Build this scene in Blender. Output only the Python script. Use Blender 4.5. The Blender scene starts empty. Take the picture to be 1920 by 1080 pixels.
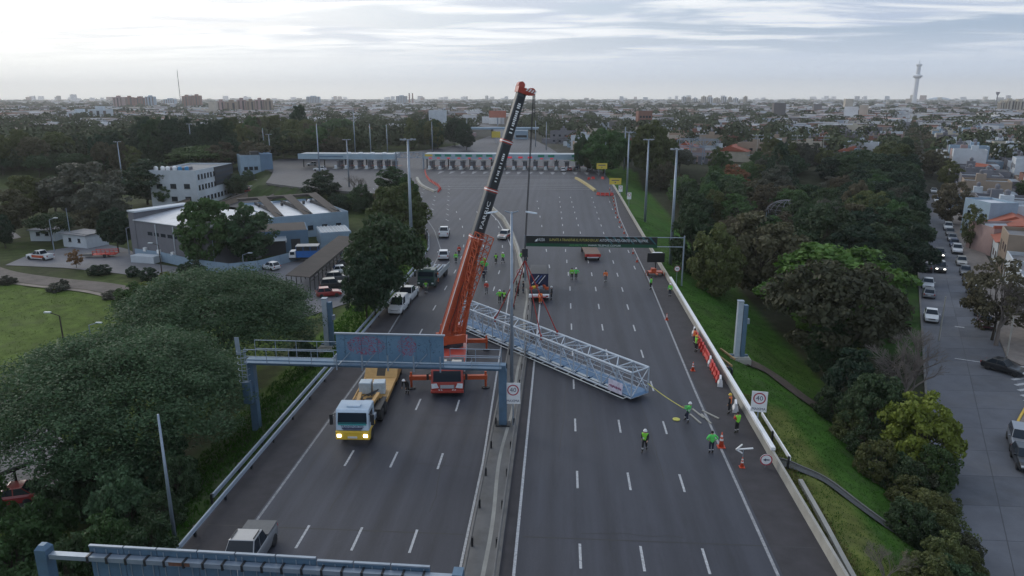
import bpy, bmesh, math, random
from mathutils import Vector, Matrix
R = math.radians
random.seed(7)
S = bpy.context.scene
COL = S.collection

# ------------------------------------------------------------------ camera
F, HOR, VPX, H = 1350., 184., 1055., 25.          # pixels of the 1920 px wide photograph; metres above the road
TH = math.atan((540 - HOR) / F)                    # downward tilt
PSI = math.atan((VPX - 960) / F * math.cos(TH))    # turned left of the road's direction (+Y)
cd = bpy.data.cameras.new('camera'); cam = bpy.data.objects.new('camera', cd); COL.objects.link(cam)
cd.sensor_width = 36; cd.lens = F / 1920 * 36; cd.clip_start = .5; cd.clip_end = 40000
cam.location = (0, 0, H); cam.rotation_euler = (math.pi / 2 - TH, 0, PSI)
S.camera = cam

# ------------------------------------------------------------------ sky, sun, exposure
SUN_AZ, SUN_EL = R(-50), R(20)                     # azimuth clockwise from +Y, elevation
sdir = Vector((math.sin(SUN_AZ) * math.cos(SUN_EL), math.cos(SUN_AZ) * math.cos(SUN_EL), math.sin(SUN_EL)))
W = bpy.data.worlds.new('World'); S.world = W; W.use_nodes = True
nt = W.node_tree; nt.nodes.clear()
def nd(t, **k):
    n = nt.nodes.new(t)
    for a, b in k.items(): setattr(n, a, b)
    return n
def lk(a, b): nt.links.new(a, b)
def mth(op, a, b=None, c=None, clamp=False):
    n = nd('ShaderNodeMath', operation=op); n.use_clamp = clamp
    for i, v in enumerate((a, b, c)):
        if v is None: continue
        if isinstance(v, (int, float)): n.inputs[i].default_value = v
        else: lk(v, n.inputs[i])
    return n.outputs[0]
def mixc(f, a, b):
    n = nd('ShaderNodeMix', data_type='RGBA')
    for i, v in ((0, f), (6, a), (7, b)):
        if isinstance(v, (int, float)): n.inputs[i].default_value = v
        elif isinstance(v, tuple): n.inputs[i].default_value = (*v, 1)
        else: lk(v, n.inputs[i])
    return n.outputs[2]
def ramp01(v, a, b): 
    n = nd('ShaderNodeMapRange', interpolation_type='SMOOTHSTEP'); lk(v, n.inputs[0])
    n.inputs[1].default_value = a; n.inputs[2].default_value = b
    return n.outputs[0]
sky = nd('ShaderNodeTexSky', sky_type='NISHITA'); sky.sun_disc = False
sky.sun_elevation = SUN_EL; sky.sun_rotation = SUN_AZ; sky.air_density = 1.2; sky.dust_density = 2.0; sky.altitude = 30
tc = nd('ShaderNodeTexCoord'); sx = nd('ShaderNodeSeparateXYZ'); lk(tc.outputs['Generated'], sx.inputs[0])
zz = mth('MAXIMUM', sx.outputs[2], 0.0)
inv = mth('DIVIDE', 1.0, mth('ADD', zz, 0.045))
cb = nd('ShaderNodeCombineXYZ'); lk(mth('MULTIPLY', sx.outputs[0], inv), cb.inputs[0]); lk(mth('MULTIPLY', sx.outputs[1], inv), cb.inputs[1])
def cnoise(scale, loc, st, detail=9, rough=.58, dist=.5):
    mp = nd('ShaderNodeMapping'); lk(cb.outputs[0], mp.inputs[0]); mp.inputs[1].default_value = loc; mp.inputs[3].default_value = st; mp.inputs[2].default_value = (0, 0, R(8))
    n = nd('ShaderNodeTexNoise'); lk(mp.outputs[0], n.inputs[0]); n.inputs['Scale'].default_value = scale; n.inputs['Detail'].default_value = detail
    n.inputs['Roughness'].default_value = rough; n.inputs['Distortion'].default_value = dist
    return n.outputs[0]
streak = cnoise(1.0, (3.1, 1.7, 0), (.42, .9, 1))
big = cnoise(.32, (1.3, 4.2, 0), (.5, 1, 1), detail=3)
dv = nd('ShaderNodeVectorMath', operation='DOT_PRODUCT'); lk(tc.outputs['Generated'], dv.inputs[0]); dv.inputs[1].default_value = sdir
glow = mth('POWER', mth('MAXIMUM', dv.outputs['Value'], 0.0), 3.5)
cover = mth('ADD', mth('MULTIPLY', streak, .85), mth('MULTIPLY', big, .45))
cover = mth('ADD', cover, mth('MULTIPLY', glow, .10))
mask = ramp01(cover, .58, .71)
SKY = 13.2
gap = mixc(.62, sky.outputs[0], (.34 * SKY, .48 * SKY, .72 * SKY))             # veil of thin cloud over the blue
dark = mixc(glow, (.40 * SKY, .48 * SKY, .62 * SKY), (1.0 * SKY, .99 * SKY, .96 * SKY))
lite = mixc(glow, (.74 * SKY, .775 * SKY, .82 * SKY), (1.5 * SKY, 1.48 * SKY, 1.4 * SKY))
cl = mixc(ramp01(cnoise(1.7, (7, 2, 0), (.4, 1.0, 1)), .38, .62), dark, lite)
deck = mixc(mask, mixc(glow, gap, (1.05 * SKY, 1.05 * SKY, 1.03 * SKY)), cl)
hz = mixc(glow, (.52 * SKY, .60 * SKY, .72 * SKY), (1.15 * SKY, 1.13 * SKY, 1.05 * SKY))   # milky band near the horizon
hz2 = mixc(ramp01(zz, .0, .03), mixc(glow, (.78 * SKY, .79 * SKY, .78 * SKY), (1.2 * SKY, 1.16 * SKY, 1.02 * SKY)), hz)
skyc = mixc(ramp01(zz, .03, .085), hz2, deck)
bg = nd('ShaderNodeBackground'); lk(skyc, bg.inputs[0]); bg.inputs[1].default_value = 0.1
out = nd('ShaderNodeOutputWorld'); lk(bg.outputs[0], out.inputs[0])

sl = bpy.data.lights.new('sun', 'SUN'); sl.energy = 0.85; sl.angle = R(14); sl.color = (1, .94, .86)
so = bpy.data.objects.new('sun', sl); COL.objects.link(so); so.location = (0, 0, 300)
so.rotation_euler = (-sdir).to_track_quat('-Z', 'Y').to_euler()

vs = S.view_settings; vs.view_transform = 'Standard'; vs.look = 'None'; vs.gamma = 1; vs.exposure = -0.1; vs.use_curve_mapping = False
S.render.engine = 'CYCLES'
cy = S.cycles; cy.max_bounces = 4; cy.diffuse_bounces = 2; cy.glossy_bounces = 2; cy.transmission_bounces = 2; cy.volume_bounces = 1; cy.transparent_max_bounces = 4
cy.use_denoising = True; cy.sample_clamp_indirect = 4; cy.caustics_reflective = False; cy.caustics_refractive = False
HAZE = 1.15e-4

# ------------------------------------------------------------------ from a pixel of the photograph to a place on level ground
_c, _s = math.cos(PSI), math.sin(PSI)
AX_R = Vector((_c, _s, 0)); AX_F = Vector((-_s * math.cos(TH), _c * math.cos(TH), -math.sin(TH))); AX_U = Vector((-_s * math.sin(TH), _c * math.sin(TH), math.cos(TH)))
def P(px, py, z=0.):
    d = AX_F + AX_R * ((px - 960) / F) + AX_U * ((540 - py) / F)
    t = (z - H) / d.z
    return d.x * t, d.y * t
def PV(px, py, z=0.): x, y = P(px, py, z); return Vector((x, y, z))
def proj(x, y, z):
    d = Vector((x, y, z - H)); f = d.dot(AX_F)
    return 960 + F * d.dot(AX_R) / f, 540 - F * d.dot(AX_U) / f, f
def zat(x, y, py):
    lo, hi = -12., 500.
    for _ in range(40):
        m = (lo + hi) / 2
        q = proj(x, y, m)
        if q[2] > .5 and q[1] > py: lo = m
        else: hi = m
    return lo
def sstep(t): t = max(0., min(1., t)); return t * t * (3 - 2 * t)
def lerp(a, b, t): return a + (b - a) * t
def interp(tab, y):
    if y <= tab[0][0]: return tab[0][1]
    for (a, va), (b, vb) in zip(tab, tab[1:]):
        if y <= b: return va + (vb - va) * (y - a) / (b - a)
    return tab[-1][1]

# ------------------------------------------------------------------ materials
MATS = {}
def mat(name, col, rough=.6, metal=0., var=.12, scale=3., bump=0., bscale=30., emit=None, coat=0., spec=.5, rand=0., hue=0., trans=0., coord='Object', vcol=None, dirt=0., wear=None):
    if name in MATS: return MATS[name]
    m = bpy.data.materials.new(name); m.use_nodes = True; MATS[name] = m
    t = m.node_tree; b = t.nodes['Principled BSDF']; L = t.links.new
    b.inputs['Roughness'].default_value = rough; b.inputs['Metallic'].default_value = metal
    b.inputs['Specular IOR Level'].default_value = spec; b.inputs['Coat Weight'].default_value = coat
    m.diffuse_color = (*col, 1)
    tcn = t.nodes.new('ShaderNodeTexCoord')
    n = t.nodes.new('ShaderNodeTexNoise'); n.inputs['Scale'].default_value = scale; n.inputs['Detail'].default_value = 6; n.inputs['Roughness'].default_value = .65
    L(tcn.outputs[coord], n.inputs[0])
    mr = t.nodes.new('ShaderNodeMapRange'); L(n.outputs[0], mr.inputs[0])
    mr.inputs[1].default_value = .3; mr.inputs[2].default_value = .7; mr.inputs[3].default_value = 1 - var; mr.inputs[4].default_value = 1 + var
    val = mr.outputs[0]
    hs = t.nodes.new('ShaderNodeHueSaturation'); hs.inputs['Color'].default_value = (*col, 1)
    if vcol:
        at = t.nodes.new('ShaderNodeVertexColor'); at.layer_name = vcol; L(at.outputs[0], hs.inputs['Color'])
    if rand or hue:
        oi = t.nodes.new('ShaderNodeObjectInfo')
        r2 = t.nodes.new('ShaderNodeMapRange'); L(oi.outputs['Random'], r2.inputs[0]); r2.inputs[3].default_value = 1 - rand; r2.inputs[4].default_value = 1 + rand
        mm = t.nodes.new('ShaderNodeMath'); mm.operation = 'MULTIPLY'; L(val, mm.inputs[0]); L(r2.outputs[0], mm.inputs[1]); val = mm.outputs[0]
        wn = t.nodes.new('ShaderNodeTexWhiteNoise'); wn.noise_dimensions = '1D'; L(oi.outputs['Random'], wn.inputs['W'])
        r3 = t.nodes.new('ShaderNodeMapRange'); L(wn.outputs[0], r3.inputs[0]); r3.inputs[3].default_value = .5 - hue; r3.inputs[4].default_value = .5 + hue; L(r3.outputs[0], hs.inputs['Hue'])
    L(val, hs.inputs['Value'])
    colo = hs.outputs[0]
    if dirt:
        n2 = t.nodes.new('ShaderNodeTexNoise'); n2.inputs['Scale'].default_value = scale * .35; n2.inputs['Detail'].default_value = 8; n2.inputs['Roughness'].default_value = .7
        L(tcn.outputs[coord], n2.inputs[0])
        r4 = t.nodes.new('ShaderNodeMapRange'); L(n2.outputs[0], r4.inputs[0]); r4.inputs[1].default_value = .5; r4.inputs[2].default_value = .75; r4.inputs[4].default_value = dirt
        mx = t.nodes.new('ShaderNodeMix'); mx.data_type = 'RGBA'; L(r4.outputs[0], mx.inputs[0]); L(colo, mx.inputs[6]); mx.inputs[7].default_value = (.09, .08, .065, 1); colo = mx.outputs[2]
    if wear:
        n3 = t.nodes.new('ShaderNodeTexNoise'); n3.inputs['Scale'].default_value = 7; n3.inputs['Detail'].default_value = 8; n3.inputs['Roughness'].default_value = .8; gm = t.nodes.new('ShaderNodeNewGeometry'); L(gm.outputs['Position'], n3.inputs[0])
        r5 = t.nodes.new('ShaderNodeMapRange'); L(n3.outputs[0], r5.inputs[0]); r5.inputs[1].default_value = .46; r5.inputs[2].default_value = .64; r5.inputs[4].default_value = wear
        mx3 = t.nodes.new('ShaderNodeMix'); mx3.data_type = 'RGBA'; L(r5.outputs[0], mx3.inputs[0]); L(colo, mx3.inputs[6]); mx3.inputs[7].default_value = (.06, .062, .07, 1); colo = mx3.outputs[2]
    L(colo, b.inputs['Base Color'])
    if bump:
        nb = t.nodes.new('ShaderNodeTexNoise'); nb.inputs['Scale'].default_value = bscale; nb.inputs['Detail'].default_value = 5; L(tcn.outputs[coord], nb.inputs[0])
        bp = t.nodes.new('ShaderNodeBump'); bp.inputs['Strength'].default_value = bump; bp.inputs['Distance'].default_value = .05; L(nb.outputs[0], bp.inputs['Height']); L(bp.outputs[0], b.inputs['Normal'])
    if emit: b.inputs['Emission Color'].default_value = (*emit[0], 1); b.inputs['Emission Strength'].default_value = emit[1]
    if trans:   # thin leaf: some light passes through
        tr = t.nodes.new('ShaderNodeBsdfTranslucent'); L(colo, tr.inputs[0]); mxs = t.nodes.new('ShaderNodeMixShader'); mxs.inputs[0].default_value = trans
        L(b.outputs[0], mxs.inputs[1]); L(tr.outputs[0], mxs.inputs[2]); L(mxs.outputs[0], t.nodes['Material Output'].inputs[0])
    return m

# ------------------------------------------------------------------ mesh builder
class MB:
    def __init__(s): s.v = []; s.f = []; s.mi = []; s.cur = 0
    def add(s, vs, fs):
        o = len(s.v); s.v += [tuple(p) for p in vs]; s.f += [tuple(i + o for i in f) for f in fs]; s.mi += [s.cur] * len(fs); return s
    def box(s, x0, x1, y0, y1, z0, z1, M=None, taper=0., top=None):
        if x0 > x1: x0, x1 = x1, x0
        if y0 > y1: y0, y1 = y1, y0
        tx = taper if top is None else top[0]; ty = taper if top is None else top[1]
        vs = [(x0, y0, z0), (x1, y0, z0), (x1, y1, z0), (x0, y1, z0), (x0 + tx, y0 + ty, z1), (x1 - tx, y0 + ty, z1), (x1 - tx, y1 - ty, z1), (x0 + tx, y1 - ty, z1)]
        if M is not None: vs = [M @ Vector(p) for p in vs]
        return s.add(vs, [(3, 2, 1, 0), (4, 5, 6, 7), (0, 1, 5, 4), (1, 2, 6, 5), (2, 3, 7, 6), (3, 0, 4, 7)])
    def cbox(s, c, sz, M=None):
        return s.box(c[0] - sz[0] / 2, c[0] + sz[0] / 2, c[1] - sz[1] / 2, c[1] + sz[1] / 2, c[2] - sz[2] / 2, c[2] + sz[2] / 2, M)
    def bar(s, a, b, w, h=None, up=(0, 0, 1)):
        a, b = Vector(a), Vector(b); d = b - a; L = d.length
        if L < 1e-6: return s
        d /= L; u = Vector(up)
        if abs(d.dot(u)) > .98: u = Vector((0, 1, 0))
        x = d.cross(u).normalized(); u = x.cross(d); h = h or w
        x *= w / 2; u *= h / 2
        vs = [a - x - u, a + x - u, a + x + u, a - x + u, b - x - u, b + x - u, b + x + u, b - x + u]
        return s.add(vs, [(0, 1, 2, 3), (7, 6, 5, 4), (1, 0, 4, 5), (2, 1, 5, 6), (3, 2, 6, 7), (0, 3, 7, 4)])
    def tube(s, a, b, r0, r1=None, n=8, caps=True):
        a, b = Vector(a), Vector(b); r1 = r0 if r1 is None else r1; d = (b - a)
        if d.length < 1e-6: return s
        d.normalize(); u = Vector((0, 0, 1)) if abs(d.z) < .9 else Vector((1, 0, 0)); x = d.cross(u).normalized(); y = x.cross(d)
        ring = [(math.cos(2 * math.pi * i / n), math.sin(2 * math.pi * i / n)) for i in range(n)]
        vs = [a + x * (c * r0) + y * (q * r0) for c, q in ring] + [b + x * (c * r1) + y * (q * r1) for c, q in ring]
        fs = [(i, i + n, (i + 1) % n + n, (i + 1) % n) for i in range(n)]
        if caps: fs += [tuple(range(n)), tuple(range(2 * n - 1, n - 1, -1))]
        return s.add(vs, fs)
    def path(s, pts, r, n=6):
        for a, b in zip(pts, pts[1:]): s.tube(a, b, r, n=n)
        return s
    def prism(s, poly, z0, z1, M=None):
        n = len(poly); ar = sum(poly[i][0] * poly[(i + 1) % n][1] - poly[(i + 1) % n][0] * poly[i][1] for i in range(n))
        if ar < 0: poly = poly[::-1]
        vs = [Vector((p[0], p[1], z0)) for p in poly] + [Vector((p[0], p[1], z1)) for p in poly]
        if M is not None: vs = [M @ p for p in vs]
        return s.add(vs, [tuple(range(n - 1, -1, -1)), tuple(range(n, 2 * n))] + [(i, (i + 1) % n, (i + 1) % n + n, i + n) for i in range(n)])
    def loft(s, secs, cap=True):
        n = len(secs[0]); vs = [p for q in secs for p in q]; fs = []
        for k in range(len(secs) - 1):
            for i in range(n):
                j = (i + 1) % n; fs.append((k * n + i, k * n + j, (k + 1) * n + j, (k + 1) * n + i))
        if cap: fs += [tuple(range(n - 1, -1, -1)), tuple(range((len(secs) - 1) * n, len(secs) * n))]
        return s.add(vs, fs)
    def quad(s, a, b, c, d): return s.add([a, b, c, d], [(0, 1, 2, 3)])
    def slab(s, a, b, c, d, t=.02):       # a thin plate, front face a b c d (ccw seen from the front)
        a, b, c, d = map(Vector, (a, b, c, d)); n = (b - a).cross(c - a).normalized() * t
        return s.add([a, b, c, d, a - n, b - n, c - n, d - n], [(0, 1, 2, 3), (7, 6, 5, 4), (1, 0, 4, 5), (2, 1, 5, 6), (3, 2, 6, 7), (0, 3, 7, 4)])
    def lathe(s, prof, n=12, M=None):     # profile of (r, z)
        secs = []
        for r, z in prof:
            q = [Vector((r * math.cos(2 * math.pi * i / n), r * math.sin(2 * math.pi * i / n), z)) for i in range(n)]
            secs.append([M @ p for p in q] if M is not None else q)
        return s.loft(secs)
    def mesh(s, name, mats, smooth=False):
        me = bpy.data.meshes.new(name); me.from_pydata(s.v, [], s.f)
        for m in (mats if isinstance(mats, (list, tuple)) else [mats]): me.materials.append(m)
        if len(me.materials) > 1: me.polygons.foreach_set('material_index', s.mi)
        if smooth: me.polygons.foreach_set('use_smooth', [True] * len(me.polygons))
        me.update(); return me
    def build(s, name, mats, parent=None, smooth=False, bevel=0., loc=None):
        o = bpy.data.objects.new(name, s.mesh(name, mats, smooth)); COL.objects.link(o)
        if parent is not None: o.parent = parent
        if loc is not None: o.location = loc
        if bevel:
            m = o.modifiers.new('bevel', 'BEVEL'); m.width = bevel; m.segments = 2; m.limit_method = 'ANGLE'; m.harden_normals = False
        return o
def tag(o, label=None, cat=None, group=None, kind=None):
    if label: o['label'] = label
    if cat: o['category'] = cat
    if group: o['group'] = group
    if kind: o['kind'] = kind
    return o
def thing(name, label, cat, loc=(0, 0, 0), rz=0., group=None):
    o = bpy.data.objects.new(name, None); COL.objects.link(o); o.location = loc; o.rotation_euler = (0, 0, rz); o.empty_display_size = .2
    return tag(o, label, cat, group)
def dup(root, loc=None, rz=None, label=None, group=None, mats=None, scale=None):
    def cp(o, par):
        c = o.copy(); COL.objects.link(c); c.parent = par
        if mats and o.type == 'MESH':
            for i, sl_ in enumerate(c.material_slots):
                mm = o.data.materials[i]
                if mm and mm.name in mats: sl_.link = 'OBJECT'; sl_.material = mats[mm.name]
        for ch in KIDS.get(o.name, ()): cp(ch, c)
        return c
    if root.name not in SEEN:
        SEEN.add(root.name)
        def idx(o):
            KIDS[o.name] = list(o.children)
            for ch in o.children: idx(ch)
        idx(root)
    c = cp(root, None)
    if loc is not None: c.location = loc
    if rz is not None: c.rotation_euler = (0, 0, rz)
    if scale is not None: c.scale = scale
    if label: c['label'] = label
    if group: c['group'] = group
    return c
KIDS = {}; SEEN = set()
_dg = None
def text(string, size, m, name, parent, M, ext=.004, align='CENTER', width=None):
    cu = bpy.data.curves.new('t', 'FONT'); cu.body = string; cu.size = size; cu.align_x = align; cu.align_y = 'CENTER'; cu.extrude = ext; cu.resolution_u = 2
    to = bpy.data.objects.new('t', cu); COL.objects.link(to)
    me = bpy.data.meshes.new_from_object(to.evaluated_get(bpy.context.evaluated_depsgraph_get()))
    bpy.data.objects.remove(to); bpy.data.curves.remove(cu)
    if width:
        xs = [v.co.x for v in me.vertices]; k = width / (max(xs) - min(xs)); me.transform(Matrix.Diagonal((k, 1, 1, 1)))
    me.transform(M); me.name = name; me.materials.clear(); me.materials.append(m)
    o = bpy.data.objects.new(name, me); COL.objects.link(o); o.parent = parent
    return o

# ------------------------------------------------------------------ shared materials
M_asph = mat('asphalt', (.044, .046, .055), rough=.62, var=.10, scale=.35, bump=.25, bscale=14, dirt=0.)
M_paint = mat('road_paint', (.47, .48, .50), rough=.6, var=.2, scale=6, wear=.75)
M_paintw = mat('worn_paint', (.26, .265, .28), rough=.7, var=.3, scale=2.5, wear=.8)
M_conc = mat('concrete', (.15, .146, .142), rough=.85, var=.16, scale=1.2, dirt=.6)
M_concl = mat('pale_concrete', (.34, .33, .30), rough=.85, var=.14, scale=.8, dirt=.35)
M_galv = mat('galvanised_steel', (.27, .32, .385), rough=.42, metal=.4, var=.10, scale=2)
M_bluesteel = mat('blue_grey_steel', (.095, .165, .245), rough=.5, metal=.25, var=.14, scale=1.5, dirt=.25)
M_dark = mat('dark_rubber', (.018, .018, .02), rough=.8, var=.2)
M_blk = mat('black_metal', (.02, .021, .024), rough=.5, var=.1)
M_glass = mat('window_glass', (.016, .024, .034), rough=.10, var=.05, spec=.32)
M_white = mat('white_paint', (.78, .79, .80), rough=.45, var=.05, scale=1)
M_red = mat('red_paint', (.50, .045, .035), rough=.45, var=.1)
M_orange = mat('orange_paint', (.43, .078, .026), rough=.45, var=.10, scale=2, dirt=.12)
M_yellow = mat('yellow_paint', (.72, .47, .05), rough=.45, var=.08, dirt=.1)
M_plate = mat('number_plate', (.6, .6, .6), rough=.5)

# ------------------------------------------------------------------ ground
XL = [(-200, -21.7), (103, -21.7), (118, -22.4), (130, -24.6), (140, -27.6), (150, -30.5), (165, -34), (185, -38), (195, -56), (205, -76), (215, -90), (228, -94), (240, -98), (254, -103), (262, -118), (300, -119), (330, -84), (360, -68), (400, -58), (440, -52), (540, -47), (640, -62), (800, -112), (1000, -190)]
XR = [(-200, 15.7), (194, 15.7), (215, 15.6), (260, 14.6), (275, 11), (305, 3), (380, -6), (456, -17), (540, -34), (640, -49), (800, -98), (1000, -176)]
def base_z(y): return -5 + 4.7 * sstep((y - 240) / 32)
def ground_z(x, y):
    b = base_z(y); l, r = interp(XL, y), interp(XR, y)
    if y < -200: return b
    d = max(l - x, x - r); w = 11.5 if x > 0 else 8.5
    if d <= 0: return -.4
    t = min(1., max(0., (d - .9) / w)); t = .55 * t + .45 * sstep(t)
    return lerp(-.22, b, t)
def axis(a0, a1, step, far, back=None):
    v = []; a = a0
    while a <= a1: v.append(a); a += step
    s = step
    while v[-1] < far: s *= 1.16; v.append(min(far, v[-1] + s))
    s = step; lo = []; a = v[0]
    while a > -far: s *= 1.16; a = max(-far, a - s); lo.append(a)
    return lo[::-1] + v
gx = axis(-62, 66, 1.5, 11000); gy = axis(18, 262, 2.5, 11000)
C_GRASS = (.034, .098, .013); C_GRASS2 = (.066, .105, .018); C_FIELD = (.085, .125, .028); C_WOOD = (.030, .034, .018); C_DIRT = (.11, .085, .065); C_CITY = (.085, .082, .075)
def street_lx(y): return 31.8 + (y - 57.6) * .447
def gcol(x, y):
    l, r = interp(XL, y), interp(XR, y); n = math.sin(x * .31 + y * .17) * .5 + math.sin(x * .083 - y * .11 + 1.3) * .5
    if y < 330 and x > r - 1 and x < r + 13:
        c = Vector(C_GRASS).lerp(Vector(C_GRASS2), .25 + .25 * n)
        if x < r + 3.5 and y < 60: c = Vector(C_GRASS2).lerp(Vector((.16, .15, .05)), .45)
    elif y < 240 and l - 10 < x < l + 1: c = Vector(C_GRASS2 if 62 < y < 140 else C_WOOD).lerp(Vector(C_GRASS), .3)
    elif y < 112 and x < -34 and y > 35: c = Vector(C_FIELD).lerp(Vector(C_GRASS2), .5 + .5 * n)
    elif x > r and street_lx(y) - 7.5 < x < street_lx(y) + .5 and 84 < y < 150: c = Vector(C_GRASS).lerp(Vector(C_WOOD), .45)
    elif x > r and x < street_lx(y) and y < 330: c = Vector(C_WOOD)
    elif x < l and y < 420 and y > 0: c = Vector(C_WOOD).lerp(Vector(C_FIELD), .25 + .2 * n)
    elif y < 0: c = Vector(C_FIELD)
    else: c = Vector(C_CITY).lerp(Vector(C_WOOD), .45 + .3 * n)
    return (*c, 1)
gv = [(x, y, ground_z(x, y) + (0 if abs(x) > 400 else .06 * math.sin(x * 1.9) * math.sin(y * 1.7))) for y in gy for x in gx]
nx = len(gx); gf = [(j * nx + i, j * nx + i + 1, (j + 1) * nx + i + 1, (j + 1) * nx + i) for j in range(len(gy) - 1) for i in range(nx - 1)]
me = bpy.data.meshes.new('ground'); me.from_pydata(gv, [], gf)
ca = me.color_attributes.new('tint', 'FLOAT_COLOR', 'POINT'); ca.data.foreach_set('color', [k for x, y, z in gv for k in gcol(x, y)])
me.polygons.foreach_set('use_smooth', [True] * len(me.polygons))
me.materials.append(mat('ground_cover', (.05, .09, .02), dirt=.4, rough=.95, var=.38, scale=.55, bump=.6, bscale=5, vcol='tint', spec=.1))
ground = bpy.data.objects.new('ground', me); COL.objects.link(ground); tag(ground, kind='structure')

def sheet(name, pts, z, m, parent=None, dz=0.):          # flat polygon (list of xy)
    mb = MB(); n = len(pts); ar = sum(pts[i][0] * pts[(i + 1) % n][1] - pts[(i + 1) % n][0] * pts[i][1] for i in range(n))
    if ar < 0: pts = pts[::-1]
    mb.add([(p[0], p[1], z) for p in pts], [tuple(range(n))]); o = mb.build(name, m, parent)
    return o
def strip(mb, line, w0, w1, dz=.0, zf=None):              # ribbon along a line of xy points, offsets w0..w1 to the right
    vs = []
    for i, p in enumerate(line):
        a = Vector(line[max(0, i - 1)][:2]); b = Vector(line[min(len(line) - 1, i + 1)][:2]); d = (b - a).normalized(); n = Vector((d.y, -d.x))
        for w in (w0, w1):
            q = Vector(p[:2]) + n * w; vs.append((q.x, q.y, (zf(q.x, q.y) if zf else 0) + dz))
    mb.add(vs, [(2 * i, 2 * i + 1, 2 * i + 3, 2 * i + 2) for i in range(len(line) - 1)])

# ------------------------------------------------------------------ highway deck
ys = [-60 + 3 * k for k in range(360)]
mb = MB()
vs = []
for y in ys:
    l, r = interp(XL, y), interp(XR, y)
    for k in range(7): vs.append((lerp(l, r, k / 6), y, 0.))
mb.add(vs, [(7 * j + k, 7 * j + k + 1, 7 * j + k + 8, 7 * j + k + 7) for j in range(len(ys) - 1) for k in range(6)])
# asphalt with lane wear: long streaks along the road, patches and joints
m = bpy.data.materials.new('highway_asphalt'); m.use_nodes = True; t = m.node_tree; b = t.nodes['Principled BSDF']; L = t.links.new
tcn = t.nodes.new('ShaderNodeTexCoord')
def tnoise(st, sc, det=6, rg=.6):
    mp = t.nodes.new('ShaderNodeMapping'); L(tcn.outputs['Object'], mp.inputs[0]); mp.inputs[3].default_value = st
    n = t.nodes.new('ShaderNodeTexNoise'); L(mp.outputs[0], n.inputs[0]); n.inputs['Scale'].default_value = sc; n.inputs['Detail'].default_value = det; n.inputs['Roughness'].default_value = rg; return n.outputs[0]
def cr(v, stops):
    c = t.nodes.new('ShaderNodeValToRGB'); L(v, c.inputs[0])
    while len(c.color_ramp.elements) < len(stops): c.color_ramp.elements.new(.5)
    for e, (p, q) in zip(c.color_ramp.elements, stops): e.position = p; e.color = (*q, 1)
    return c.outputs[0]
def mulc(a, b_):
    x = t.nodes.new('ShaderNodeMix'); x.data_type = 'RGBA'; x.blend_type = 'MULTIPLY'; x.inputs[0].default_value = 1; L(a, x.inputs[6]); L(b_, x.inputs[7]); return x.outputs[2]
c1 = cr(tnoise((1.1, .02, 1), 1.0, 4), [(.3, (.031, .034, .046)), (.7, (.045, .049, .065))])
c2 = cr(tnoise((.06, .02, 1), 1.0, 3), [(.35, (.78, .76, .76)), (.65, (1.1, 1.1, 1.12))])
c3 = cr(tnoise((1, 1, 1), 9.0, 3, .8), [(.3, (.86, .86, .86)), (.7, (1.14, 1.14, 1.14))])
spx = t.nodes.new('ShaderNodeSeparateXYZ'); L(tcn.outputs['Object'], spx.inputs[0])
def tmm(op, a, b_):
    n = t.nodes.new('ShaderNodeMath'); n.operation = op
    for i, v in enumerate((a, b_)):
        if isinstance(v, (int, float)): n.inputs[i].default_value = v
        else: L(v, n.inputs[i])
    return n.outputs[0]
wob = tmm('ADD', spx.outputs[0], tmm('MULTIPLY', tnoise((.05, .03, 1), 1.0, 2), .9))
ph = tmm('ABSOLUTE', tmm('SUBTRACT', tmm('FRACT', tmm('DIVIDE', tmm('ADD', wob, 1.5), 3.42), 0), .5), 0)      # 0 at a lane's middle, .5 on its lines
c4 = cr(ph, [(.0, (.80, .80, .82)), (.10, (.92, .92, .93)), (.24, (1.10, 1.10, 1.10)), (.36, (1.0, 1.0, 1.0)), (.5, (.95, .95, .96))])
c5 = cr(tnoise((.9, .12, 1), .8, 7, .75), [(.32, (.72, .71, .72)), (.5, (1., 1., 1.)), (.72, (1.12, 1.12, 1.12))])
L(mulc(mulc(mulc(mulc(c1, c2), c3), c4), c5), b.inputs['Base Color']); b.inputs['Roughness'].default_value = .6; b.inputs['Specular IOR Level'].default_value = .45
bn = t.nodes.new('ShaderNodeBump'); bn.inputs['Strength'].default_value = .35; bn.inputs['Distance'].default_value = .02; L(tnoise((1, 1, 1), 18, 4), bn.inputs['Height']); L(bn.outputs[0], b.inputs['Normal'])
highway = mb.build('highway', m); tag(highway, kind='structure')
# side of the deck
for nm, T in (('deck_edge', XL), ('deck_edge', XR)):
    mb = MB(); pts = [(interp(T, y), y) for y in ys]
    vs = []
    for x, y in pts: vs += [(x, y, -.003), (x, y, -.6)]
    mb.add(vs, [(2 * i, 2 * i + 1, 2 * i + 3, 2 * i + 2) for i in range(len(pts) - 1)]); mb.build(nm, M_conc, highway)

# darker resurfaced shoulders
M_sh = mat('shoulder_asphalt', (.037, .034, .039), rough=.8, var=.25, scale=.8, bump=.3, bscale=20)
mb = MB(); vs = []
yy = [-60 + 3 * k for k in range(87)]
for y in yy: vs += [(12.35, y, .004), (15.25, y, .004)]
mb.add(vs, [(2 * i, 2 * i + 1, 2 * i + 3, 2 * i + 2) for i in range(len(yy) - 1)]); mb.build('right_shoulder', M_sh, highway)
mb = MB(); mb.quad((-21.3, -60, .004), (-18.45, -60, .004), (-18.45, 104, .004), (-21.3, 104, .004)); mb.build('left_shoulder', M_sh, highway)
mb = MB(); mb.quad((-2.75, -60, .004), (-2.15, -60, .004), (-2.4, 100, .004), (-3.1, 100, .004)); mb.build('median_shoulder', M_sh, highway)

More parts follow.
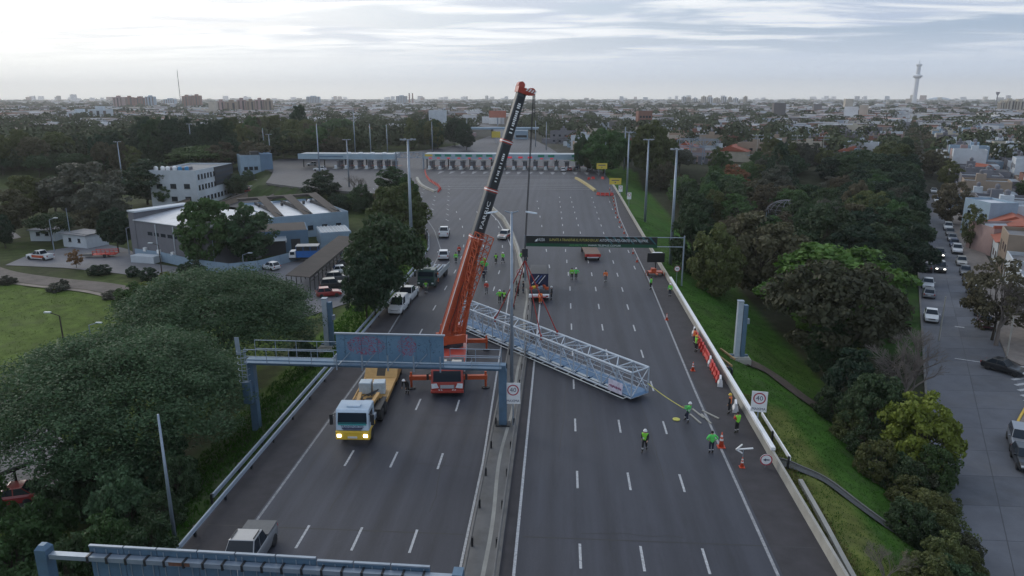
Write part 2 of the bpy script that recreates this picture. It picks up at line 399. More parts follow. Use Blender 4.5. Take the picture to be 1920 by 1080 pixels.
# repairs: sealed cracks and joints
M_seal = mat('crack_sealant', (.016, .016, .018), rough=.5)
rp_ = random.Random(21)
for k in range(26):
    x0 = rp_.choice([rp_.uniform(-18, -5.5), rp_.uniform(-1, 12)]); y0 = rp_.uniform(30, 130); along = rp_.random() < .55; n = rp_.randint(8, 22); pts = [(x0, y0)]
    for i in range(n): pts.append((pts[-1][0] + (rp_.uniform(-.12, .12) if along else .55), pts[-1][1] + (.9 if along else rp_.uniform(-.15, .15))))
    pts = [p for p in pts if p[0] < 12.0 and not (-5.5 < p[0] < -2.0)]
    if len(pts) > 3: mb = MB(); strip(mb, pts, -.025, .03, dz=.0055); mb.build('sealed_crack', M_seal, highway)
for y0 in (37.2, 66.5, 96.2):
    mb = MB(); strip(mb, [(-21, y0), (-5.4, y0 + .05)], -.05, .05, dz=.0052); mb.build('expansion_joint', M_seal, highway); mb = MB(); strip(mb, [(-1.9, y0 + .06), (15, y0 + .12)], -.05, .05, dz=.0052); mb.build('expansion_joint', M_seal, highway)

# painted lines
def curve_pts(tab, y0, y1, st=2.): 
    n = max(1, int((y1 - y0) / st)); return [(interp(tab, y0 + (y1 - y0) * k / n), y0 + (y1 - y0) * k / n) for k in range(n + 1)]
solid_r = [(-60, 12.05), (60, 12.1), (100, 12.7), (125, 12.6), (160, 12.8), (193, 14.2)]
solid_ri = [(-60, -1.85), (86, -2.4), (100, -2.9)]
solid_l = [(-60, -18.25), (64, -18.25), (80, -18.9), (102, -19.2), (118, -20.0), (137, -24.4), (150, -28.2), (160, -32)]
solid_li = [(-60, -4.95), (46, -5.2), (69, -5.9), (101, -6.9), (112, -7.5), (120, -8.1), (135, -10.4), (150, -13.2), (168, -17.8)]
for tab, w, mm in ((solid_r, .18, mat('aged_paint', (.30, .305, .32), rough=.7, var=.25, scale=1.5, wear=.7)), (solid_ri, .17, M_paint), (solid_l, .17, M_paintw), (solid_li, .15, M_paint)):
    mb = MB(); strip(mb, curve_pts(tab, tab[0][0], tab[-1][0]), -w / 2, w / 2, dz=.008); mb.build('edge_line', mm, highway)
def shared(name, me_, loc, parent, rz=0.):
    o = bpy.data.objects.new(name, me_); COL.objects.link(o); o.parent = parent; o.location = loc; o.rotation_euler = (0, 0, rz); return o
dash = MB().quad((-.075, -1.15, 0), (.075, -1.15, 0), (.075, 1.15, 0), (-.075, 1.15, 0)).mesh('lane_dash', M_paint)
for k in range(-3, 22):
    for x0, fan in ((1.44, -.0), (4.92, .0), (8.4, .002)):
        y = 35.65 + 8.45 * k
        if y > 196: continue
        f = max(0, y - 95) / 100
        shared('lane_dash', dash, (x0 + fan * y * .5 - f * (2.0, 2.6, .6)[(1.44, 4.92, 8.4).index(x0)], y, .008), highway)
    for x0, q in ((-14.85, -6.5), (-11.6, -5.2), (-8.25, -4.0)):
        y = 36.4 + 9.6 * k
        if y > 165: continue
        f = max(0, y - 46); x = x0 - f * .0125 - max(0, y - 105) ** 1.7 * .0062 * (1.25 if x0 < -14 else 1.0)
        dx = (f and .0125) + max(0, y - 105) ** .7 * .0105
        shared('lane_dash', dash, (x, y, .008), highway, math.atan(dx))
    # extra lane lines where the carriageway widens towards the toll
for k in range(7):
    y = 108 + 12 * k
    for x0, sl_ in ((-1.6 - .06 * (y - 108), 0), (11.4 + .01 * (y - 108), 0)):
        shared('lane_dash', dash, (x0, y, .008), highway, .06 if x0 < 0 else 0)
for k in range(9):
    for j in range(7):
        y = 150 + 7.5 * k; x = -24 - 3.6 * j - (y - 150) * .16 + .1 * k
        if x > interp(XL, y) + 3 and x < -17 - (y - 150) * .1: shared('lane_dash', dash, (x, y, .008), highway, .42)
# toll apron: rumble bands and arrows
mb = MB()
for y in (205, 209.5, 213.5, 217, 220.5, 224, 227, 230, 241): mb.box(-36 - (y - 205) * .1, 8.5 - (y - 205) * .1, y, y + .45, .004, .016)
mb.build('rumble_band', M_paintw, highway)
for k in range(15):
    x = -42 + 3.9 * k
    mb = MB(); mb.add([(x - .9, 254, .01), (x + .9, 254, .01), (x + .2, 246, .01), (x - .2, 246, .01)], [(3, 2, 1, 0)]); mb.build('apron_marking', M_paintw, highway)

# median: concrete strip between two guard rails
def med_l(y): return interp([(-60, -4.62), (70, -5.2), (100, -6.4), (118, -7.6), (135, -9.9), (150, -12.5), (168, -17.2), (175, -18.9)], y)
def med_r(y): return interp([(-60, -2.75), (70, -3.1), (100, -3.7), (110, -5.3), (118, -6.4), (135, -8.7), (150, -11.3), (168, -16.0), (175, -18.4)], y)
yy = [-60 + 2.5 * k for k in range(95)]
mb = MB(); vs = []
for y in yy: vs += [(med_l(y), y, 0), (med_l(y), y, .11), (med_r(y), y, .11), (med_r(y), y, 0)]
mb.add(vs, [(4 * i + k, 4 * i + k + 4, 4 * i + k + 5, 4 * i + k + 1) for i in range(len(yy) - 1) for k in range(3)])
med = mb.build('median', M_conc); tag(med, kind='structure')
mb = MB(); vs = []
for y in yy:
    if y < 100: continue
    c = (med_l(y) + med_r(y)) / 2; vs += [(c + .2, y, .1), (c + .16, y, .85), (c - .16, y, .85), (c - .3, y, .1)]
n4 = len(vs) // 4
mb.add(vs, [(4 * i + k, 4 * i + k + 1, 4 * i + k + 5, 4 * i + k + 4) for i in range(n4 - 1) for k in range(3)]); mb.build('barrier_wall', M_concl, med)
mb = MB()       # grout seam winding along the median
pts = [(-3.7 + .25 * math.sin(y * .11) + .12 * math.sin(y * .37) - max(0, y - 50) * .012, y) for y in [20 + k for k in range(75)]]
strip(mb, pts, -.12, .12, dz=.118); mb.build('grout_seam', M_concl, med)

# guard rails: a W-shaped beam on posts
def rail(line, label, cat='guard rail', h=.72, post=4., group=None, m=M_galv, side=1, rows=1, postm=M_blk):
    t_ = thing('guard_rail', label, cat, (line[0][0], line[0][1], 0), group=group)
    o = Vector((line[0][0], line[0][1], 0)); mb = MB(); secs = []
    prof = [(-.04, -.16), (.04, -.16), (.085, -.09), (.04, -.02), (.04, .02), (.085, .09), (.04, .16), (-.04, .16)]
    for i, p in enumerate(line):
        a = Vector(line[max(0, i - 1)][:2]); b = Vector(line[min(len(line) - 1, i + 1)][:2]); d = (b - a).normalized(); n = Vector((d.y, -d.x)) * side
        z = p[2] if len(p) > 2 else 0
        secs.append([Vector((p[0] + n.x * q, p[1] + n.y * q, z + h - .16 + r)) - o for q, r in prof])
    mb.loft(secs); mb.build('beam', m, t_)
    pm = MB().box(-.06, .06, -.08, .08, 0, h - .02).mesh('post', postm); acc = 0; last = None
    for i, p in enumerate(line):
        q = Vector((p[0], p[1], p[2] if len(p) > 2 else 0))
        if last is None or (q - last).length >= post:
            a = Vector(line[max(0, i - 1)][:2]); b = Vector(line[min(len(line) - 1, i + 1)][:2]); d = (b - a).normalized(); n = Vector((d.y, -d.x)) * side
            shared('post', pm, q - o - Vector((n.x, n.y, 0)) * .09, t_); last = q
    return t_
rail([(-21.1, y, 0) for y in [20 + 1.0 * k for k in range(88)]], 'galvanised guard rail along the left shoulder, on the carriageway side', side=1)
rail([(-21.75, y, 0) for y in [39.5 + 1.0 * k for k in range(66)]], 'second galvanised guard rail behind the left shoulder rail, its end curled', side=1)
rail([(interp(XL, y) + .3, y, 0) for y in [108 + 2.0 * k for k in range(21)]], 'grey guard rail curving round the grass bank towards the toll plaza', side=1)
rail([(med_l(y) + .22, y, .1) for y in [20 + 1.0 * k for k in range(80)]], 'low guard rail on the median beside the crane carriageway', side=-1, h=.62, m=M_conc)
rail([(med_r(y) - .22, y, .1) for y in [20 + 1.0 * k for k in range(80)]], 'low guard rail on the median beside the truss carriageway', side=1, h=.62, m=M_conc)

# right-hand edge: kerb strip, low wall with a pale rail
mb = MB(); yy = [-60 + 3 * k for k in range(96)]; secs = []
for y in yy:
    r = interp(XR, y) - .42; secs.append([Vector((r, y, -.02)), Vector((r + .34, y, -.02)), Vector((r + .26, y, .62)), Vector((r + .08, y, .62))])
mb.loft(secs); pw = mb.build('parapet_wall', M_concl); tag(pw, 'low pale concrete parapet along the right edge of the highway', 'wall')
mb = MB(); secs = []
for y in yy:
    r = interp(XR, y) - .25
    if y < 46 or y > 100: continue
    secs.append([Vector((r - .16, y, .64)), Vector((r + .16, y, .64)), Vector((r + .16, y, .86)), Vector((r - .16, y, .86))])
mb.loft(secs); mb.build('rail_cap', M_white, pw)
rail([(16.35, y, ground_z(16.35, y)) for y in [47 + .5 * k for k in range(16)]], 'short pale guard rail behind the parapet near the arrow sign', m=M_white, h=.95)

# drainage gutter, dirt strip and low retaining kerb on the grass bank
gut = [P(*p) for p in ()]
def bank(px, py):      # pixel -> point on the sloping bank
    z = -1.
    for _ in range(25): x, y = P(px, py, z); z = .6 * z + .4 * ground_z(x, y)
    return x, y
def smooth_line(pts, n=8):
    out_ = []
    for i in range(len(pts) - 1):
        p0 = Vector(pts[max(0, i - 1)]); p1 = Vector(pts[i]); p2 = Vector(pts[i + 1]); p3 = Vector(pts[min(len(pts) - 1, i + 2)])
        for k in range(n):
            t_ = k / n; out_.append(tuple(.5 * ((2 * p1) + (p2 - p0) * t_ + (2 * p0 - 5 * p1 + 4 * p2 - p3) * t_ ** 2 + (3 * p1 - p0 - 3 * p2 + p3) * t_ ** 3)))
    return out_ + [tuple(pts[-1])]
gl = smooth_line([bank(*p) for p in ((1458, 868), (1500, 882), (1550, 905), (1610, 950), (1680, 1000), (1742, 1035))])
mb = MB(); strip(mb, gl, -.45, .45, dz=.10, zf=ground_z); gt = mb.build('drainage_gutter', mat('wet_concrete', (.06, .062, .06), rough=.7, var=.3)); tag(gt, kind='structure')
mb = MB()
for sgn in (-1,):
    a = []; 
    for i, p in enumerate(gl):
        q = Vector(gl[max(0, i - 1)]); w = Vector(gl[min(len(gl) - 1, i + 1)]); d = (w - q).normalized(); n = Vector((d.y, -d.x)) * sgn * .5; c = Vector(p) + n; z = ground_z(c.x, c.y)
        a.append([Vector((c.x - n.x * .12, c.y - n.y * .12, z - .1)), Vector((c.x + n.x * .12, c.y + n.y * .12, z - .1)), Vector((c.x + n.x * .12, c.y + n.y * .12, z + .2)), Vector((c.x - n.x * .12, c.y - n.y * .12, z + .2))])
    mb.loft(a)
mb.build('gutter_kerb', M_conc, gt)
pk = smooth_line([bank(*p) for p in ((1500, 905), (1545, 985), (1590, 1070), (1640, 1160))])
mb = MB(); mb.loft([[Vector((x - .14, y, ground_z(x, y) - .2)), Vector((x + .14, y, ground_z(x, y) - .2)), Vector((x + .14, y, ground_z(x, y) + .28)), Vector((x - .14, y, ground_z(x, y) + .28))] for x, y in pk]); kb = mb.build('retaining_kerb', M_concl); tag(kb, 'low weathered concrete kerb on the grass below the parapet', 'kerb')
ds = smooth_line([bank(*p) for p in ((1395, 680), (1440, 700), (1500, 745), (1570, 790), (1600, 812))])
mb = MB(); strip(mb, ds, -1.7, .9, dz=.15, zf=ground_z); dt = mb.build('dirt_track', mat('bare_earth', (.07, .052, .040), rough=.95, var=.35, scale=1.5, bump=.6, bscale=6)); tag(dt, kind='structure')

# ------------------------------------------------------------------ side street on the right: concrete slabs
def st_r(y): return 51.2 + (y - 79.7) * .434
M_slab = mat('street_concrete', (.105, .112, .132), rough=.75, var=.16, scale=.5, bump=.2, bscale=8, dirt=.35)
M_slab2 = mat('street_concrete_worn', (.09, .096, .113), rough=.8, var=.2, scale=.6, bump=.2, bscale=8, dirt=.4)
M_joint = mat('joint_tar', (.085, .087, .095), rough=.9)
zst = -4.93
pts = [(street_lx(10), 10), (street_lx(400), 400), (st_r(400), 400), (st_r(84), 84), (st_r(84) + 2.2, 81), (st_r(84) + 40, 66), (st_r(84) + 40, 40), (st_r(84) + 8, 20), (st_r(84) + 4, 10)]
street = sheet('side_street', pts, zst - .02, M_joint); tag(street, kind='structure')
sd = Vector((.447, 1.)).normalized(); sn = Vector((sd.y, -sd.x))
def slab_at(y0, y1, u0, u1, mm):     # one slab, u = fraction across
    g = .014
    q = []
    for y, u in ((y0 + g, u0), (y0 + g, u1), (y1 - g, u1), (y1 - g, u0)):
        l = street_lx(y); w = (st_r(max(y, 84)) - street_lx(max(y, 84))); x = l + w * u + (g if u == u0 else -g) * 2; q.append((x, y))
    mb = MB(); mb.prism(q, zst - .02, zst + .002 + random.random() * .004); mb.build('slab', mm, street)
for k in range(36):
    y0 = 28 + 4.6 * k
    for j in range(2): slab_at(y0, y0 + 4.6, j / 2, (j + 1) / 2, M_slab if random.random() < .7 else M_slab2)
for k in range(13):      # the widened junction
    y0 = 24 + 4.6 * k
    for j in range(4):
        u0 = 1 + j * .62; u1 = u0 + .62
        if y0 + 4.6 > 80 - j * 2.2: continue
        slab_at(y0, y0 + 4.6, u0, u1, M_slab if random.random() < .7 else M_slab2)
mb = MB(); secs = []
for k in range(75):
    y = 10 + 5.2 * k; x = street_lx(y); secs.append([Vector((x - .25, y, zst - .1)), Vector((x, y, zst - .1)), Vector((x, y, zst + .14)), Vector((x - .25, y, zst + .14))])
mb.loft(secs); mb.build('kerb', M_conc, street)
mb = MB(); vs = []
for k in range(60):
    y = 84 + 5.2 * k; x = st_r(y); vs += [(x, y, zst - .05), (x, y, zst + .14), (x + 4.2, y, zst + .15)]
mb.add(vs, [(3 * i + k, 3 * i + k + 3, 3 * i + k + 4, 3 * i + k + 1) for i in range(59) for k in range(2)])
sw = mb.build('pavement', mat('pavement_tile', (.20, .175, .16), rough=.85, var=.2, scale=1.2, dirt=.4)); tag(sw, kind='structure')
mb = MB(); q = [(st_r(84), 84), (st_r(84) + .3, 82), (st_r(84) + 2.2, 81.2), (st_r(84) + 40, 67), (st_r(84) + 40, 75), (st_r(84) + 4.2, 86)]
mb.prism(q, zst - .1, zst + .143); mb.build('corner_pavement', MATS['pavement_tile'], sw)
mb = MB(); q = [P(1908, 800, -5), P(1925, 770, -5), P(1990, 760, -5), P(1990, 900, -5), P(1925, 830, -5)]
mb.prism(q, zst - .1, zst + .14); mb.build('corner_island', MATS['pavement_tile'], sw)
mb = MB(); pts_ = [P(1912, 830, -5), P(1906, 800, -5), P(1922, 768, -5)]; mb.path([Vector((*p, zst + .15)) for p in smooth_line(pts_, 4)], .12, n=6); mb.build('yellow_kerb', M_yellow, sw)
zl = P(1898, 712, -5)
for k in range(7):
    o = MB().quad((-.22, -1.6, 0), (.22, -1.6, 0), (.22, 1.6, 0), (-.22, 1.6, 0)).build('crossing_stripe', M_paint, street); p = P(1896 + 6 * k, 690 + 10 * k, -5); o.location = (p[0] + .6, p[1], zst + .012); o.rotation_euler = (0, 0, R(-70))
a = P(1790, 673, -5); b_ = P(1852, 682, -5); mb = MB(); strip(mb, [a, b_], -.12, .12); o = mb.build('stop_line', M_paint, street); o.location.z = zst + .012
a = P(1790, 613, -5); b_ = P(1808, 615, -5); mb = MB(); strip(mb, [a, b_], -.2, .2); o = mb.build('stop_line', M_paint, street); o.location.z = zst + .012

mb = MB(); strip(mb, [(street_lx(y) - 6.4, y) for y in range(88, 150, 3)], -.7, .7, dz=.10, zf=lambda x, y: -5.); pth2 = mb.build('verge_path', MATS['pavement_tile']); tag(pth2, kind='structure')
# ------------------------------------------------------------------ left: yard of the service buildings, dirt road, paths
M_yard = mat('yard_concrete', (.13, .133, .15), rough=.8, var=.18, scale=.25, dirt=.4)
GZ = -5.
def gp(*l): return [P(px, py, GZ) for px, py in l]
yard = sheet('yard', gp((10, 498), (60, 476), (185, 455), (240, 468), (290, 495), (400, 512), (480, 500), (560, 485), (640, 462), (700, 462), (680, 560), (560, 600), (470, 548), (330, 528), (225, 514), (120, 503)), GZ + .10, M_yard); tag(yard, kind='structure')
lot = sheet('car_park', gp((425, 392), (445, 352), (520, 330), (640, 330), (640, 372), (590, 392), (520, 385), (470, 398)), -4.2, M_asph); tag(lot, kind='structure')
dr = smooth_line(gp((-60, 492), (0, 514), (90, 528), (200, 540), (300, 566), (420, 600)), 8)
mb = MB(); strip(mb, dr, -2.2, 2.4, dz=.12, zf=lambda x, y: GZ); d_ = mb.build('dirt_road', mat('packed_earth', (.115, .098, .088), rough=.95, var=.25, scale=.4, bump=.5, bscale=3)); tag(d_, kind='structure')
mb = MB(); strip(mb, dr, 2.6, 3.6, dz=.13, zf=lambda x, y: GZ); mb.build('sandy_verge', mat('sand', (.21, .18, .15), rough=.95, var=.25, scale=.6), d_)
pth = smooth_line(gp((-60, 800), (0, 768), (60, 742), (110, 728)), 6)
mb = MB(); strip(mb, pth, -1.4, 1.4, dz=.12, zf=lambda x, y: GZ); d2 = mb.build('footpath', mat('path', (.2, .18, .165), rough=.95, var=.2)); tag(d2, kind='structure')
ap = sheet('service_road', gp((-160, 880), (0, 830), (90, 800), (200, 900), (90, 990), (-160, 1010)), GZ + .115, M_yard); tag(ap, kind='structure')
pl = sheet('far_path', gp((-20, 420), (30, 438), (40, 446), (10, 452), (-60, 440)), GZ + .1, M_yard); tag(pl, kind='structure')

# ------------------------------------------------------------------ trees
LEAF = {}
def leafmat(n, c, var=.32, rand=.22, hue=.02): LEAF[n] = mat('leaf_' + n, c, rough=.62, var=var, scale=3.2, rand=rand, hue=hue, trans=.30, spec=.25, coord='Object')
leafmat('dark', (0.048, 0.081, 0.037)); leafmat('deep', (0.032, 0.060, 0.034)); leafmat('mid', (0.067, 0.120, 0.040)); leafmat('bright', (0.104, 0.188, 0.037)); leafmat('olive', (0.099, 0.117, 0.043))
leafmat('brown', (0.109, 0.099, 0.060)); leafmat('rust', (0.180, 0.093, 0.043)); leafmat('grey', (0.088, 0.093, 0.071)); leafmat('yellow', (0.154, 0.181, 0.031)); leafmat('tipa', (.064, .122, .060), rand=.05)
leafmat('grey2', (.072, .080, .046))
M_bark = mat('bark', (.055, .045, .036), rough=.9, var=.3, scale=6)
M_twig = mat('bare_twig', (.16, .138, .125), rough=.9, var=.25, scale=6)
M_twigp = mat('pale_twig', (.16, .14, .12), rough=.9, var=.25, scale=6)
def rdir(rg):
    while True:
        v = Vector((rg.uniform(-1, 1), rg.uniform(-1, 1), rg.uniform(-1, 1)))
        if .05 < v.length < 1: return v.normalized()
def crown_mesh(seed, nclump, nleaf, leaf, shape, m, flat=1.):
    """unit crown: radius 1 about the origin, z from -1 to 1 before scaling; leaf-sized faces on many clumps"""
    rg = random.Random(seed); vs = []; fs = []; cl = []
    for k in range(nclump):
        d = rdir(rg)
        if shape == 'dome':
            if d.z < -.25: d.z *= -.8; d.normalize()
            r = rg.uniform(.72, .95) if rg.random() < .85 else rg.uniform(.3, .7); c = d * r
        elif shape == 'oval': r = rg.uniform(.55, .88); c = d * r; c.x *= .95 - .25 * c.z; c.y *= .95 - .25 * c.z
        elif shape == 'cone':
            z = rg.uniform(-1, 1) ; z = 1 - 2 * math.sqrt(rg.random()); rr = (1 - z) / 2 * rg.uniform(.6, 1.) * .95 + .05; a = rg.uniform(0, 6.283); c = Vector((rr * math.cos(a), rr * math.sin(a), z * .95))
        else: r = rg.uniform(.5, .86); c = d * r
        c += Vector((rg.uniform(-.1, .1), rg.uniform(-.1, .1), rg.uniform(-.08, .08)))
        cl.append((c, rg.uniform(.14, .27) * (1.0 if nclump > 60 else 1.35)))
    per = max(1, nleaf // nclump)
    for c, cr_ in cl:
        out_ = c.normalized() if c.length > .01 else Vector((0, 0, 1))
        for i in range(per):
            d = rdir(rg)
            d = (d + out_ * .55 + Vector((0, 0, .25))).normalized()
            p = c + Vector((d.x, d.y, d.z * .7)) * cr_ * (rg.random() ** .4)
            n = (d + rdir(rg) * .9).normalized(); u = n.cross(rdir(rg)).normalized(); w = n.cross(u)
            s = leaf * rg.uniform(.6, 1.3); a = s * rg.uniform(.5, .8)
            o = len(vs); vs += [p - u * s, p - w * a, p + u * s, p + w * a]; fs.append((o, o + 1, o + 2, o + 3))
    me_ = bpy.data.meshes.new('crown'); me_.from_pydata([tuple(v) for v in vs], [], fs); me_.materials.append(m); me_.update(); return me_
def limbs_mesh(seed, levels=3, spread=.55, n0=5, m=None, r0=.035, fine=False, top=1.):
    """unit trunk from z=0; limbs reach about z=1"""
    rg = random.Random(seed); mb = MB()
    def grow(p, d, ln, r, lv):
        q = p + d * ln; mb.tube(p, q, r, r * .62, n=6 if lv == levels else 4, caps=False)
        if lv == 0: return
        for k in range(n0 if lv == levels else (3 if fine else 2 + (rg.random() < .6))):
            s = (d + rdir(rg) * spread + Vector((0, 0, .12))).normalized()
            grow(p + d * ln * rg.uniform(.7, 1.) if lv < levels else q - d * ln * rg.uniform(0, .25), s, ln * rg.uniform(.62, .85), r * .58, lv - 1)
    grow(Vector((0, 0, 0)), Vector((rg.uniform(-.06, .06), rg.uniform(-.06, .06), 1)).normalized(), .34 * top, r0, levels)
    return mb.mesh('trunk', m or M_bark)
CROWN = {}
for i in range(3): CROWN['mid', i] = crown_mesh(20 + i, 120, 10500, .052, 'round', LEAF['mid'])
for i in range(2): CROWN['dome', i] = crown_mesh(40 + i, 130, 9500, .045, 'dome', LEAF['mid'])
for i in range(2): CROWN['oval', i] = crown_mesh(50 + i, 120, 12000, .055, 'oval', LEAF['mid'])
for i in range(2): CROWN['cone', i] = crown_mesh(60 + i, 120, 7000, .05, 'cone', LEAF['mid'])
for i in range(3): CROWN['far', i] = crown_mesh(70 + i, 40, 1700, .10, 'round', LEAF['mid'])
for i in range(2): CROWN['sparse', i] = crown_mesh(80 + i, 80, 4200, .05, 'round', LEAF['mid'])
TRUNK = [limbs_mesh(1 + i) for i in range(3)]
BARE = [limbs_mesh(91 + i, levels=7, spread=.60, n0=4, m=M_twig, r0=.045, fine=False) for i in range(3)]
BAREP = [limbs_mesh(97, levels=7, spread=.55, n0=5, m=M_twigp, r0=.024)]
BIG = [crown_mesh(11 + i, 620, 120000, .0125, 'dome', LEAF['tipa']) for i in range(2)]
def setm(o, m):
    o.material_slots[0].link = 'OBJECT'; o.material_slots[0].material = m
rt = random.Random(5)
def tree(x, y, h, w, kind='mid', leaf='mid', label='leafy tree', group=None, z0=None, crown_from=.12, name='tree', trunk=True):
    z = ground_z(x, y) - .05 if z0 is None else z0
    t_ = thing(name, label, 'tree' if name != 'bush' else 'bush', (x, y, z), rt.uniform(0, 6.28), group)
    if kind in ('bare', 'barep'):
        me_ = rt.choice(BARE if kind == 'bare' else BAREP); o = bpy.data.objects.new('branches', me_); COL.objects.link(o); o.parent = t_; o.scale = (w * .75, w * .75, h * .82)
        return t_
    keys = [k for k in CROWN if k[0] == kind]; me_ = BIG[0 if kind == 'bigA' else 1] if kind.startswith('big') else CROWN[rt.choice(keys)]
    o = bpy.data.objects.new('crown', me_); COL.objects.link(o); o.parent = t_
    zc = h * (crown_from + 1) / 2; o.location = (0, 0, zc); o.scale = (w / 2, w / 2 * rt.uniform(.92, 1.08), h * (1 - crown_from) / 2)
    setm(o, LEAF[leaf])
    if trunk:
        b = bpy.data.objects.new('trunk', rt.choice(TRUNK)); COL.objects.link(b); b.parent = t_; b.scale = (max(w * .62, h * .4),) * 2 + (h * .78,)
    return t_
def tree_px(l, r, t_, b, kind, leaf, label, group=None, name='tree', z=None, cf=.12, push=0.):
    x, y = bank_any((l + r) / 2, b, z); f = proj(x, y, ground_z(x, y))[2]; w = (r - l) * f / F
    k = 1 + (w * .32 + push) / math.hypot(x, y); x *= k; y *= k      # the base pixel is the crown's near foot
    w *= k; zb = ground_z(x, y); h = max(1.2, zat(x, y, t_) - zb)
    return tree(x, y, h, w, kind, leaf, label.replace('@', look(kind, leaf, h, w)) if '@' in label else label, group, name=name, crown_from=cf)
CW = {'dark': 'dark green', 'deep': 'blackish green', 'olive': 'olive', 'brown': 'brownish', 'mid': 'fresh green', 'grey': 'greyish half-bare', 'bright': 'bright green', 'rust': 'rust red', 'yellow': 'yellow-green', 'grey2': 'dull green', 'tipa': 'green'}
KW = {'mid': 'round', 'dome': 'dome-shaped', 'oval': 'upright', 'cone': 'pointed', 'far': 'small round', 'sparse': 'loose-leaved'}
def look(kind, leaf, h, w): return ('tall ' if h > 9.5 else 'low ' if h < 6.5 else '') + ('broad ' if w > h * 1.15 else 'narrow ' if w < h * .72 else '') + CW[leaf] + ' ' + KW[kind]
def bank_any(px, py, z=None):
    if z is not None: return P(px, py, z)
    z = -4.
    for _ in range(25): x, y = P(px, py, z); z = .6 * z + .4 * ground_z(x, y)
    return x, y

# the two broad trees beside the left carriageway
tree_px(52, 468, 636, 965, 'bigA', 'tipa', 'broad spreading green tree beside the bare grey pole, its crown over the embankment', cf=.06, push=0, name='broadleaf_tree')
tree_px(258, 592, 510, 765, 'bigB', 'tipa', 'broad spreading green tree behind the platform end of the graffiti gantry', cf=.06, name='broadleaf_tree')
G1 = 'trees on the bank beside the curving guard rail'
tree_px(655, 805, 402, 590, 'dome', 'dark', 'large dense dark green tree on the bank beside the carport', G1, cf=.0)
tree_px(690, 812, 340, 475, 'mid', 'olive', 'olive green tree on the bank below the tall lamp mast', G1, cf=.0)
tree_px(705, 775, 312, 372, 'mid', 'dark', 'round dark tree behind the olive tree on the bank', G1)
tree_px(745, 790, 330, 410, 'mid', 'mid', 'small green tree at the edge of the toll apron', G1)
tree_px(648, 730, 520, 605, 'dome', 'deep', 'low dark scrub tree between carport and guard rail', G1, cf=-.1)
tree_px(650, 760, 470, 610, 'dome', 'deep', 'dark thicket tree below the bank by the guard rail', G1, cf=-.1)
tree_px(545, 600, 640, 700, 'dome', 'deep', 'dark scrub tree behind the graffiti gantry post', G1, cf=-.1)
tree_px(638, 715, 322, 400, 'bare', 'mid', 'leafless spreading tree behind the saw-tooth roofs', name='bare_tree')
tree_px(568, 645, 330, 388, 'mid', 'deep', 'round dark green tree beside the leafless tree', cf=.05)
tree_px(586, 628, 318, 350, 'mid', 'dark', 'smaller dark tree behind the round dark tree by the car park')
tree_px(340, 445, 366, 507, 'oval', 'mid', 'tall leafy tree in front of the grey warehouse wall', cf=.1)
tree_px(418, 522, 386, 504, 'mid', 'dark', 'spreading loose tree between warehouse and blue fence', cf=.1)
tree_px(440, 492, 376, 480, 'oval', 'mid', 'slim leafy tree right against the spreading tree by the blue fence', cf=.1)
tree_px(190, 257, 386, 478, 'oval', 'deep', 'dark evergreen tree at the warehouse corner', cf=.15)
tree_px(455, 480, 318, 345, 'mid', 'dark', 'small tree beside the tall blue block')
tree_px(292, 332, 346, 388, 'mid', 'mid', 'bright round tree at the foot of the white office block')
tree_px(418, 470, 325, 372, 'mid', 'dark', 'dark tree at the dark-clad end of the office block')
tree_px(62, 135, 398, 462, 'dome', 'dark', 'dark tree sheltering the small white huts')
tree_px(135, 205, 385, 445, 'sparse', 'brown', 'thin brownish tree behind the small white huts')
tree_px(-10, 32, 400, 468, 'oval', 'deep', 'dark tree with pale trunk beside the far path')
tree_px(128, 160, 466, 505, 'sparse', 'rust', 'small reddish half-bare tree on the yard edge', name='small_tree')
tree_px(222, 300, 530, 605, 'mid', 'mid', 'green shrub tree at the edge of the broad crown by the dirt road', name='small_tree')
tree_px(248, 300, 528, 568, 'mid', 'yellow', 'yellow-green bush beside the dirt road', name='bush')
tree_px(298, 332, 508, 545, 'mid', 'yellow', 'bright yellow-green shrub on the yard edge', name='bush')
for l, r, t_, b in ((165, 210, 495, 518), (236, 262, 498, 520), (262, 298, 500, 528), (332, 390, 488, 532)):
    tree_px(l, r, t_, b, 'mid', 'deep', 'clipped dark bush along the yard edge', 'bushes along the yard edge', name='bush', cf=-.2)
for l, r, t_, b in ((0, 32, 516, 535), (88, 128, 530, 548), (190, 228, 543, 562), (36, 76, 695, 716), (202, 238, 612, 634), (160, 200, 632, 660), (-8, 8, 735, 760), (112, 130, 522, 540)):
    tree_px(l, r, t_, b, 'mid', 'grey', 'grey-green low bush on the open field', 'bushes on the open field', name='bush', cf=-.3)
# undergrowth at the lower left
for l, r, t_, b in ((-60, 60, 900, 1060), (40, 160, 930, 1080), (-40, 120, 980, 1140), (150, 280, 960, 1090), (240, 340, 970, 1080), (300, 380, 850, 950), (270, 350, 920, 1000), (80, 200, 1010, 1150), (200, 330, 1040, 1180)):
    tree_px(l, r, t_, b, 'mid', rt.choice(['dark', 'mid', 'dark']), '@ shrub on the foot of the left embankment', 'shrubs on the left embankment', name='bush', cf=-.3)

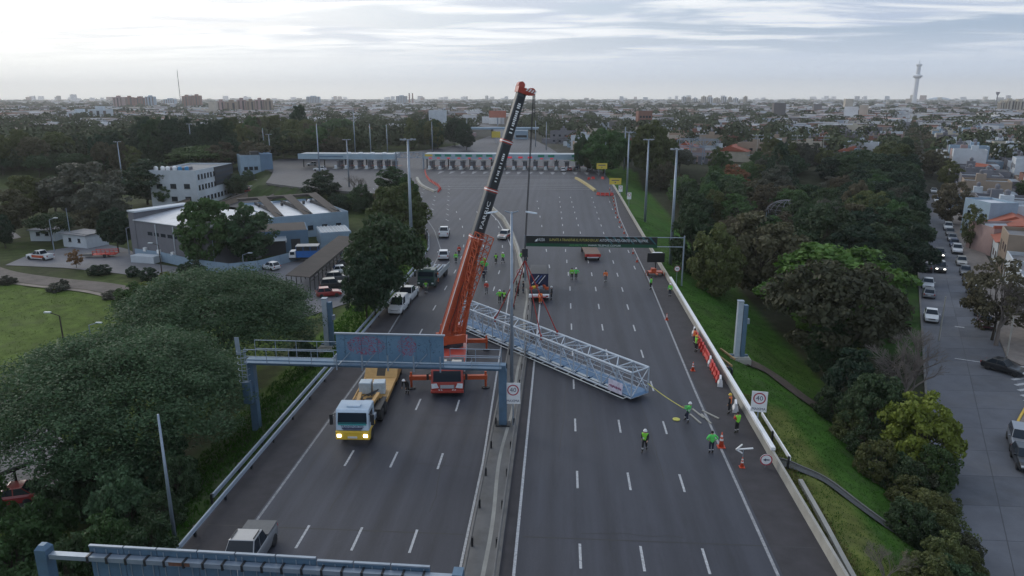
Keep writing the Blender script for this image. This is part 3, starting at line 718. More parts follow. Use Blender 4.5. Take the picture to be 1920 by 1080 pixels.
# left middle distance, named groups of look-alikes
GL = 'trees behind the service buildings'
for l, r, t_, b, k, c in ((98, 240, 300, 425, 'mid', 'grey'), (20, 112, 325, 425, 'mid', 'olive'), (-40, 62, 350, 455, 'mid', 'brown'), (225, 330, 298, 388, 'mid', 'deep'), (150, 250, 340, 440, 'mid', 'grey'), (325, 445, 272, 335, 'dome', 'mid'), (180, 236, 244, 300, 'dome', 'dark'),
        (60, 150, 330, 400, 'mid', 'dark'), (385, 450, 265, 330, 'mid', 'brown'), (448, 512, 262, 318, 'mid', 'brown'), (505, 560, 238, 300, 'mid', 'dark'), (520, 600, 242, 300, 'mid', 'olive'), (600, 660, 255, 300, 'mid', 'brown')):
    tree_px(l, r, t_, b, k, c, {'grey': 'leafless-looking grey tree behind the yard huts', 'olive': 'olive tree on the left beyond the yard', 'brown': 'brown autumn tree beyond the service buildings', 'deep': 'dark tree left of the white office block', 'mid': 'green tree behind the white office block', 'dark': 'dark rounded tree beyond the yard'}[c], GL)
for k in range(46):      # belt of dark pines
    px = 190 + 255 * rt.random() ** .9; top = rt.uniform(212, 262) if px > 250 else rt.uniform(235, 268)
    tree_px(px - rt.uniform(16, 30), px + rt.uniform(16, 30), top, rt.uniform(285, 318), rt.choice(['oval', 'mid', 'cone']), rt.choice(['deep', 'deep', 'dark']), '@ pine in the belt behind the office block', 'belt of dark pines', name='pine_tree', cf=.05)
tree_px(545, 583, 193, 275, 'oval', 'deep', 'tallest dark tree rising above the wood left of the toll canopy', cf=.1)
for k in range(34):
    px = rt.uniform(440, 660); tree_px(px - rt.uniform(14, 30), px + rt.uniform(14, 30), rt.uniform(212, 248), rt.uniform(262, 300), rt.choice(['mid', 'dome', 'far']), rt.choice(['dark', 'olive', 'mid', 'olive', 'brown']), '@ tree in the wood beyond the left toll canopy', 'wood beyond the left toll canopy')
for k in range(26):
    px = rt.uniform(-10, 260); tree_px(px - rt.uniform(16, 30), px + rt.uniform(16, 30), rt.uniform(236, 300), rt.uniform(300, 340), rt.choice(['mid', 'dome']), rt.choice(['dark', 'olive', 'brown', 'deep']), '@ tree in the wood left of the pine belt', 'wood on the far left')
for k in range(14):
    px = -10 + 15 * k; tree_px(px - 14, px + 14, rt.uniform(284, 292), 322, 'dome', 'dark', '@ tree in the hedge row beyond the yard', 'hedge row on the far left', cf=-.1)
for k in range(24):
    px = rt.uniform(752, 885); tree_px(px - rt.uniform(10, 20), px + rt.uniform(10, 20), rt.uniform(216, 244), rt.uniform(268, 284), rt.choice(['mid', 'far', 'oval']), rt.choice(['deep', 'dark', 'olive']), '@ tree in the clump inside the highway curve', 'clump inside the highway curve')
for k in range(10):
    px = rt.uniform(660, 760); tree_px(px - 9, px + 9, rt.uniform(232, 252), rt.uniform(262, 272), 'far', rt.choice(['deep', 'dark', 'olive']), '@ tree on the green beyond the toll canopy', 'trees on the green beyond the toll')

# right side: wood between the highway bank and the side street
tree_px(1176, 1262, 222, 345, 'oval', 'olive', 'tall olive tree standing over the end of the highway bank', cf=.05)
tree_px(1085, 1180, 238, 330, 'mid', 'mid', 'tall green tree at the right end of the toll canopy', cf=.05)
tree_px(1405, 1690, 455, 655, 'mid', 'bright', 'large bright green tree standing in the wood beside the street', cf=.05)
tree_px(1440, 1650, 484, 725, 'dome', 'grey2', 'large dull olive tree in front of the bright green tree', cf=.0)
tree_px(1340, 1500, 395, 570, 'mid', 'brown', 'large brownish green tree at the edge of the grass bank', cf=.0)
tree_px(1470, 1600, 385, 520, 'mid', 'dark', 'large dark tree behind the bright green tree', cf=.0)
tree_px(1255, 1345, 385, 520, 'mid', 'dark', 'dark tree at the foot of the bank below the tall mast', cf=.0)
tree_px(1290, 1390, 420, 560, 'mid', 'olive', 'olive brown tree overhanging the lower grass bank', cf=.0)
tree_px(1575, 1800, 595, 800, 'bare', 'mid', 'leafless grey tree with arching branches over the street edge', name='bare_tree')
tree_px(1610, 1760, 620, 800, 'bare', 'mid', 'smaller leafless tree tangled with the arching one', name='bare_tree')
tree_px(1640, 1790, 735, 905, 'mid', 'yellow', 'yellow-green leafy shrub tree at the street kerb', cf=-.1, name='small_tree')
tree_px(1535, 1650, 655, 790, 'mid', 'deep', 'dark bush at the bottom of the grass bank', cf=-.1, name='bush')
tree_px(1545, 1605, 625, 690, 'mid', 'yellow', 'small yellow-green tree above the dark bush on the bank', name='small_tree')
tree_px(1570, 1690, 700, 850, 'dome', 'dark', 'feathery dark green bush beside the yellow-green shrub', cf=-.1, name='bush')
tree_px(1700, 1790, 830, 930, 'mid', 'mid', 'green shrub below the yellow-green tree at the kerb', cf=-.2, name='bush')
for px, py, r_ in ((1640, 870, 45), (1690, 900, 45), (1720, 960, 45), (1755, 1000, 40), (1700, 980, 45), (1770, 1050, 50), (1800, 1075, 45), (1730, 1080, 50), (1660, 840, 40)):
    tree_px(px - r_, px + r_, py - r_ * 1.0, py + r_ * .8, 'mid', rt.choice(['olive', 'dark', 'mid']), '@ shrub at the foot of the grass bank by the street', 'shrubs between bank and street', name='bush', cf=-.35)
tree_px(1590, 1720, 1010, 1130, 'barep', 'mid', 'pale leafless bush at the bottom of the bank', name='bare_bush')
tree_px(1344, 1404, 308, 372, 'mid', 'rust', 'rust red autumn tree in the wood', cf=.0)
tree_px(1422, 1494, 258, 365, 'cone', 'deep', 'tall dark conifer rising from the wood', name='conifer', cf=.0)
tree_px(1560, 1660, 280, 340, 'dome', 'dark', 'dark dome-shaped tree by the power poles', cf=.0)
tree_px(1640, 1710, 265, 330, 'mid', 'olive', 'olive tree by the power poles near the street', cf=.0)
tree_px(1575, 1630, 335, 420, 'oval', 'brown', 'brown conifer-like tree beside the white canvas roof', cf=.0)
for py, n in ((330, 4), (352, 4), (376, 4), (405, 4), (440, 3), (480, 3), (525, 3)):      # row along the street
    for j in range(n):
        px = 1724 - 20 - (py - 330) * .035 - 38 * j * (.5 + (py - 300) / 300); w = 26 + (py - 320) * .20
        tree_px(px - w, px + w * .7, py - 40 - (py - 320) * .34, py + 8, rt.choice(['oval', 'mid']), rt.choice(['deep', 'dark', 'deep']), '@ street tree in the dense row along the tree-side kerb', 'row of trees along the street', cf=.05)
nwood = 0
for k in range(400):      # the rest of the wood
    y = 120 + 175 * rt.random() ** 1.0; x = rt.uniform(interp(XR, y) + 15, street_lx(y) - 4)
    if nwood >= 105: break
    px, py, f = proj(x, y, ground_z(x, y))
    if px < 1180 or px > 1725 or py > 500: continue
    h = rt.uniform(6, 11); w = rt.uniform(6, 10.5); c = rt.choice(['dark', 'dark', 'deep', 'olive', 'brown', 'mid', 'grey'])
    kd = rt.choice(['mid', 'mid', 'dome', 'oval', 'sparse']); tree(x, y, h, w, kd, c, look(kd, c, h, w) + ' tree in the wood between highway and street', 'wood between highway and street', crown_from=.0); nwood += 1
for px0, px1, n in ((1085, 1175, 14),):
    for k in range(n):
        px = rt.uniform(px0, px1); tree_px(px - 14, px + 14, rt.uniform(240, 275), rt.uniform(300, 330), 'mid', rt.choice(['mid', 'dark', 'olive']), '@ tree in the green screen right of the toll', 'green screen right of the toll', push=6)
# right of the street
tree_px(1790, 1925, 478, 650, 'sparse', 'brown', 'large brown half-bare street tree in front of the houses', cf=.1)
tree_px(1800, 1930, 500, 660, 'bare', 'mid', 'leafless street tree within the brown one by the houses', name='bare_tree')
tree_px(1746, 1815, 338, 425, 'mid', 'brown', 'brown street tree on the house side of the street', cf=.05)
tree_px(1795, 1840, 380, 470, 'sparse', 'olive', 'thin olive street tree by the pink house', cf=.1)
tree_px(1755, 1800, 300, 360, 'mid', 'olive', 'olive street tree on the house side beyond the brown one', cf=.05)
tree_px(1720, 1775, 278, 335, 'mid', 'brown', 'russet street tree far along the house side', cf=.05)
tree_px(1838, 1918, 262, 300, 'dome', 'deep', 'broad dark evergreen rising behind the white houses', cf=.1)
tree_px(1900, 1950, 335, 380, 'mid', 'mid', 'green garden tree behind the terrace houses')
for k in range(30):
    py = 300 - 75 * (k / 30) ** .6; px = 1727 - (300 - py) * .05; w = 5 + (py - 215) * .14
    for s in (-1, 1):
        if rt.random() < .8: tree_px(px + s * w * 1.2 - w, px + s * w * 1.2 + w, py - w * 1.5, py + 3, 'far', rt.choice(['brown', 'olive', 'brown', 'dark']), '@ far street tree lining the street towards the tower', 'far street trees')

for k, (l, r, t_, b) in enumerate(((655, 700, 345, 395), (700, 740, 350, 400), (610, 660, 362, 402), (735, 790, 385, 430), (590, 630, 360, 395))): tree_px(l, r, t_, b, 'mid', ('dark', 'brown', 'deep', 'dark', 'olive')[k], 'low tree on the slope between the halls and the toll apron', 'trees on the slope behind the halls', cf=-.1)

for l, r, t_, b in ((120, 280, 800, 985), (250, 370, 800, 940), (70, 190, 850, 970), (180, 310, 880, 1030)):
    tree_px(l, r, t_, b, 'mid', 'tipa', '@ shrub under the broad tree by the bare pole', 'undergrowth below the broad tree', name='bush', cf=-.2)
for px, py, r_ in ((1590, 800, 40), (1615, 830, 42), (1665, 880, 42), (1700, 930, 42), (1735, 1005, 42), (1745, 960, 45), (1680, 850, 40), (1780, 1000, 42), (1800, 1030, 40), (1760, 950, 40), (1720, 900, 42), (1560, 760, 40), (1765, 1085, 50), (1815, 1110, 50)):
    tree_px(px - r_, px + r_, py - r_ * .8, py + r_ * .8, 'sparse' if rt.random() < .4 else 'mid', rt.choice(['dark', 'olive', 'grey2', 'dark']), '@ shrub in the thicket between bank and street', 'thicket between bank and street', name='bush', cf=-.35)

for k, (l, r, t_, b, c_) in enumerate(((1560, 1660, 540, 660, 'grey2'), (1630, 1690, 500, 600, 'dark'), (1590, 1680, 470, 570, 'deep'), (1650, 1690, 560, 640, 'brown'), (1500, 1600, 590, 720, 'dark'), (1640, 1700, 470, 545, 'dark'))): tree_px(l, r, t_, b, 'mid', c_, '@ tree between the bright green tree and the street', 'trees by the street verge', cf=.0)

# ------------------------------------------------------------------ steel truss lying across the carriageways
M_truss = mat('truss_grey', (.43, .49, .56), rough=.45, metal=.25, var=.10, scale=1.5)
M_deckb = mat('truss_deck_blue', (.115, .21, .34), rough=.55, metal=.2, var=.18, scale=1.2)
M_sling = mat('red_sling', (.30, .035, .03), rough=.8)
M_cable = mat('steel_cable', (.05, .05, .055), rough=.5, metal=.5)
TC = Vector((-3.32, 69.35, 0)); TN = Vector((7.0, 57.9, 0)); tdir = (TC - TN).normalized(); tperp = Vector((-tdir.y, tdir.x, 0))    # perp points away from the camera's left
if tperp.y < 0: tperp = -tperp
TL, TW, THt = 26.8, 2.1, 2.4
t_ = thing('truss_gantry', 'long grey steel truss with blue walkway deck lying slantwise across both carriageways', 'truss', (TN.x, TN.y, .28), math.atan2(tdir.y, tdir.x))
# local frame: x along the truss, y across (+ = left of x)
def tl(x, side, top): return Vector((x, side * TW / 2, THt if top else .12))
for nm, sd_, tp in (('top_chord', 1, 1), ('top_chord', -1, 1), ('bottom_chord', 1, 0), ('bottom_chord', -1, 0)):
    mb = MB()
    mb.tube(tl(0, sd_, tp), tl(TL, sd_, tp), 0.11 if tp else .10, n=8); mb.build(nm, M_truss, t_, smooth=False)
NB = 15; dx = TL / NB
mv = MB().bar((0, 0, 0), (0, 0, THt - .12), .09).mesh('upright', M_truss)
for k in range(NB + 1):
    for sd_ in (-1, 1): shared('upright', mv, (k * dx, sd_ * TW / 2, .12), t_)
for k in range(NB):
    for sd_ in (-1, 1):
        mb = MB(); a, b = (0, 1) if k % 2 == 0 else (1, 0); mb.bar(tl(k * dx, sd_, a), tl((k + 1) * dx, sd_, b), .075); mb.build('diagonal', M_truss, t_)
    mb = MB(); mb.bar(tl(k * dx, 1, 1), tl(k * dx, -1, 1), .08); mb.bar(tl(k * dx, 1 if k % 2 else -1, 1), tl((k + 1) * dx, -1 if k % 2 else 1, 1), .07); mb.build('top_brace', M_truss, t_)
    mb = MB(); mb.bar(tl(k * dx, 1, 0), tl(k * dx, -1, 0), .09); mb.build('cross_beam', M_deckb, t_)
for sx_ in (0, TL):
    mb = MB(); mb.bar(tl(sx_, 1, 1), tl(sx_, -1, 1), .1); mb.bar(tl(sx_, 1, 0), tl(sx_, -1, 0), .12); mb.bar(tl(sx_, 1, 0), tl(sx_, -1, 1), .07); mb.bar(tl(sx_, -1, 0), tl(sx_, 1, 1), .07); mb.build('end_frame', M_truss, t_)
for k in range(NB):        # deck plates and the pale kick plates
    mb = MB(); mb.box(k * dx + .04, (k + 1) * dx - .04, -TW / 2 + .12, TW / 2 - .45, .20, .25); mb.build('deck_plate', M_deckb, t_)
    mb = MB(); mb.box(k * dx + .15, (k + 1) * dx - .25, TW / 2 - .42, TW / 2 - .10, .23, .27); mb.build('kick_plate', mat('pale_steel', (.52, .55, .55), rough=.6, var=.1), t_)
for z in (.75, 1.15):
    mb = MB(); MB().tube((0, -TW / 2 + .12, z), (TL, -TW / 2 + .12, z), .03, n=6).build('hand_rail', M_truss, t_); MB().tube((0, TW / 2 - .5, z), (TL, TW / 2 - .5, z), .025, n=6).build('hand_rail', M_truss, t_)
mb = MB(); mb.tube((.4, TW / 2 + .55, .1), (TL, TW / 2 + .55, .1), .045, n=6)
for k in range(NB): mb.bar((k * dx + .4, TW / 2 + .55, .1), (k * dx + .4, TW / 2, .12), .05)
mb.build('outrigger_rail', MATS['pale_steel'], t_)
mb = MB(); mb.add([(-.1, -TW / 2, .15), (-.1, TW / 2, .15), (1.4, TW / 2, .15), (1.0, -TW / 2, .15), (.05, -TW / 2, .32), (.05, TW / 2 + .1, .32), (1.4, TW / 2 + .1, .32), (1.0, -TW / 2, .32)], [(0, 1, 2, 3), (7, 6, 5, 4), (0, 4, 5, 1), (1, 5, 6, 2), (2, 6, 7, 3), (3, 7, 4, 0)]); mb.build('end_plate', M_deckb, t_)
mb = MB(); mb.slab((2.6, TW / 2 + .16, .12), (.9, TW / 2 + .16, .12), (.9, TW / 2 + .10, 1.15), (2.6, TW / 2 + .10, 1.15), .01); bn_ = mb.build('cloth_banner', mat('banner_cloth', (.58, .55, .66), rough=.8, var=.25, scale=2), t_)
mb = MB()
for i in range(9): mb.box(1.05 + i * .16, 1.05 + i * .16 + .10, TW / 2 + .145, TW / 2 + .175, .48 + (i % 3) * .04, .66 + (i % 2) * .05)
mb.build('banner_print', mat('banner_ink', (.28, .08, .16), rough=.8), bn_)
tag(bn_, 'pale printed cloth banner tied to the truss end')
for k in range(5):      # concrete-coloured packing blocks under the truss
    MB().box(-.5, .5, -.15, .15, -.26, .0).build('bearer', M_conc, t_).location = (1 + k * 6.1, 0, .02)

# ------------------------------------------------------------------ mobile crane
M_boomd = mat('boom_slate', (.055, .062, .072), rough=.5, var=.12, scale=1.5, dirt=.1)
M_boomk = mat('boom_black', (.022, .024, .030), rough=.5, var=.1)
M_cred = mat('crane_red', (.40, .05, .035), rough=.4, var=.1, coat=.3, dirt=.1)
M_boomo = mat('boom_orange', (.36, .062, .022), rough=.5, var=.22, scale=1.2, dirt=.35)
M_lamp = mat('lamp_glass', (.75, .78, .8), rough=.2)
CR = (-9.5, 57.3, 0); crz = R(5.5)
cr_ = thing('mobile_crane', 'red truck crane with its tall orange and slate boom raised over the truss', 'crane', CR, crz)
MI = Matrix.Translation(Vector(CR)) @ Matrix.Rotation(crz, 4, 'Z'); MIi = MI.inverted()
def wheel_meshes(r, w):
    ty = MB().lathe([(r * .55, -w / 2), (r * .92, -w / 2), (r, -w * .36), (r, w * .36), (r * .92, w / 2), (r * .55, w / 2)], 18, Matrix.Rotation(R(90), 4, 'Y')).mesh('tyre', M_dark, True)
    rm = MB().lathe([(.02, -w * .3), (r * .56, -w * .42), (r * .56, w * .42), (.02, w * .3)], 14, Matrix.Rotation(R(90), 4, 'Y')).mesh('rim', mat('wheel_rim', (.32, .33, .34), rough=.4, metal=.6), True)
    return ty, rm
WH = {}
def wheel(parent, x, y, r, w=.26, rimm=None):
    k = (r, w)
    if k not in WH: WH[k] = wheel_meshes(r, w)
    a = bpy.data.objects.new('wheel', WH[k][0]); COL.objects.link(a); a.parent = parent; a.location = (x, y, r)
    b = bpy.data.objects.new('rim', WH[k][1]); COL.objects.link(b); b.parent = a
    return a
# carrier: local +Y is backwards (the cab faces the camera at y = 0)
mb = MB(); mb.box(-1.2, 1.2, 2.0, 12.6, .85, 1.35); mb.box(-1.38, 1.38, 2.1, 12.4, 1.35, 1.55); mb.build('chassis', M_cred, cr_, bevel=.03)
mb = MB(); secs = [[Vector((sx_ * w, y, z)) for sx_, z in ((-1, z0), (1, z0), (1, z1), (-1, z1))] for y, w, z0, z1 in ((.0, 1.32, .55, 1.15), (.02, 1.4, .5, 1.3))]
prof = [(0.05, .5), (0.0, .8), (0.02, 1.25), (.28, 2.35), (.45, 2.48), (1.85, 2.5), (2.0, 2.4), (2.0, .55)]
mb = MB(); mb.loft([[Vector((x, y, z)) for y, z in prof] for x in (-1.38, 1.38)]); cab = mb.build('cab', M_cred, cr_, bevel=.06)
mb = MB(); mb.slab((-1.2, -.015 + .06, 1.38), (1.2, -.015 + .06, 1.38), (1.18, .262, 2.30), (-1.18, .262, 2.30), .02); mb.build('windscreen', M_glass, cab)
for s in (-1, 1):
    mb = MB(); mb.box(s * 1.381, s * 1.395, .55, 1.5, 1.5, 2.25); mb.build('side_window', M_glass, cab)
    mb = MB(); mb.add([(s * .72, -.03, .86), (s * 1.33, -.03, .80), (s * 1.36, -.02, 1.22), (s * .9, -.02, 1.26), (s * .72, .03, .86), (s * 1.33, .03, .80), (s * 1.36, .03, 1.22), (s * .9, .03, 1.26)], [(0, 1, 2, 3), (0, 4, 5, 1), (1, 5, 6, 2), (2, 6, 7, 3), (3, 7, 4, 0)]); mb.build('headlight', M_lamp, cab)
    mb = MB(); mb.bar((s * 1.38, .3, 2.2), (s * 1.62, .15, 2.1), .05); mb.box(s * 1.56, s * 1.76, .1, .2, 1.55, 2.1); mb.build('mirror', M_blk, cab)
    for q in (0, .2): mb = MB(); mb.add([(s * (.35 + q), -.03, .50), (s * (.47 + q), -.03, .50), (s * (.57 + q), -.03, .72), (s * (.45 + q), -.03, .72)], [(0, 1, 2, 3)] if s > 0 else [(3, 2, 1, 0)]); mb.build('warning_stripe', M_white, cab)
mb = MB(); mb.box(-.62, .62, -.035, .02, .80, 1.12); gr = mb.build('grille', mat('grille_grey', (.30, .31, .34), rough=.4, metal=.3), cab)
for k in range(4): MB().box(-.55, .55, -.05, -.03, .84 + .07 * k, .875 + .07 * k).build('grille_bar', M_plate, gr)
mb = MB(); mb.box(-1.42, 1.42, -.10, .15, .40, .62); mb.build('bumper', M_cred, cab, bevel=.03)
mb = MB(); mb.box(-1.1, -.1, 1.3, 1.9, 2.5, 2.75); mb.box(.35, 1.2, 1.2, 1.9, 2.5, 2.72); mb.build('roof_box', mat('pale_box', (.52, .48, .42), rough=.6), cab, bevel=.02)
for y in (1.15, 2.75, 7.2, 8.75, 10.9):
    for s in (-1, 1): wheel(cr_, s * 1.22, y, .58, .38)
mb = MB(); mb.box(-1.3, 1.3, 2.3, 4.6, 1.55, 1.95); mb.build('engine_cover', M_boomd, cr_, bevel=.05)
for k in range(8): 
    o = MB().bar((0, -.35, 0), (0, .35, 0), .16, .22).build('deck_clutter', rt.choice([M_cred, M_boomk, M_galv, M_orange]), cr_); o.location = (-1.0 + .27 * k, 2.6 + .3 * (k % 3), 2.05); o.rotation_euler = (0, 0, rt.uniform(-.8, .8))
mb = MB(); mb.box(1.39, 1.44, 2.2, 9.5, 1.0, 1.5); mb.build('side_rail', M_galv, cr_)
for y in (2.0, 11.9):        # outriggers
    for s in (-1, 1):
        mb = MB(); mb.box(s * 1.2, s * 3.45, y - .18, y + .18, .85, 1.22); ou = mb.build('outrigger_beam', M_orange, cr_)
        mb = MB(); mb.tube((s * 3.3, y, .12), (s * 3.3, y, 1.55), .10, n=8); mb.build('jack', M_orange, ou)
        mb = MB(); mb.lathe([(.36, 0.), (.36, .09), (.16, .14)], 12, Matrix.Translation((s * 3.3, y, .02))); mb.build('jack_pad', M_blk, ou)
# superstructure turned toward the truss
piv_w = Vector((-10.9, 66.3, 2.75)); tip_w = Vector((-3.75, 69.45, 25.75))
pv_ = MIi @ piv_w; tp_ = MIi @ tip_w
mb = MB(); mb.lathe([(1.1, 1.55), (1.1, 1.85), (.95, 1.9)], 20, Matrix.Translation((pv_.x + .5, pv_.y, 0))); mb.build('turntable', M_boomk, cr_)
bd = (tp_ - pv_).normalized(); hd = Vector((bd.x, bd.y, 0)).normalized(); hp = Vector((-hd.y, hd.x, 0)); bu = hp.cross(bd) * -1
if bu.z < 0: bu = -bu
Mh = Matrix(((hd.x, hp.x, 0, pv_.x), (hd.y, hp.y, 0, pv_.y), (0, 0, 1, 0), (0, 0, 0, 1)))     # x = towards the load
mb = MB(); mb.box(-.9, 1.7, -.85, -.45, 1.9, 2.7, Mh); mb.box(-.9, 1.7, .45, .85, 1.9, 2.7, Mh); mb.box(-1.1, -.3, -1.0, 1.0, 1.9, 2.3, Mh); mb.build('upper_frame', M_orange, cr_)
mb = MB(); mb.box(-1.7, -1.15, -1.1, 1.1, 1.85, 2.5, Mh); mb.build('counterweight', M_boomk, cr_, bevel=.05)
mb = MB(); mb.box(-.2, 1.7, .95, 1.85, 1.75, 3.2, Mh); oc = mb.build('operator_cab', M_cred, cr_, bevel=.06)
mb = MB(); mb.box(.1, 1.5, 1.855, 1.87, 2.3, 3.05, Mh); mb.box(1.705, 1.72, 1.05, 1.75, 2.2, 3.05, Mh); mb.build('operator_window', M_glass, oc)
BL = (tp_ - pv_).length
def bsec(s, w, h, off=0.):
    c = pv_ + bd * s; x = hp * (w / 2); u = bu * (h / 2); k = .75
    return [c - x * .55 - u, c + x * .55 - u, c + x - u * .35, c + x + u * .8, c + x * k + u, c - x * k + u, c - x + u * .8, c - x - u * .35]
def bsect(name, s0, s1, w, h, m): mb = MB(); mb.loft([bsec(s0, w, h), bsec(s1, w, h)]); return mb.build(name, m, cr_)
bs = bsect('base_boom', -.9, BL * .405, 1.05, 1.25, M_boomo)
secs_ = [(BL * .40, BL * .60, .94, 1.12), (BL * .595, BL * .795, .83, 1.0), (BL * .79, BL * .985, .73, .88)]
sect = []
for a, b, w, h in secs_: sect.append(bsect('boom_section', a, b, w, h, M_boomd))
for s, w, h in ((BL * .405, 1.13, 1.35), (BL * .60, 1.02, 1.22), (BL * .795, .91, 1.1)):
    mb = MB(); mb.loft([bsec(s - .16, w, h), bsec(s + .16, w, h)]); mb.build('boom_collar', M_cred, cr_)
    mb = MB(); mb.loft([bsec(s - .04, w * 1.012, h * 1.012), bsec(s + .05, w * 1.012, h * 1.012)]); mb.build('collar_band', M_white, cr_)
# dark side panels carrying the lettering (the side turned to the camera's right)
side = -hp if (MI.to_3x3() @ hp).y > 0 else hp
for (a, b, w, h), txt, sz in zip(secs_, ('FARRIC', None, None), (.46, .26, .34)):
    o_ = side * (w / 2 + .012)
    p0 = pv_ + bd * (a + .3) + o_; p1 = pv_ + bd * (b - .3) + o_; u = bu * (h * .34)
    mb = MB(); mb.slab(p0 - u, p1 - u, p1 + u, p0 + u, .02) if (p1 - p0).cross(u).dot(side) > 0 else mb.slab(p0 + u, p1 + u, p1 - u, p0 - u, .02)
    pn = mb.build('side_panel', M_boomk, cr_)
    X = bd; Z = side; Y = Z.cross(X)
    Mt = Matrix(((X.x, Y.x, Z.x, 0), (X.y, Y.y, Z.y, 0), (X.z, Y.z, Z.z, 0), (0, 0, 0, 1)))
    if txt is None:      # small print, too blurred to read in the photograph
        rgm = random.Random(int(a * 10)); mid = (p0 + p1) / 2 + side * .012; xk = -(b - a) * .30; mb = MB()
        while xk < (b - a) * .30:
            wk = rgm.uniform(.07, .15); hk = sz * rgm.uniform(.3, .5); o0 = mid + X * xk; mb.slab(o0 - Y * hk, o0 + X * wk - Y * hk, o0 + X * wk + Y * hk, o0 + Y * hk, .004); xk += wk + rgm.choice([.06, .06, .22])
        tag(mb.build('small_print', M_white, pn), kind='stuff'); continue
    text(txt, sz, M_white, 'boom_lettering', pn, Matrix.Translation((p0 + p1) / 2 + side * .012) @ Mt, width=(b - a) * .55)
# edges of the base boom, folded lattice jib along its side
for k in (-1, 1):
    mb = MB(); q = bu * .635 + hp * (k * .40); mb.bar(pv_ + bd * -1. + q, pv_ + bd * BL * .39 + q, .06); mb.build('boom_rib', M_white if k < 0 else M_cred, cr_)
jb = []; j0 = BL * .02; j1 = BL * .43
for a, b in ((0, 0), (1, 0), (1, 1), (0, 1)):
    def jp(s, a=a, b=b): 
        f = (s - j0) / (j1 - j0); wid = lerp(.5, 1.7, f); return pv_ + bd * s + side * (.85 + a * wid) + bu * (-.75 + b * wid * .8)
    jb.append(jp)
mb = MB()
for f_ in jb: mb.tube(f_(j0), f_(j1), .05, n=5)
mb.build('jib_chord', M_orange, cr_)
NJ = 13
for k in range(NJ):
    s0 = lerp(j0, j1, k / NJ); s1 = lerp(j0, j1, (k + 1) / NJ); mb = MB()
    for i in range(4):
        j = (i + 1) % 4
        mb.bar(jb[i](s0), jb[j](s1), .05); mb.bar(jb[i](s1), jb[j](s1), .045)
    mb.build('jib_lacing', M_orange, cr_)
for k in range(3):
    mb = MB(); pts_ = [pv_ + bd * (BL * .02 + BL * .36 * i / 14) + side * (.56 + .02 * k) + bu * (.1 - .22 * k + .05 * math.sin(i * 1.3 + k)) for i in range(15)]; mb.path(pts_, .035, n=5); mb.build('hydraulic_hose', M_boomk if k != 1 else M_cred, cr_)
for k in range(6):
    c_ = pv_ + bd * (BL * .05 + BL * .06 * k) + side * .53; mb = MB(); mb.bar(c_ - bu * .4, c_ + bu * .4, .10, .06); mb.build('boom_bracket', M_cred, cr_)
# luffing cylinder
mb = MB(); mb.tube(Vector(Mh @ Vector((1.6, 0, 2.2))), pv_ + bd * 7.6 - bu * .6, .24, n=10); mb.build('luffing_cylinder', M_orange, cr_, smooth=False)
mb = MB(); mb.tube(pv_ + bd * 6.4 - bu * .63, pv_ + bd * 8.6 - bu * .6, .15, n=10); mb.build('cylinder_rod', M_galv, cr_)
# boom head
hx = hd
c = pv_ + bd * (BL * .985)
mb = MB(); mb.loft([[c + hp * (s_ * .45) + v for s_, v in ((-1, -bu * .55), (1, -bu * .55), (1, bu * .55), (-1, bu * .55))], [c + bd * .55 + hp * (s_ * .5) + v for s_, v in ((-1, -bu * .8), (1, -bu * .8), (1, bu * .6), (-1, bu * .6))]]); hdp = mb.build('boom_head', M_cred, cr_)
mb = MB()
for q in (-.3, 0, .3):
    mb.tube(c + bd * .45 - bu * .85 + hp * (q - .06), c + bd * .45 - bu * .85 + hp * (q + .06), .36, n=14)
mb.tube(c + bd * .7 + bu * .3 - hp * .3, c + bd * .7 + bu * .3 + hp * .3, .34, n=14); mb.build('sheave', M_cred, hdp)
for k in range(4):
    mb = MB(); o2 = c + bd * (.45 - .12) - bu * (.15 + .27 * k) + side * .52; mb.slab(o2, o2 + bd * .3 - bu * .16, o2 + bd * .3 - bu * .29, o2 - bu * .13, .01); mb.build('head_stripe', M_white, hdp)
# hoist rope and hook block
hook_w = Vector((-3.45, 69.4, 9.55)); hk = MIi @ hook_w
mb = MB(); a_ = c + bd * .45 - bu * 1.15
for q in (-.12, .12): mb.tube(a_ + hp * q, hk + Vector((0, 0, 1.1)) + hp * q, .035, n=5)
mb.build('hoist_rope', M_cable, cr_)
mb = MB(); mb.tube(a_ + hd * .25 + hp * .3, a_ + hd * .25 + hp * .3 - Vector((0, 0, 2.2)), .04, n=5); mb.build('overhaul_line', M_cable, cr_)
mb = MB(); mb.box(hk.x - .28, hk.x + .28, hk.y - .2, hk.y + .2, hk.z + .35, hk.z + 1.15); mb.tube(hk + Vector((0, 0, -.1)), hk + Vector((0, 0, .4)), .09, n=8); mb.build('hook_block', M_boomk, cr_, bevel=.05)
# slings: four round slings from the hook to the top chords
Mtr = Matrix.Translation((TN.x, TN.y, .28)) @ Matrix.Rotation(math.atan2(tdir.y, tdir.x), 4, 'Z')
for i, (sx_, sd_) in enumerate(((11.8, 1), (11.8, -1), (19.2, 1), (19.2, -1))):
    e = Mtr @ tl(sx_, sd_, 1); mb = MB(); mb.tube((0, 0, 0), e - hook_w, .055, n=6); mb.tube(e - hook_w + Vector((0, 0, -.25)), e - hook_w + Vector((0, 0, .3)), .10, n=6)
    o = mb.build('lifting_sling', M_sling); o.location = hook_w
    tag(o, ['red sling from crane hook to the far chord of the truss, carriageway end', 'red sling from crane hook to the near chord of the truss, carriageway end', 'red sling from crane hook to the far chord of the truss, crane end', 'red sling from crane hook to the near chord of the truss, crane end'][i], 'sling', 'lifting slings under the hook')

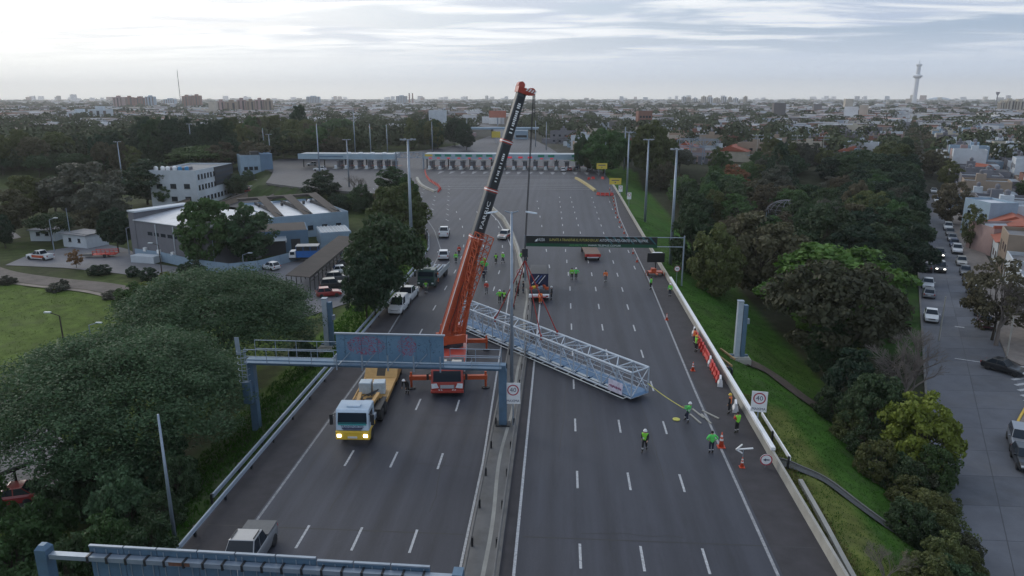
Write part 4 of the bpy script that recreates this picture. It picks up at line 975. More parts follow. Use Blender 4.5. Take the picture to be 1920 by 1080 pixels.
# ------------------------------------------------------------------ sign gantry with graffiti over the left carriageway
gz0 = ground_z(-24.2, 52.2)
g = thing('sign_gantry', 'blue grey sign gantry over the left carriageway, its panel back covered in graffiti', 'gantry', (0, 52.0, 0))
mb = MB(); mb.box(-24.45, -4.0, -.35, .35, 4.72, 5.18); mb.build('beam', M_bluesteel, g, bevel=.03)
mb = MB(); mb.box(-4.55, -3.95, -.3, .3, .1, 4.72); cl_ = mb.build('post', M_bluesteel, g); mb = MB(); mb.box(-4.8, -3.7, -.45, .45, .1, .22); mb.build('base_plate', M_blk, cl_)
mb = MB(); mb.box(-24.5, -23.95, -.3, .3, gz0 - .1, 4.72); mb.build('post', M_bluesteel, g)
mb = MB(); mb.box(-24.4, -4.3, -.9, -.38, 5.05, 5.12); mb.build('walkway', M_bluesteel, g)
def handrail(x0, x1, y, z0, z1, nm):
    mb = MB()
    for z in (z1, (z0 + z1) / 2): mb.tube((x0, y, z), (x1, y, z), .03, n=6)
    n = max(1, int((x1 - x0) / 1.6))
    for k in range(n + 1): x = lerp(x0, x1, k / n); mb.tube((x, y, z0), (x, y, z1), .028, n=6)
    mb.build(nm, M_galv, g)
handrail(-24.3, -17.2, -.9, 5.1, 6.2, 'hand_rail'); handrail(-24.0, -17.3, .5, 5.1, 6.5, 'hand_rail'); handrail(-8.7, -4.4, -.9, 5.1, 6.0, 'hand_rail'); handrail(-8.4, -4.4, .4, 5.1, 6.2, 'hand_rail')
# graffiti panels (back of the sign), each panel its own plate
M_gp = bpy.data.materials.new('graffiti_panel'); M_gp.use_nodes = True; t = M_gp.node_tree; b = t.nodes['Principled BSDF']; L = t.links.new; tcn = t.nodes.new('ShaderNodeTexCoord')
mp0 = tnoise((1, 1, 1), 1.2, 5); base_ = cr(mp0, [(.3, (.105, .195, .29)), (.7, (.14, .24, .345))])
sp = t.nodes.new('ShaderNodeSeparateXYZ'); L(tcn.outputs['Object'], sp.inputs[0])
scr = tnoise((1.5, 1, 2.2), 1.6, 2, .4)
def tm(op, a, b_=None, cl__=False):
    n = t.nodes.new('ShaderNodeMath'); n.operation = op; n.use_clamp = cl__
    for i, v in enumerate((a, b_)):
        if v is None: continue
        if isinstance(v, (int, float)): n.inputs[i].default_value = v
        else: L(v, n.inputs[i])
    return n.outputs[0]
line_ = tm('LESS_THAN', tm('ABSOLUTE', tm('SUBTRACT', tm('FRACT', tm('MULTIPLY', scr, 7.)), .5)), .16)
def blob(cx, cz, rx, rz_):
    a = tm('POWER', tm('DIVIDE', tm('SUBTRACT', sp.outputs[0], cx), rx), 2.); c_ = tm('POWER', tm('DIVIDE', tm('SUBTRACT', sp.outputs[2], cz), rz_), 2.)
    return tm('LESS_THAN', tm('ADD', a, c_), 1.)
area = tm('MAXIMUM', blob(-14.8, 6.55, 1.5, .8), blob(-11.6, 6.55, .75, .85))
mxr = t.nodes.new('ShaderNodeMix'); mxr.data_type = 'RGBA'; L(tm('MULTIPLY', tm('MULTIPLY', area, line_), .9), mxr.inputs[0]); L(base_, mxr.inputs[6]); mxr.inputs[7].default_value = (.30, .05, .10, 1)
scr2 = tnoise((1, 1, 1), 3.2, 2, .4); ln2 = tm('LESS_THAN', tm('ABSOLUTE', tm('SUBTRACT', scr2, .44)), .012)
area2 = tm('MAXIMUM', blob(-9.9, 6.5, .9, .8), tm('MAXIMUM', blob(-16.5, 6.4, .6, .8), blob(-13.1, 6.4, .5, .9)))
mx2 = t.nodes.new('ShaderNodeMix'); mx2.data_type = 'RGBA'; L(tm('MULTIPLY', tm('MULTIPLY', area2, ln2), .8), mx2.inputs[0]); L(mxr.outputs[2], mx2.inputs[6]); mx2.inputs[7].default_value = (.03, .05, .08, 1)
L(mx2.outputs[2], b.inputs['Base Color']); b.inputs['Roughness'].default_value = .5; b.inputs['Metallic'].default_value = .2
pxs = [-17.15, -16.45, -15.15, -13.9, -13.2, -12.0, -10.9, -9.8, -8.75]
for a, c_ in zip(pxs, pxs[1:]): mb = MB(); mb.box(a + .012, c_ - .012, -.34, -.24, 5.28, 7.42); mb.build('sign_panel', M_gp, g)
mb = MB(); mb.box(-17.25, -8.65, -.40, -.18, 7.43, 7.54); mb.build('panel_cap', M_galv, g)
for x in (-17.0, -15.0, -13.0, -11.0, -8.95):
    mb = MB(); mb.bar((x, -.95, 4.75), (x, -.95, 6.0), .11); mb.build('bracket', M_galv, g)
    if x < -9.: mb = MB(); mb.bar((x + .1, -.9, 5.1), (x + .95, -.4, 6.0), .05); mb.build('stay', M_galv, g)
# caged ladder on the left post
mb = MB()
for x in (-24.65, -24.25): mb.tube((x, -.75, 2.2), (x, -.75, 6.3), .03, n=6)
for k in range(14): mb.tube((-24.65, -.75, 2.4 + .28 * k), (-24.25, -.75, 2.4 + .28 * k), .02, n=5)
mb.build('ladder', M_galv, g)
for k in range(6):
    mb = MB(); z = 3.6 + .5 * k; pts_ = [(-24.45 + .42 * math.cos(a), -.75 + .55 * math.sin(a) * 1.0, z) for a in [math.pi + math.pi * i / 8 for i in range(9)]]; mb.path(pts_, .022, n=5); mb.build('cage_hoop', M_galv, g)
mb = MB(); mb.box(-24.75, -24.1, -.8, -.35, 1.6, 3.4); mb.build('ladder_guard', M_bluesteel, g)
mb = MB(); mb.slab((-25.1, -.5, 5.6), (-24.75, -.5, 5.6), (-24.85, -.4, 7.0), (-25.2, -.4, 7.0), .05); mb.build('gate_panel', M_galv, g)

# ------------------------------------------------------------------ gantry at the bottom edge, seen from behind
gz1 = ground_z(-23.8, 27.5)
g = thing('sign_gantry', 'grey sign gantry seen from behind, with a long row of ribbed sign backs', 'gantry', (-23.6, 27.6, 0), R(-1.2))
mb = MB(); mb.box(-.27, .27, -.27, .27, gz1 - .1, 4.9); mb.add([(-.27, -.27, 4.9), (.27, -.27, 4.9), (.27, .27, 4.9), (-.27, .27, 4.9), (-.14, -.14, 5.1), (.14, -.14, 5.1), (.14, .14, 5.1), (-.14, .14, 5.1)], [(4, 5, 6, 7), (0, 1, 5, 4), (1, 2, 6, 5), (2, 3, 7, 6), (3, 0, 4, 7)]); mb.build('post', M_bluesteel, g)
mb = MB(); mb.box(19.15, 19.6, -.3, .3, .1, 4.9); mb.build('post', M_bluesteel, g)
mb = MB(); mb.box(.3, 19.3, -.16, .16, 4.42, 4.64); mb.box(.3, 19.3, -.16, .16, 2.6, 2.8); mb.build('beam', M_galv, g)
xs_ = [2.05, 3.75, 5.35, 7.3, 9.1, 11.0, 12.9, 14.6, 16.3, 18.1]
for i, (a, c_) in enumerate(zip(xs_, xs_[1:])):
    mb = MB(); top = 4.95 - (.12 if i > 5 else 0); mb.box(a + .03, c_ - .03, .22, .30, 1.6, top); pn = mb.build('sign_panel', M_bluesteel, g)
    for k in range(3): mb = MB(); x = lerp(a, c_, (k + .5) / 3); mb.box(x - .02, x + .02, .19, .22, 1.6, top - .1); mb.build('rib', M_galv, pn)
    mb = MB(); mb.box(a + .03, c_ - .03, .17, .31, top + .003, top + .07); mb.build('top_edge', M_galv, pn)
for k in range(18):
    mb = MB(); x = 2.2 + k * .92; mb.box(x - .05, x + .05, -.2, .2, 4.36, 4.68); mb.build('clamp', M_blk, g)
mb = MB(); mb.box(6.1, 7.1, -.175, -.162, 4.45, 4.62); mb.build('rust_patch', mat('rust', (.12, .055, .035), rough=.9, var=.4, scale=8), g)

# ------------------------------------------------------------------ columns waiting for the truss
def twin_column(px, py, ztop_py, label, off):
    x, y = off; z = ground_z(x, y); t_ = thing('twin_column', label, 'column', (x, y, z)); h = zat(x, y, ztop_py) - z
    mb = MB(); mb.box(-1.1, 1.1, -.8, .8, -.3, .28); mb.box(-.95, .95, -.65, .65, .28, .42); mb.build('footing', M_concl, t_, bevel=.03)
    mb = MB(); mb.box(-.5, .02, -.28, .28, .42, h); mb.build('shaft', M_truss, t_, bevel=.02)
    mb = MB(); mb.box(.06, .5, -.30, .26, .42, h - .35); mb.build('shaft', M_bluesteel, t_, bevel=.02)
    mb = MB(); mb.box(-.55, .07, -.33, .33, h, h + .08); mb.build('cap_plate', M_galv, t_)
    mb = MB(); mb.box(.5, .75, -.2, .2, h - 2.3, h - 1.8); mb.build('junction_box', M_galv, t_)
    for s in (-1, 1): mb = MB(); mb.bar((s * .2 - .2, .0, .42), (s * .9, 0, .44), .2, .3); mb.build('gusset', M_bluesteel, t_)
twin_column(0, 0, 565, 'grey twin steel column on a concrete footing, waiting on the right grass bank', (18.3, 70.4))
twin_column(0, 0, 560, 'grey twin steel column standing behind the graffiti gantry', (-24.6, 72.0))

# ------------------------------------------------------------------ lamps, masts, poles
def mast(x, y, h, label, heads=6, z=None, r=.26, group=None, m=M_galv, ring=True):
    z = ground_z(x, y) if z is None else z; t_ = thing('light_mast', label, 'lamp mast', (x, y, z), rt.uniform(0, 1), group)
    mb = MB(); mb.tube((0, 0, -.2), (0, 0, h), r, r * .45, n=10); mb.build('pole', m, t_, smooth=True)
    if ring:
        mb = MB(); mb.bar((-1.1, 0, h), (1.1, 0, h), .09); mb.bar((0, -.8, h), (0, .8, h), .09); mb.build('head_frame', m, t_)
        for k in range(heads):
            a = 6.283 * k / heads; mb = MB(); mb.box(-.18, .18, -.14, .14, -.12, .1); o = mb.build('floodlight', mat('lamp_housing', (.30, .33, .37), rough=.5), t_); o.location = (1.0 * math.cos(a), .7 * math.sin(a), h + .05)
    return t_
for (bx, by, ty, lb) in ((1250, 492, 280, 'tall lamp mast on the bank beside the dark message board'), (1204, 412, 262, 'tall lamp mast on the bank, next beyond the message board'), (1171, 362, 248, 'tall lamp mast beside the yellow signs'), (1131, 318, 238, 'tall lamp mast behind the small yellow sign')):
    x, y = P(bx, by, -.2); x += .6; mast(x, y, zat(x, y, ty) - ground_z(x, y), lb, r=.30)
x, y = -22.9, 108.; mast(x, y, zat(x, y, 262) - ground_z(x, y), 'tall lamp mast on the bank beside the left guard rail', r=.32)
for bx, by, ty, lb in ((655, 352, 262, 'lamp mast in front of the left toll canopy'), (600, 335, 232, 'bare mast behind the left canopy'), (667, 300, 205, 'very tall mast behind the left canopy'), (696, 298, 232, 'slim mast on the green beyond the canopy'), (727, 292, 235, 'slim mast further along the green beyond the canopy'), (811, 286, 228, 'mast in front of the dark tree clump'), (876, 276, 222, 'mast at the right edge of the dark tree clump'),
        (1004, 276, 226, 'mast right of the boom above the toll canopy'), (1024, 282, 228, 'second mast right of the boom above the canopy'), (1170, 318, 238, 'mast among the trees by the yellow signs'), (497, 298, 240, 'mast left of the tall blue block'), (508, 305, 252, 'second mast beside the tall blue block'), (350, 292, 232, 'mast among the dark pines')):
    x, y = P(bx, by, -.3); mast(x, y, zat(x, y, ty) - ground_z(x, y), lb, r=.26, ring=ty > 250)
for bx, by, ty, lb in ((232, 355, 266, 'tall lamp mast in the trees left of the office block'), (364, 320, 254, 'tall lamp mast behind the office block roof')):
    x, y = P(bx, by, GZ); mast(x, y, zat(x, y, ty) - GZ, lb, r=.28)
x, y = P(330, 1026, ground_z(*bank_any(330, 1026))); mast(x, y, zat(x, y, 777) - ground_z(x, y), 'bare grey pole without lamp beside the left guard rail', ring=False, r=.13)
# double-arm lamp on the median
t_ = thing('street_lamp', 'tall double-arm street lamp on the median beside the truss', 'street lamp', (-3.95, 57.6, .1), R(2))
hL = zat(-3.95, 57.6, 397) - .1
mb = MB(); mb.tube((0, 0, 0), (0, 0, hL), .17, .09, n=10); mb.build('pole', M_galv, t_, smooth=True)
for s in (-1, 1):
    mb = MB(); mb.tube((0, 0, hL - .1), (s * .55, 0, hL + .05), .05, n=6); ar = mb.build('arm', M_galv, t_)
    mb = MB(); mb.loft([[Vector((s * x, y_, hL + z_)) for y_, z_ in ((-w, -.05), (w, -.05), (w * .7, .05), (-w * .7, .05))] for x, w, z_o in ((.45, .08, 0), (.7, .17, 0), (1.25, .15, 0), (1.4, .05, 0))]); hdl = mb.build('lamp_head', mat('lamp_head_grey', (.5, .56, .62), rough=.4, metal=.2), ar)
    hdl.rotation_euler = (0, R(-9) * s, 0); hdl.location = (0, 0, .0)
mb = MB(); mb.box(-.3, .3, -.3, .3, 0, .25); mb.build('base', M_conc, t_)
def small_lamp(px, py, ty, label, side_=1, group=None, head=True, z=GZ, m=None):
    x, y = P(px, py, z); h = zat(x, y, ty) - z; t_ = thing('street_lamp', label, 'street lamp', (x, y, z), 0, group)
    mb = MB(); mb.tube((0, 0, -.1), (0, 0, h), .11, .07, n=8); mb.build('pole', m or M_galv, t_)
    if head:
        mb = MB(); mb.tube((0, 0, h), (side_ * 1.1, 0, h + .35), .05, n=6); mb.build('arm', m or M_galv, t_)
        mb = MB(); mb.box(side_ * 1.0, side_ * 1.8, -.14, .14, h + .32, h + .46); mb.build('lamp_head', MATS['lamp_head_grey'], t_)
M_wood = mat('creosoted_wood', (.05, .04, .033), rough=.9, var=.3)
for a in ((124, 668, 592, 'dark wooden lamp post with a white lamp on the open field', -1, None, True, GZ, M_wood), (170, 632, 610, 'short lamp on the open field by the broad tree', 1), (102, 472, 412, 'lamp beside the orange and white pickup', 1), (243, 478, 428, 'lamp beside the dark warehouse tree', 1), (458, 512, 478, 'lamp near the white hatchback', 1), (304, 515, 460, 'dark lamp post at the yard edge', -1, None, True, GZ, M_wood), (404, 505, 443, 'plain grey pole by the leafy warehouse tree', 1, None, False), (135, 462, 390, 'thin pole behind the white huts', 1, None, False)): small_lamp(*a)
for k, (px, py, ty) in enumerate(((1887, 670, 592), (1760, 640, 556), (1826, 468, 430))): small_lamp(px, py, ty, ('leaning pale pole at the street corner', 'thin pole on the tree side of the street', 'pole by the gate of the pink house')[k], head=False, m=M_concl)

# ------------------------------------------------------------------ banner gantry across the right carriageway
gy_ = 98.6; zr = zat(13.5, gy_, 465); z0 = zr; z1 = zat(13.5, gy_, 445)
t_ = thing('banner_gantry', 'slim steel gantry carrying a long black and green advertising banner', 'gantry', (0, gy_, 0), 0)
xa, xb, xp = -4.72, 13.35, 17.0
mb = MB(); gzz = ground_z(xp, gy_); mb.tube((xp, 0, gzz), (xp, 0, z1 + .25), .11, n=8); mb.build('post', M_galv, t_)
mb = MB(); mb.tube((xa - .15, 0, 0), (xa - .15, 0, z1 + .1), .12, n=8); mb.build('post', M_galv, t_)
for z in (z0 + .15, z1 - .05): mb = MB(); mb.tube((xa - .15, .12, z), (xp, .12, z), .06, n=6); mb.build('beam', M_galv, t_)
zm = lerp(z0, z1, .30)
mb = MB(); mb.box(xa, xb, -.03, .03, zm + .004, z1); bb = mb.build('banner', mat('banner_black', (.010, .014, .014), rough=.5, var=.1), t_)
mb = MB(); mb.box(xa, xb, -.03, .03, z0, zm); bg_ = mb.build('banner', mat('banner_green', (.006, .075, .036), rough=.5, var=.1), t_)
FX = Matrix.Rotation(R(90), 4, 'X')
M_ty = mat('print_yellow', (.55, .5, .12), rough=.5); M_tg = mat('print_lime', (.10, .34, .10), rough=.5); M_tw = mat('print_white', (.75, .77, .78), rough=.5)
def tx(s, x, z, size, m_, par, w): return text(s, size, m_, 'lettering', par, Matrix.Translation((x, -.036, z)) @ FX, width=w)
zc = lerp(zm, z1, .48); Wb = xb - xa
def bx_(f): return xa + Wb * f
tx('AUSA', bx_(.118), zc, .62, M_tw, bb, Wb * .05)
mb = MB(); mb.add([(bx_(.065), -.036, zc - .25), (bx_(.085), -.036, zc - .22), (bx_(.092), -.036, zc + .2), (bx_(.075), -.036, zc + .02)], [(0, 1, 2, 3)]); mb.build('emblem', M_tw, bb)
tx('SUMATE A TRANSITAR EL FUTURO EN LAS', bx_(.366), zc, .5, M_ty, bb, Wb * .375)
tx('AUTOPISTAS INTELIGENTES CON TELEPASE', bx_(.745), zc, .5, M_tw, bb, Wb * .365)
zc2 = lerp(z0, zm, .5); tx('ADHERITE EN', bx_(.40), zc2, .34, M_tg, bg_, Wb * .135); tx('WWW.TELEPASE.COM.AR', bx_(.60), zc2, .36, M_tw, bg_, Wb * .25)
M_tl = mat('print_teal', (.03, .11, .13), rough=.5)
for k in range(7):
    x0 = bx_(.60 + .055 * k); mb = MB(); mb.add([(x0, -.034, z1 - .02), (x0 + .35, -.034, z1 - .02), (x0 + 1.15, -.034, zm + .05 + .12 * (k % 3)), (x0 + .95, -.034, zm + .05 + .12 * (k % 3))], [(3, 2, 1, 0)]); mb.build('streak', M_tl, bb)

# ------------------------------------------------------------------ signs
M_signw = mat('sign_white', (.74, .75, .76), rough=.45, var=.06); M_signr = mat('sign_red', (.40, .03, .06), rough=.45); M_signk = mat('sign_ink', (.05, .055, .11), rough=.5)
def ring(mb, cx, cz, r0, r1, y, n=32):
    vs = [(cx + r * math.cos(6.28318 * i / n), y, cz + r * math.sin(6.28318 * i / n)) for r in (r0, r1) for i in range(n)]
    mb.add(vs, [(i, (i + 1) % n, (i + 1) % n + n, i + n) for i in range(n)])
def disc(mb, cx, cz, r, y, n=32): mb.add([(cx + r * math.cos(-6.28318 * i / n), y, cz + r * math.sin(-6.28318 * i / n)) for i in range(n)], [tuple(range(n - 1, -1, -1))])
def speed_sign(x, y, zb, w, h, zpost, label, rz=0.):
    t_ = thing('speed_sign', label, 'road sign', (x, y, zpost), rz); zb -= zpost
    mb = MB(); mb.tube((0, .06, 0), (0, .06, zb + h * .9), .05, n=8); mb.build('post', M_galv, t_)
    mb = MB(); mb.box(-w / 2, w / 2, -.02, .02, zb, zb + h); pn = mb.build('panel', M_signw, t_)
    cz = zb + h * .66; r = w * .40
    mb = MB(); ring(mb, 0, cz, r * .80, r, -.026); mb.build('red_ring', M_signr, pn)
    text('40', r * 1.15, M_signk, 'numerals', pn, Matrix.Translation((0, -.028, cz)) @ FX)
    text('MAXIMA', w * .26, M_signk, 'lettering', pn, Matrix.Translation((0, -.028, zb + h * .14)) @ FX, width=w * .86)
    return t_
x, y = P(960, 800); speed_sign(-3.45, y, zat(-3.45, y, 757), 1.13, zat(-3.45, y, 718) - zat(-3.45, y, 757), .1, 'white 40 maximum speed sign on the median below the lamp post', R(3))
x, y = bank(1418, 812); zb_ = zat(x, y, 772); speed_sign(x, y, zb_, 1.18, zat(x, y, 734) - zb_, ground_z(x, y), 'white 40 maximum speed sign on the grass bank behind the parapet', R(-8))
def arrow_disc(x, y, z, zc_, r, label, flip=1, blue=False):
    t_ = thing('arrow_sign', label, 'road sign', (x, y, z)); zc_ -= z
    mb = MB(); mb.tube((0, .05, 0), (0, .05, zc_), .035, n=6); mb.build('post', M_galv, t_)
    mb = MB(); mb.tube((0, .02, zc_), (0, -.02, zc_), r, n=28); pn = mb.build('disc', M_signw, t_)
    mb = MB(); ring(mb, 0, zc_, r * .82, r, -.026); mb.build('red_ring', M_signr, pn)
    mb = MB(); a = r * .55; mb.add([(-a, -.027, zc_), (-a * .1, -.027, zc_ - a * .5), (-a * .1, -.027, zc_ - a * .18), (a, -.027, zc_ - a * .18), (a, -.027, zc_ + a * .18), (-a * .1, -.027, zc_ + a * .18), (-a * .1, -.027, zc_ + a * .5)], [(0, 1, 2, 3, 4, 5, 6)]); mb.build('arrow', M_signk, pn)
x, y = P(1419, 895); arrow_disc(14.6, 46.6, 0, zat(14.6, 46.6, 862), .42, 'round white sign with red rim and arrow on the shoulder beside the cone')
x, y = P(1268, 535); arrow_disc(x, y, ground_z(x, y), zat(x, y, 504), .40, 'round arrow sign behind the parapet by the dark message board')
x, y = P(975, 540); t_ = arrow_disc(x, y, 0, zat(x, y, 510), .45, 'round arrow sign at the nose of the median beside the truck')
# yellow and white signs by the toll
for px, py, ty, w, h, lb in ((1128, 330, 306, 3.5, 1.9, 'small-looking yellow sign board on the right verge close to the toll'), (1153, 362, 334, 3.2, 1.7, 'larger yellow sign board on the right verge before the concrete wall')):
    x, y = P(px, py, 0); t_ = thing('yellow_sign', lb, 'road sign', (x, y, ground_z(x, y))); zt = zat(x, y, ty) - ground_z(x, y)
    for s in (-1, 1): MB().tube((s * w * .3, .05, 0), (s * w * .3, .05, zt), .06, n=6).build('post', M_galv, t_)
    pn = MB().box(-w / 2, w / 2, -.03, .03, zt - h, zt).build('panel', mat('sign_yellow', (.62, .48, .07), rough=.5, var=.05), t_)
    mb = MB(); mb.box(-w * .33, w * .33, -.036, -.031, zt - h * .42, zt - h * .28); mb.add([(-.25, -.036, zt - h * .62), (.25, -.036, zt - h * .62), (0, -.036, zt - h * .85)], [(2, 1, 0)]); mb.build('symbol', M_signk, pn)
for k, (px, py, ty) in enumerate(((1163, 372, 348), (1179, 386, 361))):
    x, y = P(px, py, 0); t_ = thing('white_sign', ('small white sign board beside the yellow board', 'small white sign board at the start of the grass bank')[k], 'road sign', (x, y, ground_z(x, y))); zt = zat(x, y, ty) - ground_z(x, y)
    MB().tube((0, .04, 0), (0, .04, zt), .05, n=6).build('post', M_galv, t_); pn = MB().box(-.5, .5, -.03, .03, zt - 1.6, zt).build('panel', M_signw, t_)
    mb = MB(); ring(mb, 0, zt - .55, .26, .36, -.035, 20); mb.build('red_ring', M_signr, pn)
# message board trailer
x, y = P(1232, 516); t_ = thing('message_board_trailer', 'dark electronic message board on an orange trailer on the right shoulder', 'trailer', (13.9, y, 0), R(4))
mb = MB(); mb.box(-1.0, 1.0, -.6, .6, .42, .6); mb.box(-.12, .12, -1.6, -.6, .42, .54); mb.build('frame', M_orange, t_); 
mb = MB(); mb.box(-.6, .1, -.4, .4, .6, 1.05); mb.build('battery_box', M_orange, t_)
for s in (-1, 1): wheel(t_, s * 1.08, 0, .3, .18)
for s in (-1, 1):
    for q in (-1, 1): MB().tube((s * 1.25, q * .6, .02), (s * 1.25, q * .6, .6), .05, n=6).build('stabiliser', M_orange, t_)
MB().tube((0, 0, .6), (0, 0, 2.4), .09, n=8).build('mast', M_blk, t_)
bo = MB().box(-1.25, 1.25, -.12, .12, 1.95, 3.3).build('message_board', mat('display_black', (.012, .013, .016), rough=.35), t_); MB().box(-.5, .9, -.12, .3, 3.34, 3.38).build('solar_panel', M_white, bo)

# ------------------------------------------------------------------ cones, barriers
M_cone = mat('cone_orange', (.55, .075, .03), rough=.5); M_band = mat('reflective_band', (.7, .7, .7), rough=.4)
def cone(x, y, label, h=.75, group=None, z=0.):
    t_ = thing('traffic_cone', label, 'cone', (x, y, z), 0, group); r = h * .17
    MB().lathe([(r, .05), (r * .16, h)], 12).build('body', M_cone, t_, smooth=True); MB().box(-r * 1.35, r * 1.35, -r * 1.35, r * 1.35, 0, .055).build('base', M_cone, t_)
    for f in (.45, .7): q = lambda f_: lerp(r, r * .16, (h * f_ - .05) / (h - .05)) + .006; MB().lathe([(q(f), h * f), (q(f + .12), h * (f + .12))], 12).build('band', M_band, t_)
for px, py, lb, h in ((1299, 695, 'traffic cone on the shoulder beside the row of red barriers', .9), (1250, 600, 'traffic cone on the edge line beyond the barriers', .8), (1352, 838, 'tall stacked traffic cone beside the worker in lime jacket', 1.2), (1391, 876, 'traffic cone below the white arrow board', .8)): x, y = P(px, py); cone(x, y, lb, h)
for k in range(16):
    y = 112 + 6.2 * k; cone(interp(solid_r, y) - .5 - .03 * (k % 3), y, 'small red cone in the row along the right edge line', .8, 'cones along the right edge line')
x, y = P(1391, 876); t_ = thing('arrow_board', 'white arrow-shaped board mounted over the cone on the shoulder', 'sign', (x, y, 0))
mb = MB(); mb.bar((-.5, 0, 1.35), (.65, 0, 1.48), .10, .07); mb.bar((-.5, 0, 1.35), (-.1, 0, 1.75), .10, .07); mb.bar((-.5, 0, 1.35), (-.05, 0, 1.08), .10, .07); mb.build('arrow', M_white, t_); MB().tube((0, 0, .7), (0, 0, 1.4), .025, n=6).build('stem', M_galv, t_)
M_bred = mat('barrier_red', (.50, .04, .03), rough=.5, var=.1); M_bwh = mat('barrier_white', (.66, .66, .68), rough=.5, var=.1)
def barrier_mesh(m):
    mb = MB(); mb.loft([[Vector((x, y, z)) for y, z in ((-.24, 0), (.24, 0), (.22, .22), (.10, .42), (.08, .8), (-.08, .8), (-.10, .42), (-.22, .22))] for x in (-.5, .5)]); return mb.mesh('shell', m)
BM = [barrier_mesh(M_bred), barrier_mesh(M_bwh)]
def barrier(x, y, rz, col, label, group):
    t_ = thing('plastic_barrier', label, 'barrier', (x, y, 0), rz, group); shared('shell', BM[col], (0, 0, 0), t_)
    MB().box(-.3, .3, -.245, .245, .02, .14).build('fork_pocket', M_blk, t_)
a = Vector(P(1304, 628)); b = Vector(P(1350, 722))
for k in range(15):
    p = a.lerp(b, k / 14); col = 1 if k in (0, 9, 14) else 0; barrier(min(p.x, 14.75), p.y, R(84 + rt.uniform(-8, 8)), col, 'red plastic barrier in the row against the right parapet' if not col else 'white plastic barrier in the row against the right parapet', 'barriers along the right parapet')
x, y = P(1387, 770); barrier(14.7, y, R(80), 1, 'white plastic barrier standing alone beside the worker in orange vest', None)
for pts_, lb, gr_ in (([(797, 322), (800, 332), (806, 340), (814, 345), (822, 350), (826, 356), (820, 362)], 'red plastic barrier in the bent row at the left of the toll apron', 'barriers at the left of the toll apron'), ([(1122, 366), (1130, 367), (1138, 367), (1147, 367), (1154, 366)], 'red plastic barrier closing the right lane before the toll', 'barriers closing the right lane'), ([(1104, 337), (1112, 336), (1130, 336), (1138, 337)], 'red plastic barrier further up the closed right lane', 'barriers up the closed lane')):
    pts_ = [P(*p) for p in pts_]
    for (ax, ay), (bx2, by2) in zip(pts_, pts_[1:]):
        n = max(1, int(math.hypot(bx2 - ax, by2 - ay) / 1.9))
        for k in range(n): barrier(lerp(ax, bx2, k / n), lerp(ay, by2, k / n), math.atan2(by2 - ay, bx2 - ax), 0, lb, gr_)
# kerbed nose left of the apron and yellow divider at right
for ln, nm, lb, m_ in (([(782, 335), (788, 346), (798, 353), (816, 361)], 'traffic_island', 'pale kerbed island curving at the left of the toll apron', M_concl), ([(1080, 335), (1092, 342), (1104, 350), (1116, 359)], 'lane_divider', 'yellow lane divider at the right of the toll apron', mat('faded_yellow', (.40, .33, .16), rough=.8, var=.2))):
    pts_ = smooth_line([P(*p) for p in ln], 5); mb = MB(); mb.loft([[Vector((x - .45, y, 0)), Vector((x + .45, y, 0)), Vector((x + .35, y, .55)), Vector((x - .35, y, .55))] for x, y in pts_]); tag(mb.build(nm, m_), lb, 'kerb')
# loose planks and pieces on the road
for k, (px, py, rz) in enumerate(((1312, 742, 18), (1322, 735, 20), (1330, 728, 14), (1338, 738, 35))):
    x, y = P(px, py + 45); x, y = P((1304, 1309, 1324, 1332)[k], (786, 776, 786, 778)[k]); tag(MB().box(-.07, .07, -.9, .9, .01, .08).build('plank', M_concl, loc=(x, y, 0)), 'pale plank lying on the lane line near the worker pulling the rope', 'plank', 'planks on the road').rotation_euler = (0, 0, R(rz))
x, y = P(1268, 787); o = MB().lathe([(.28, 0), (.3, .06), (.1, .1)], 14).build('rope_coil', mat('rope_yellow', (.55, .52, .12), rough=.8), loc=(x, y, .008)); tag(o, 'coil of yellow rope on the asphalt by the worker', 'rope')
a = Mtr @ Vector((-.1, -.9, 1.0)); x, y = P(1280, 790); b = Vector((x, y, 1.15)); o = MB()
pts_ = [a.lerp(b, k / 12) - Vector((0, 0, .10 * math.sin(math.pi * k / 12))) - a for k in range(13)]
o.path(pts_, .035, n=5); o = o.build('tag_line', MATS['rope_yellow'], loc=a); tag(o, 'pale yellow tag line from the truss end to the worker', 'rope')
# timber props behind the parapet near the column, and thin drawn frame on the bank
for k in range(3): x, y = bank(1352 + 6 * k, 690 - 12 * k); tag(MB().box(-.08, .08, -1.6, 1.6, .05, .22).build('timber_beam', mat('raw_timber', (.34, .22, .11), rough=.8, var=.2), loc=(x, y, ground_z(x, y))), 'timber beam lying behind the parapet by the twin column', 'timber', 'timber behind the parapet').rotation_euler = (R(0), 0, R(14))

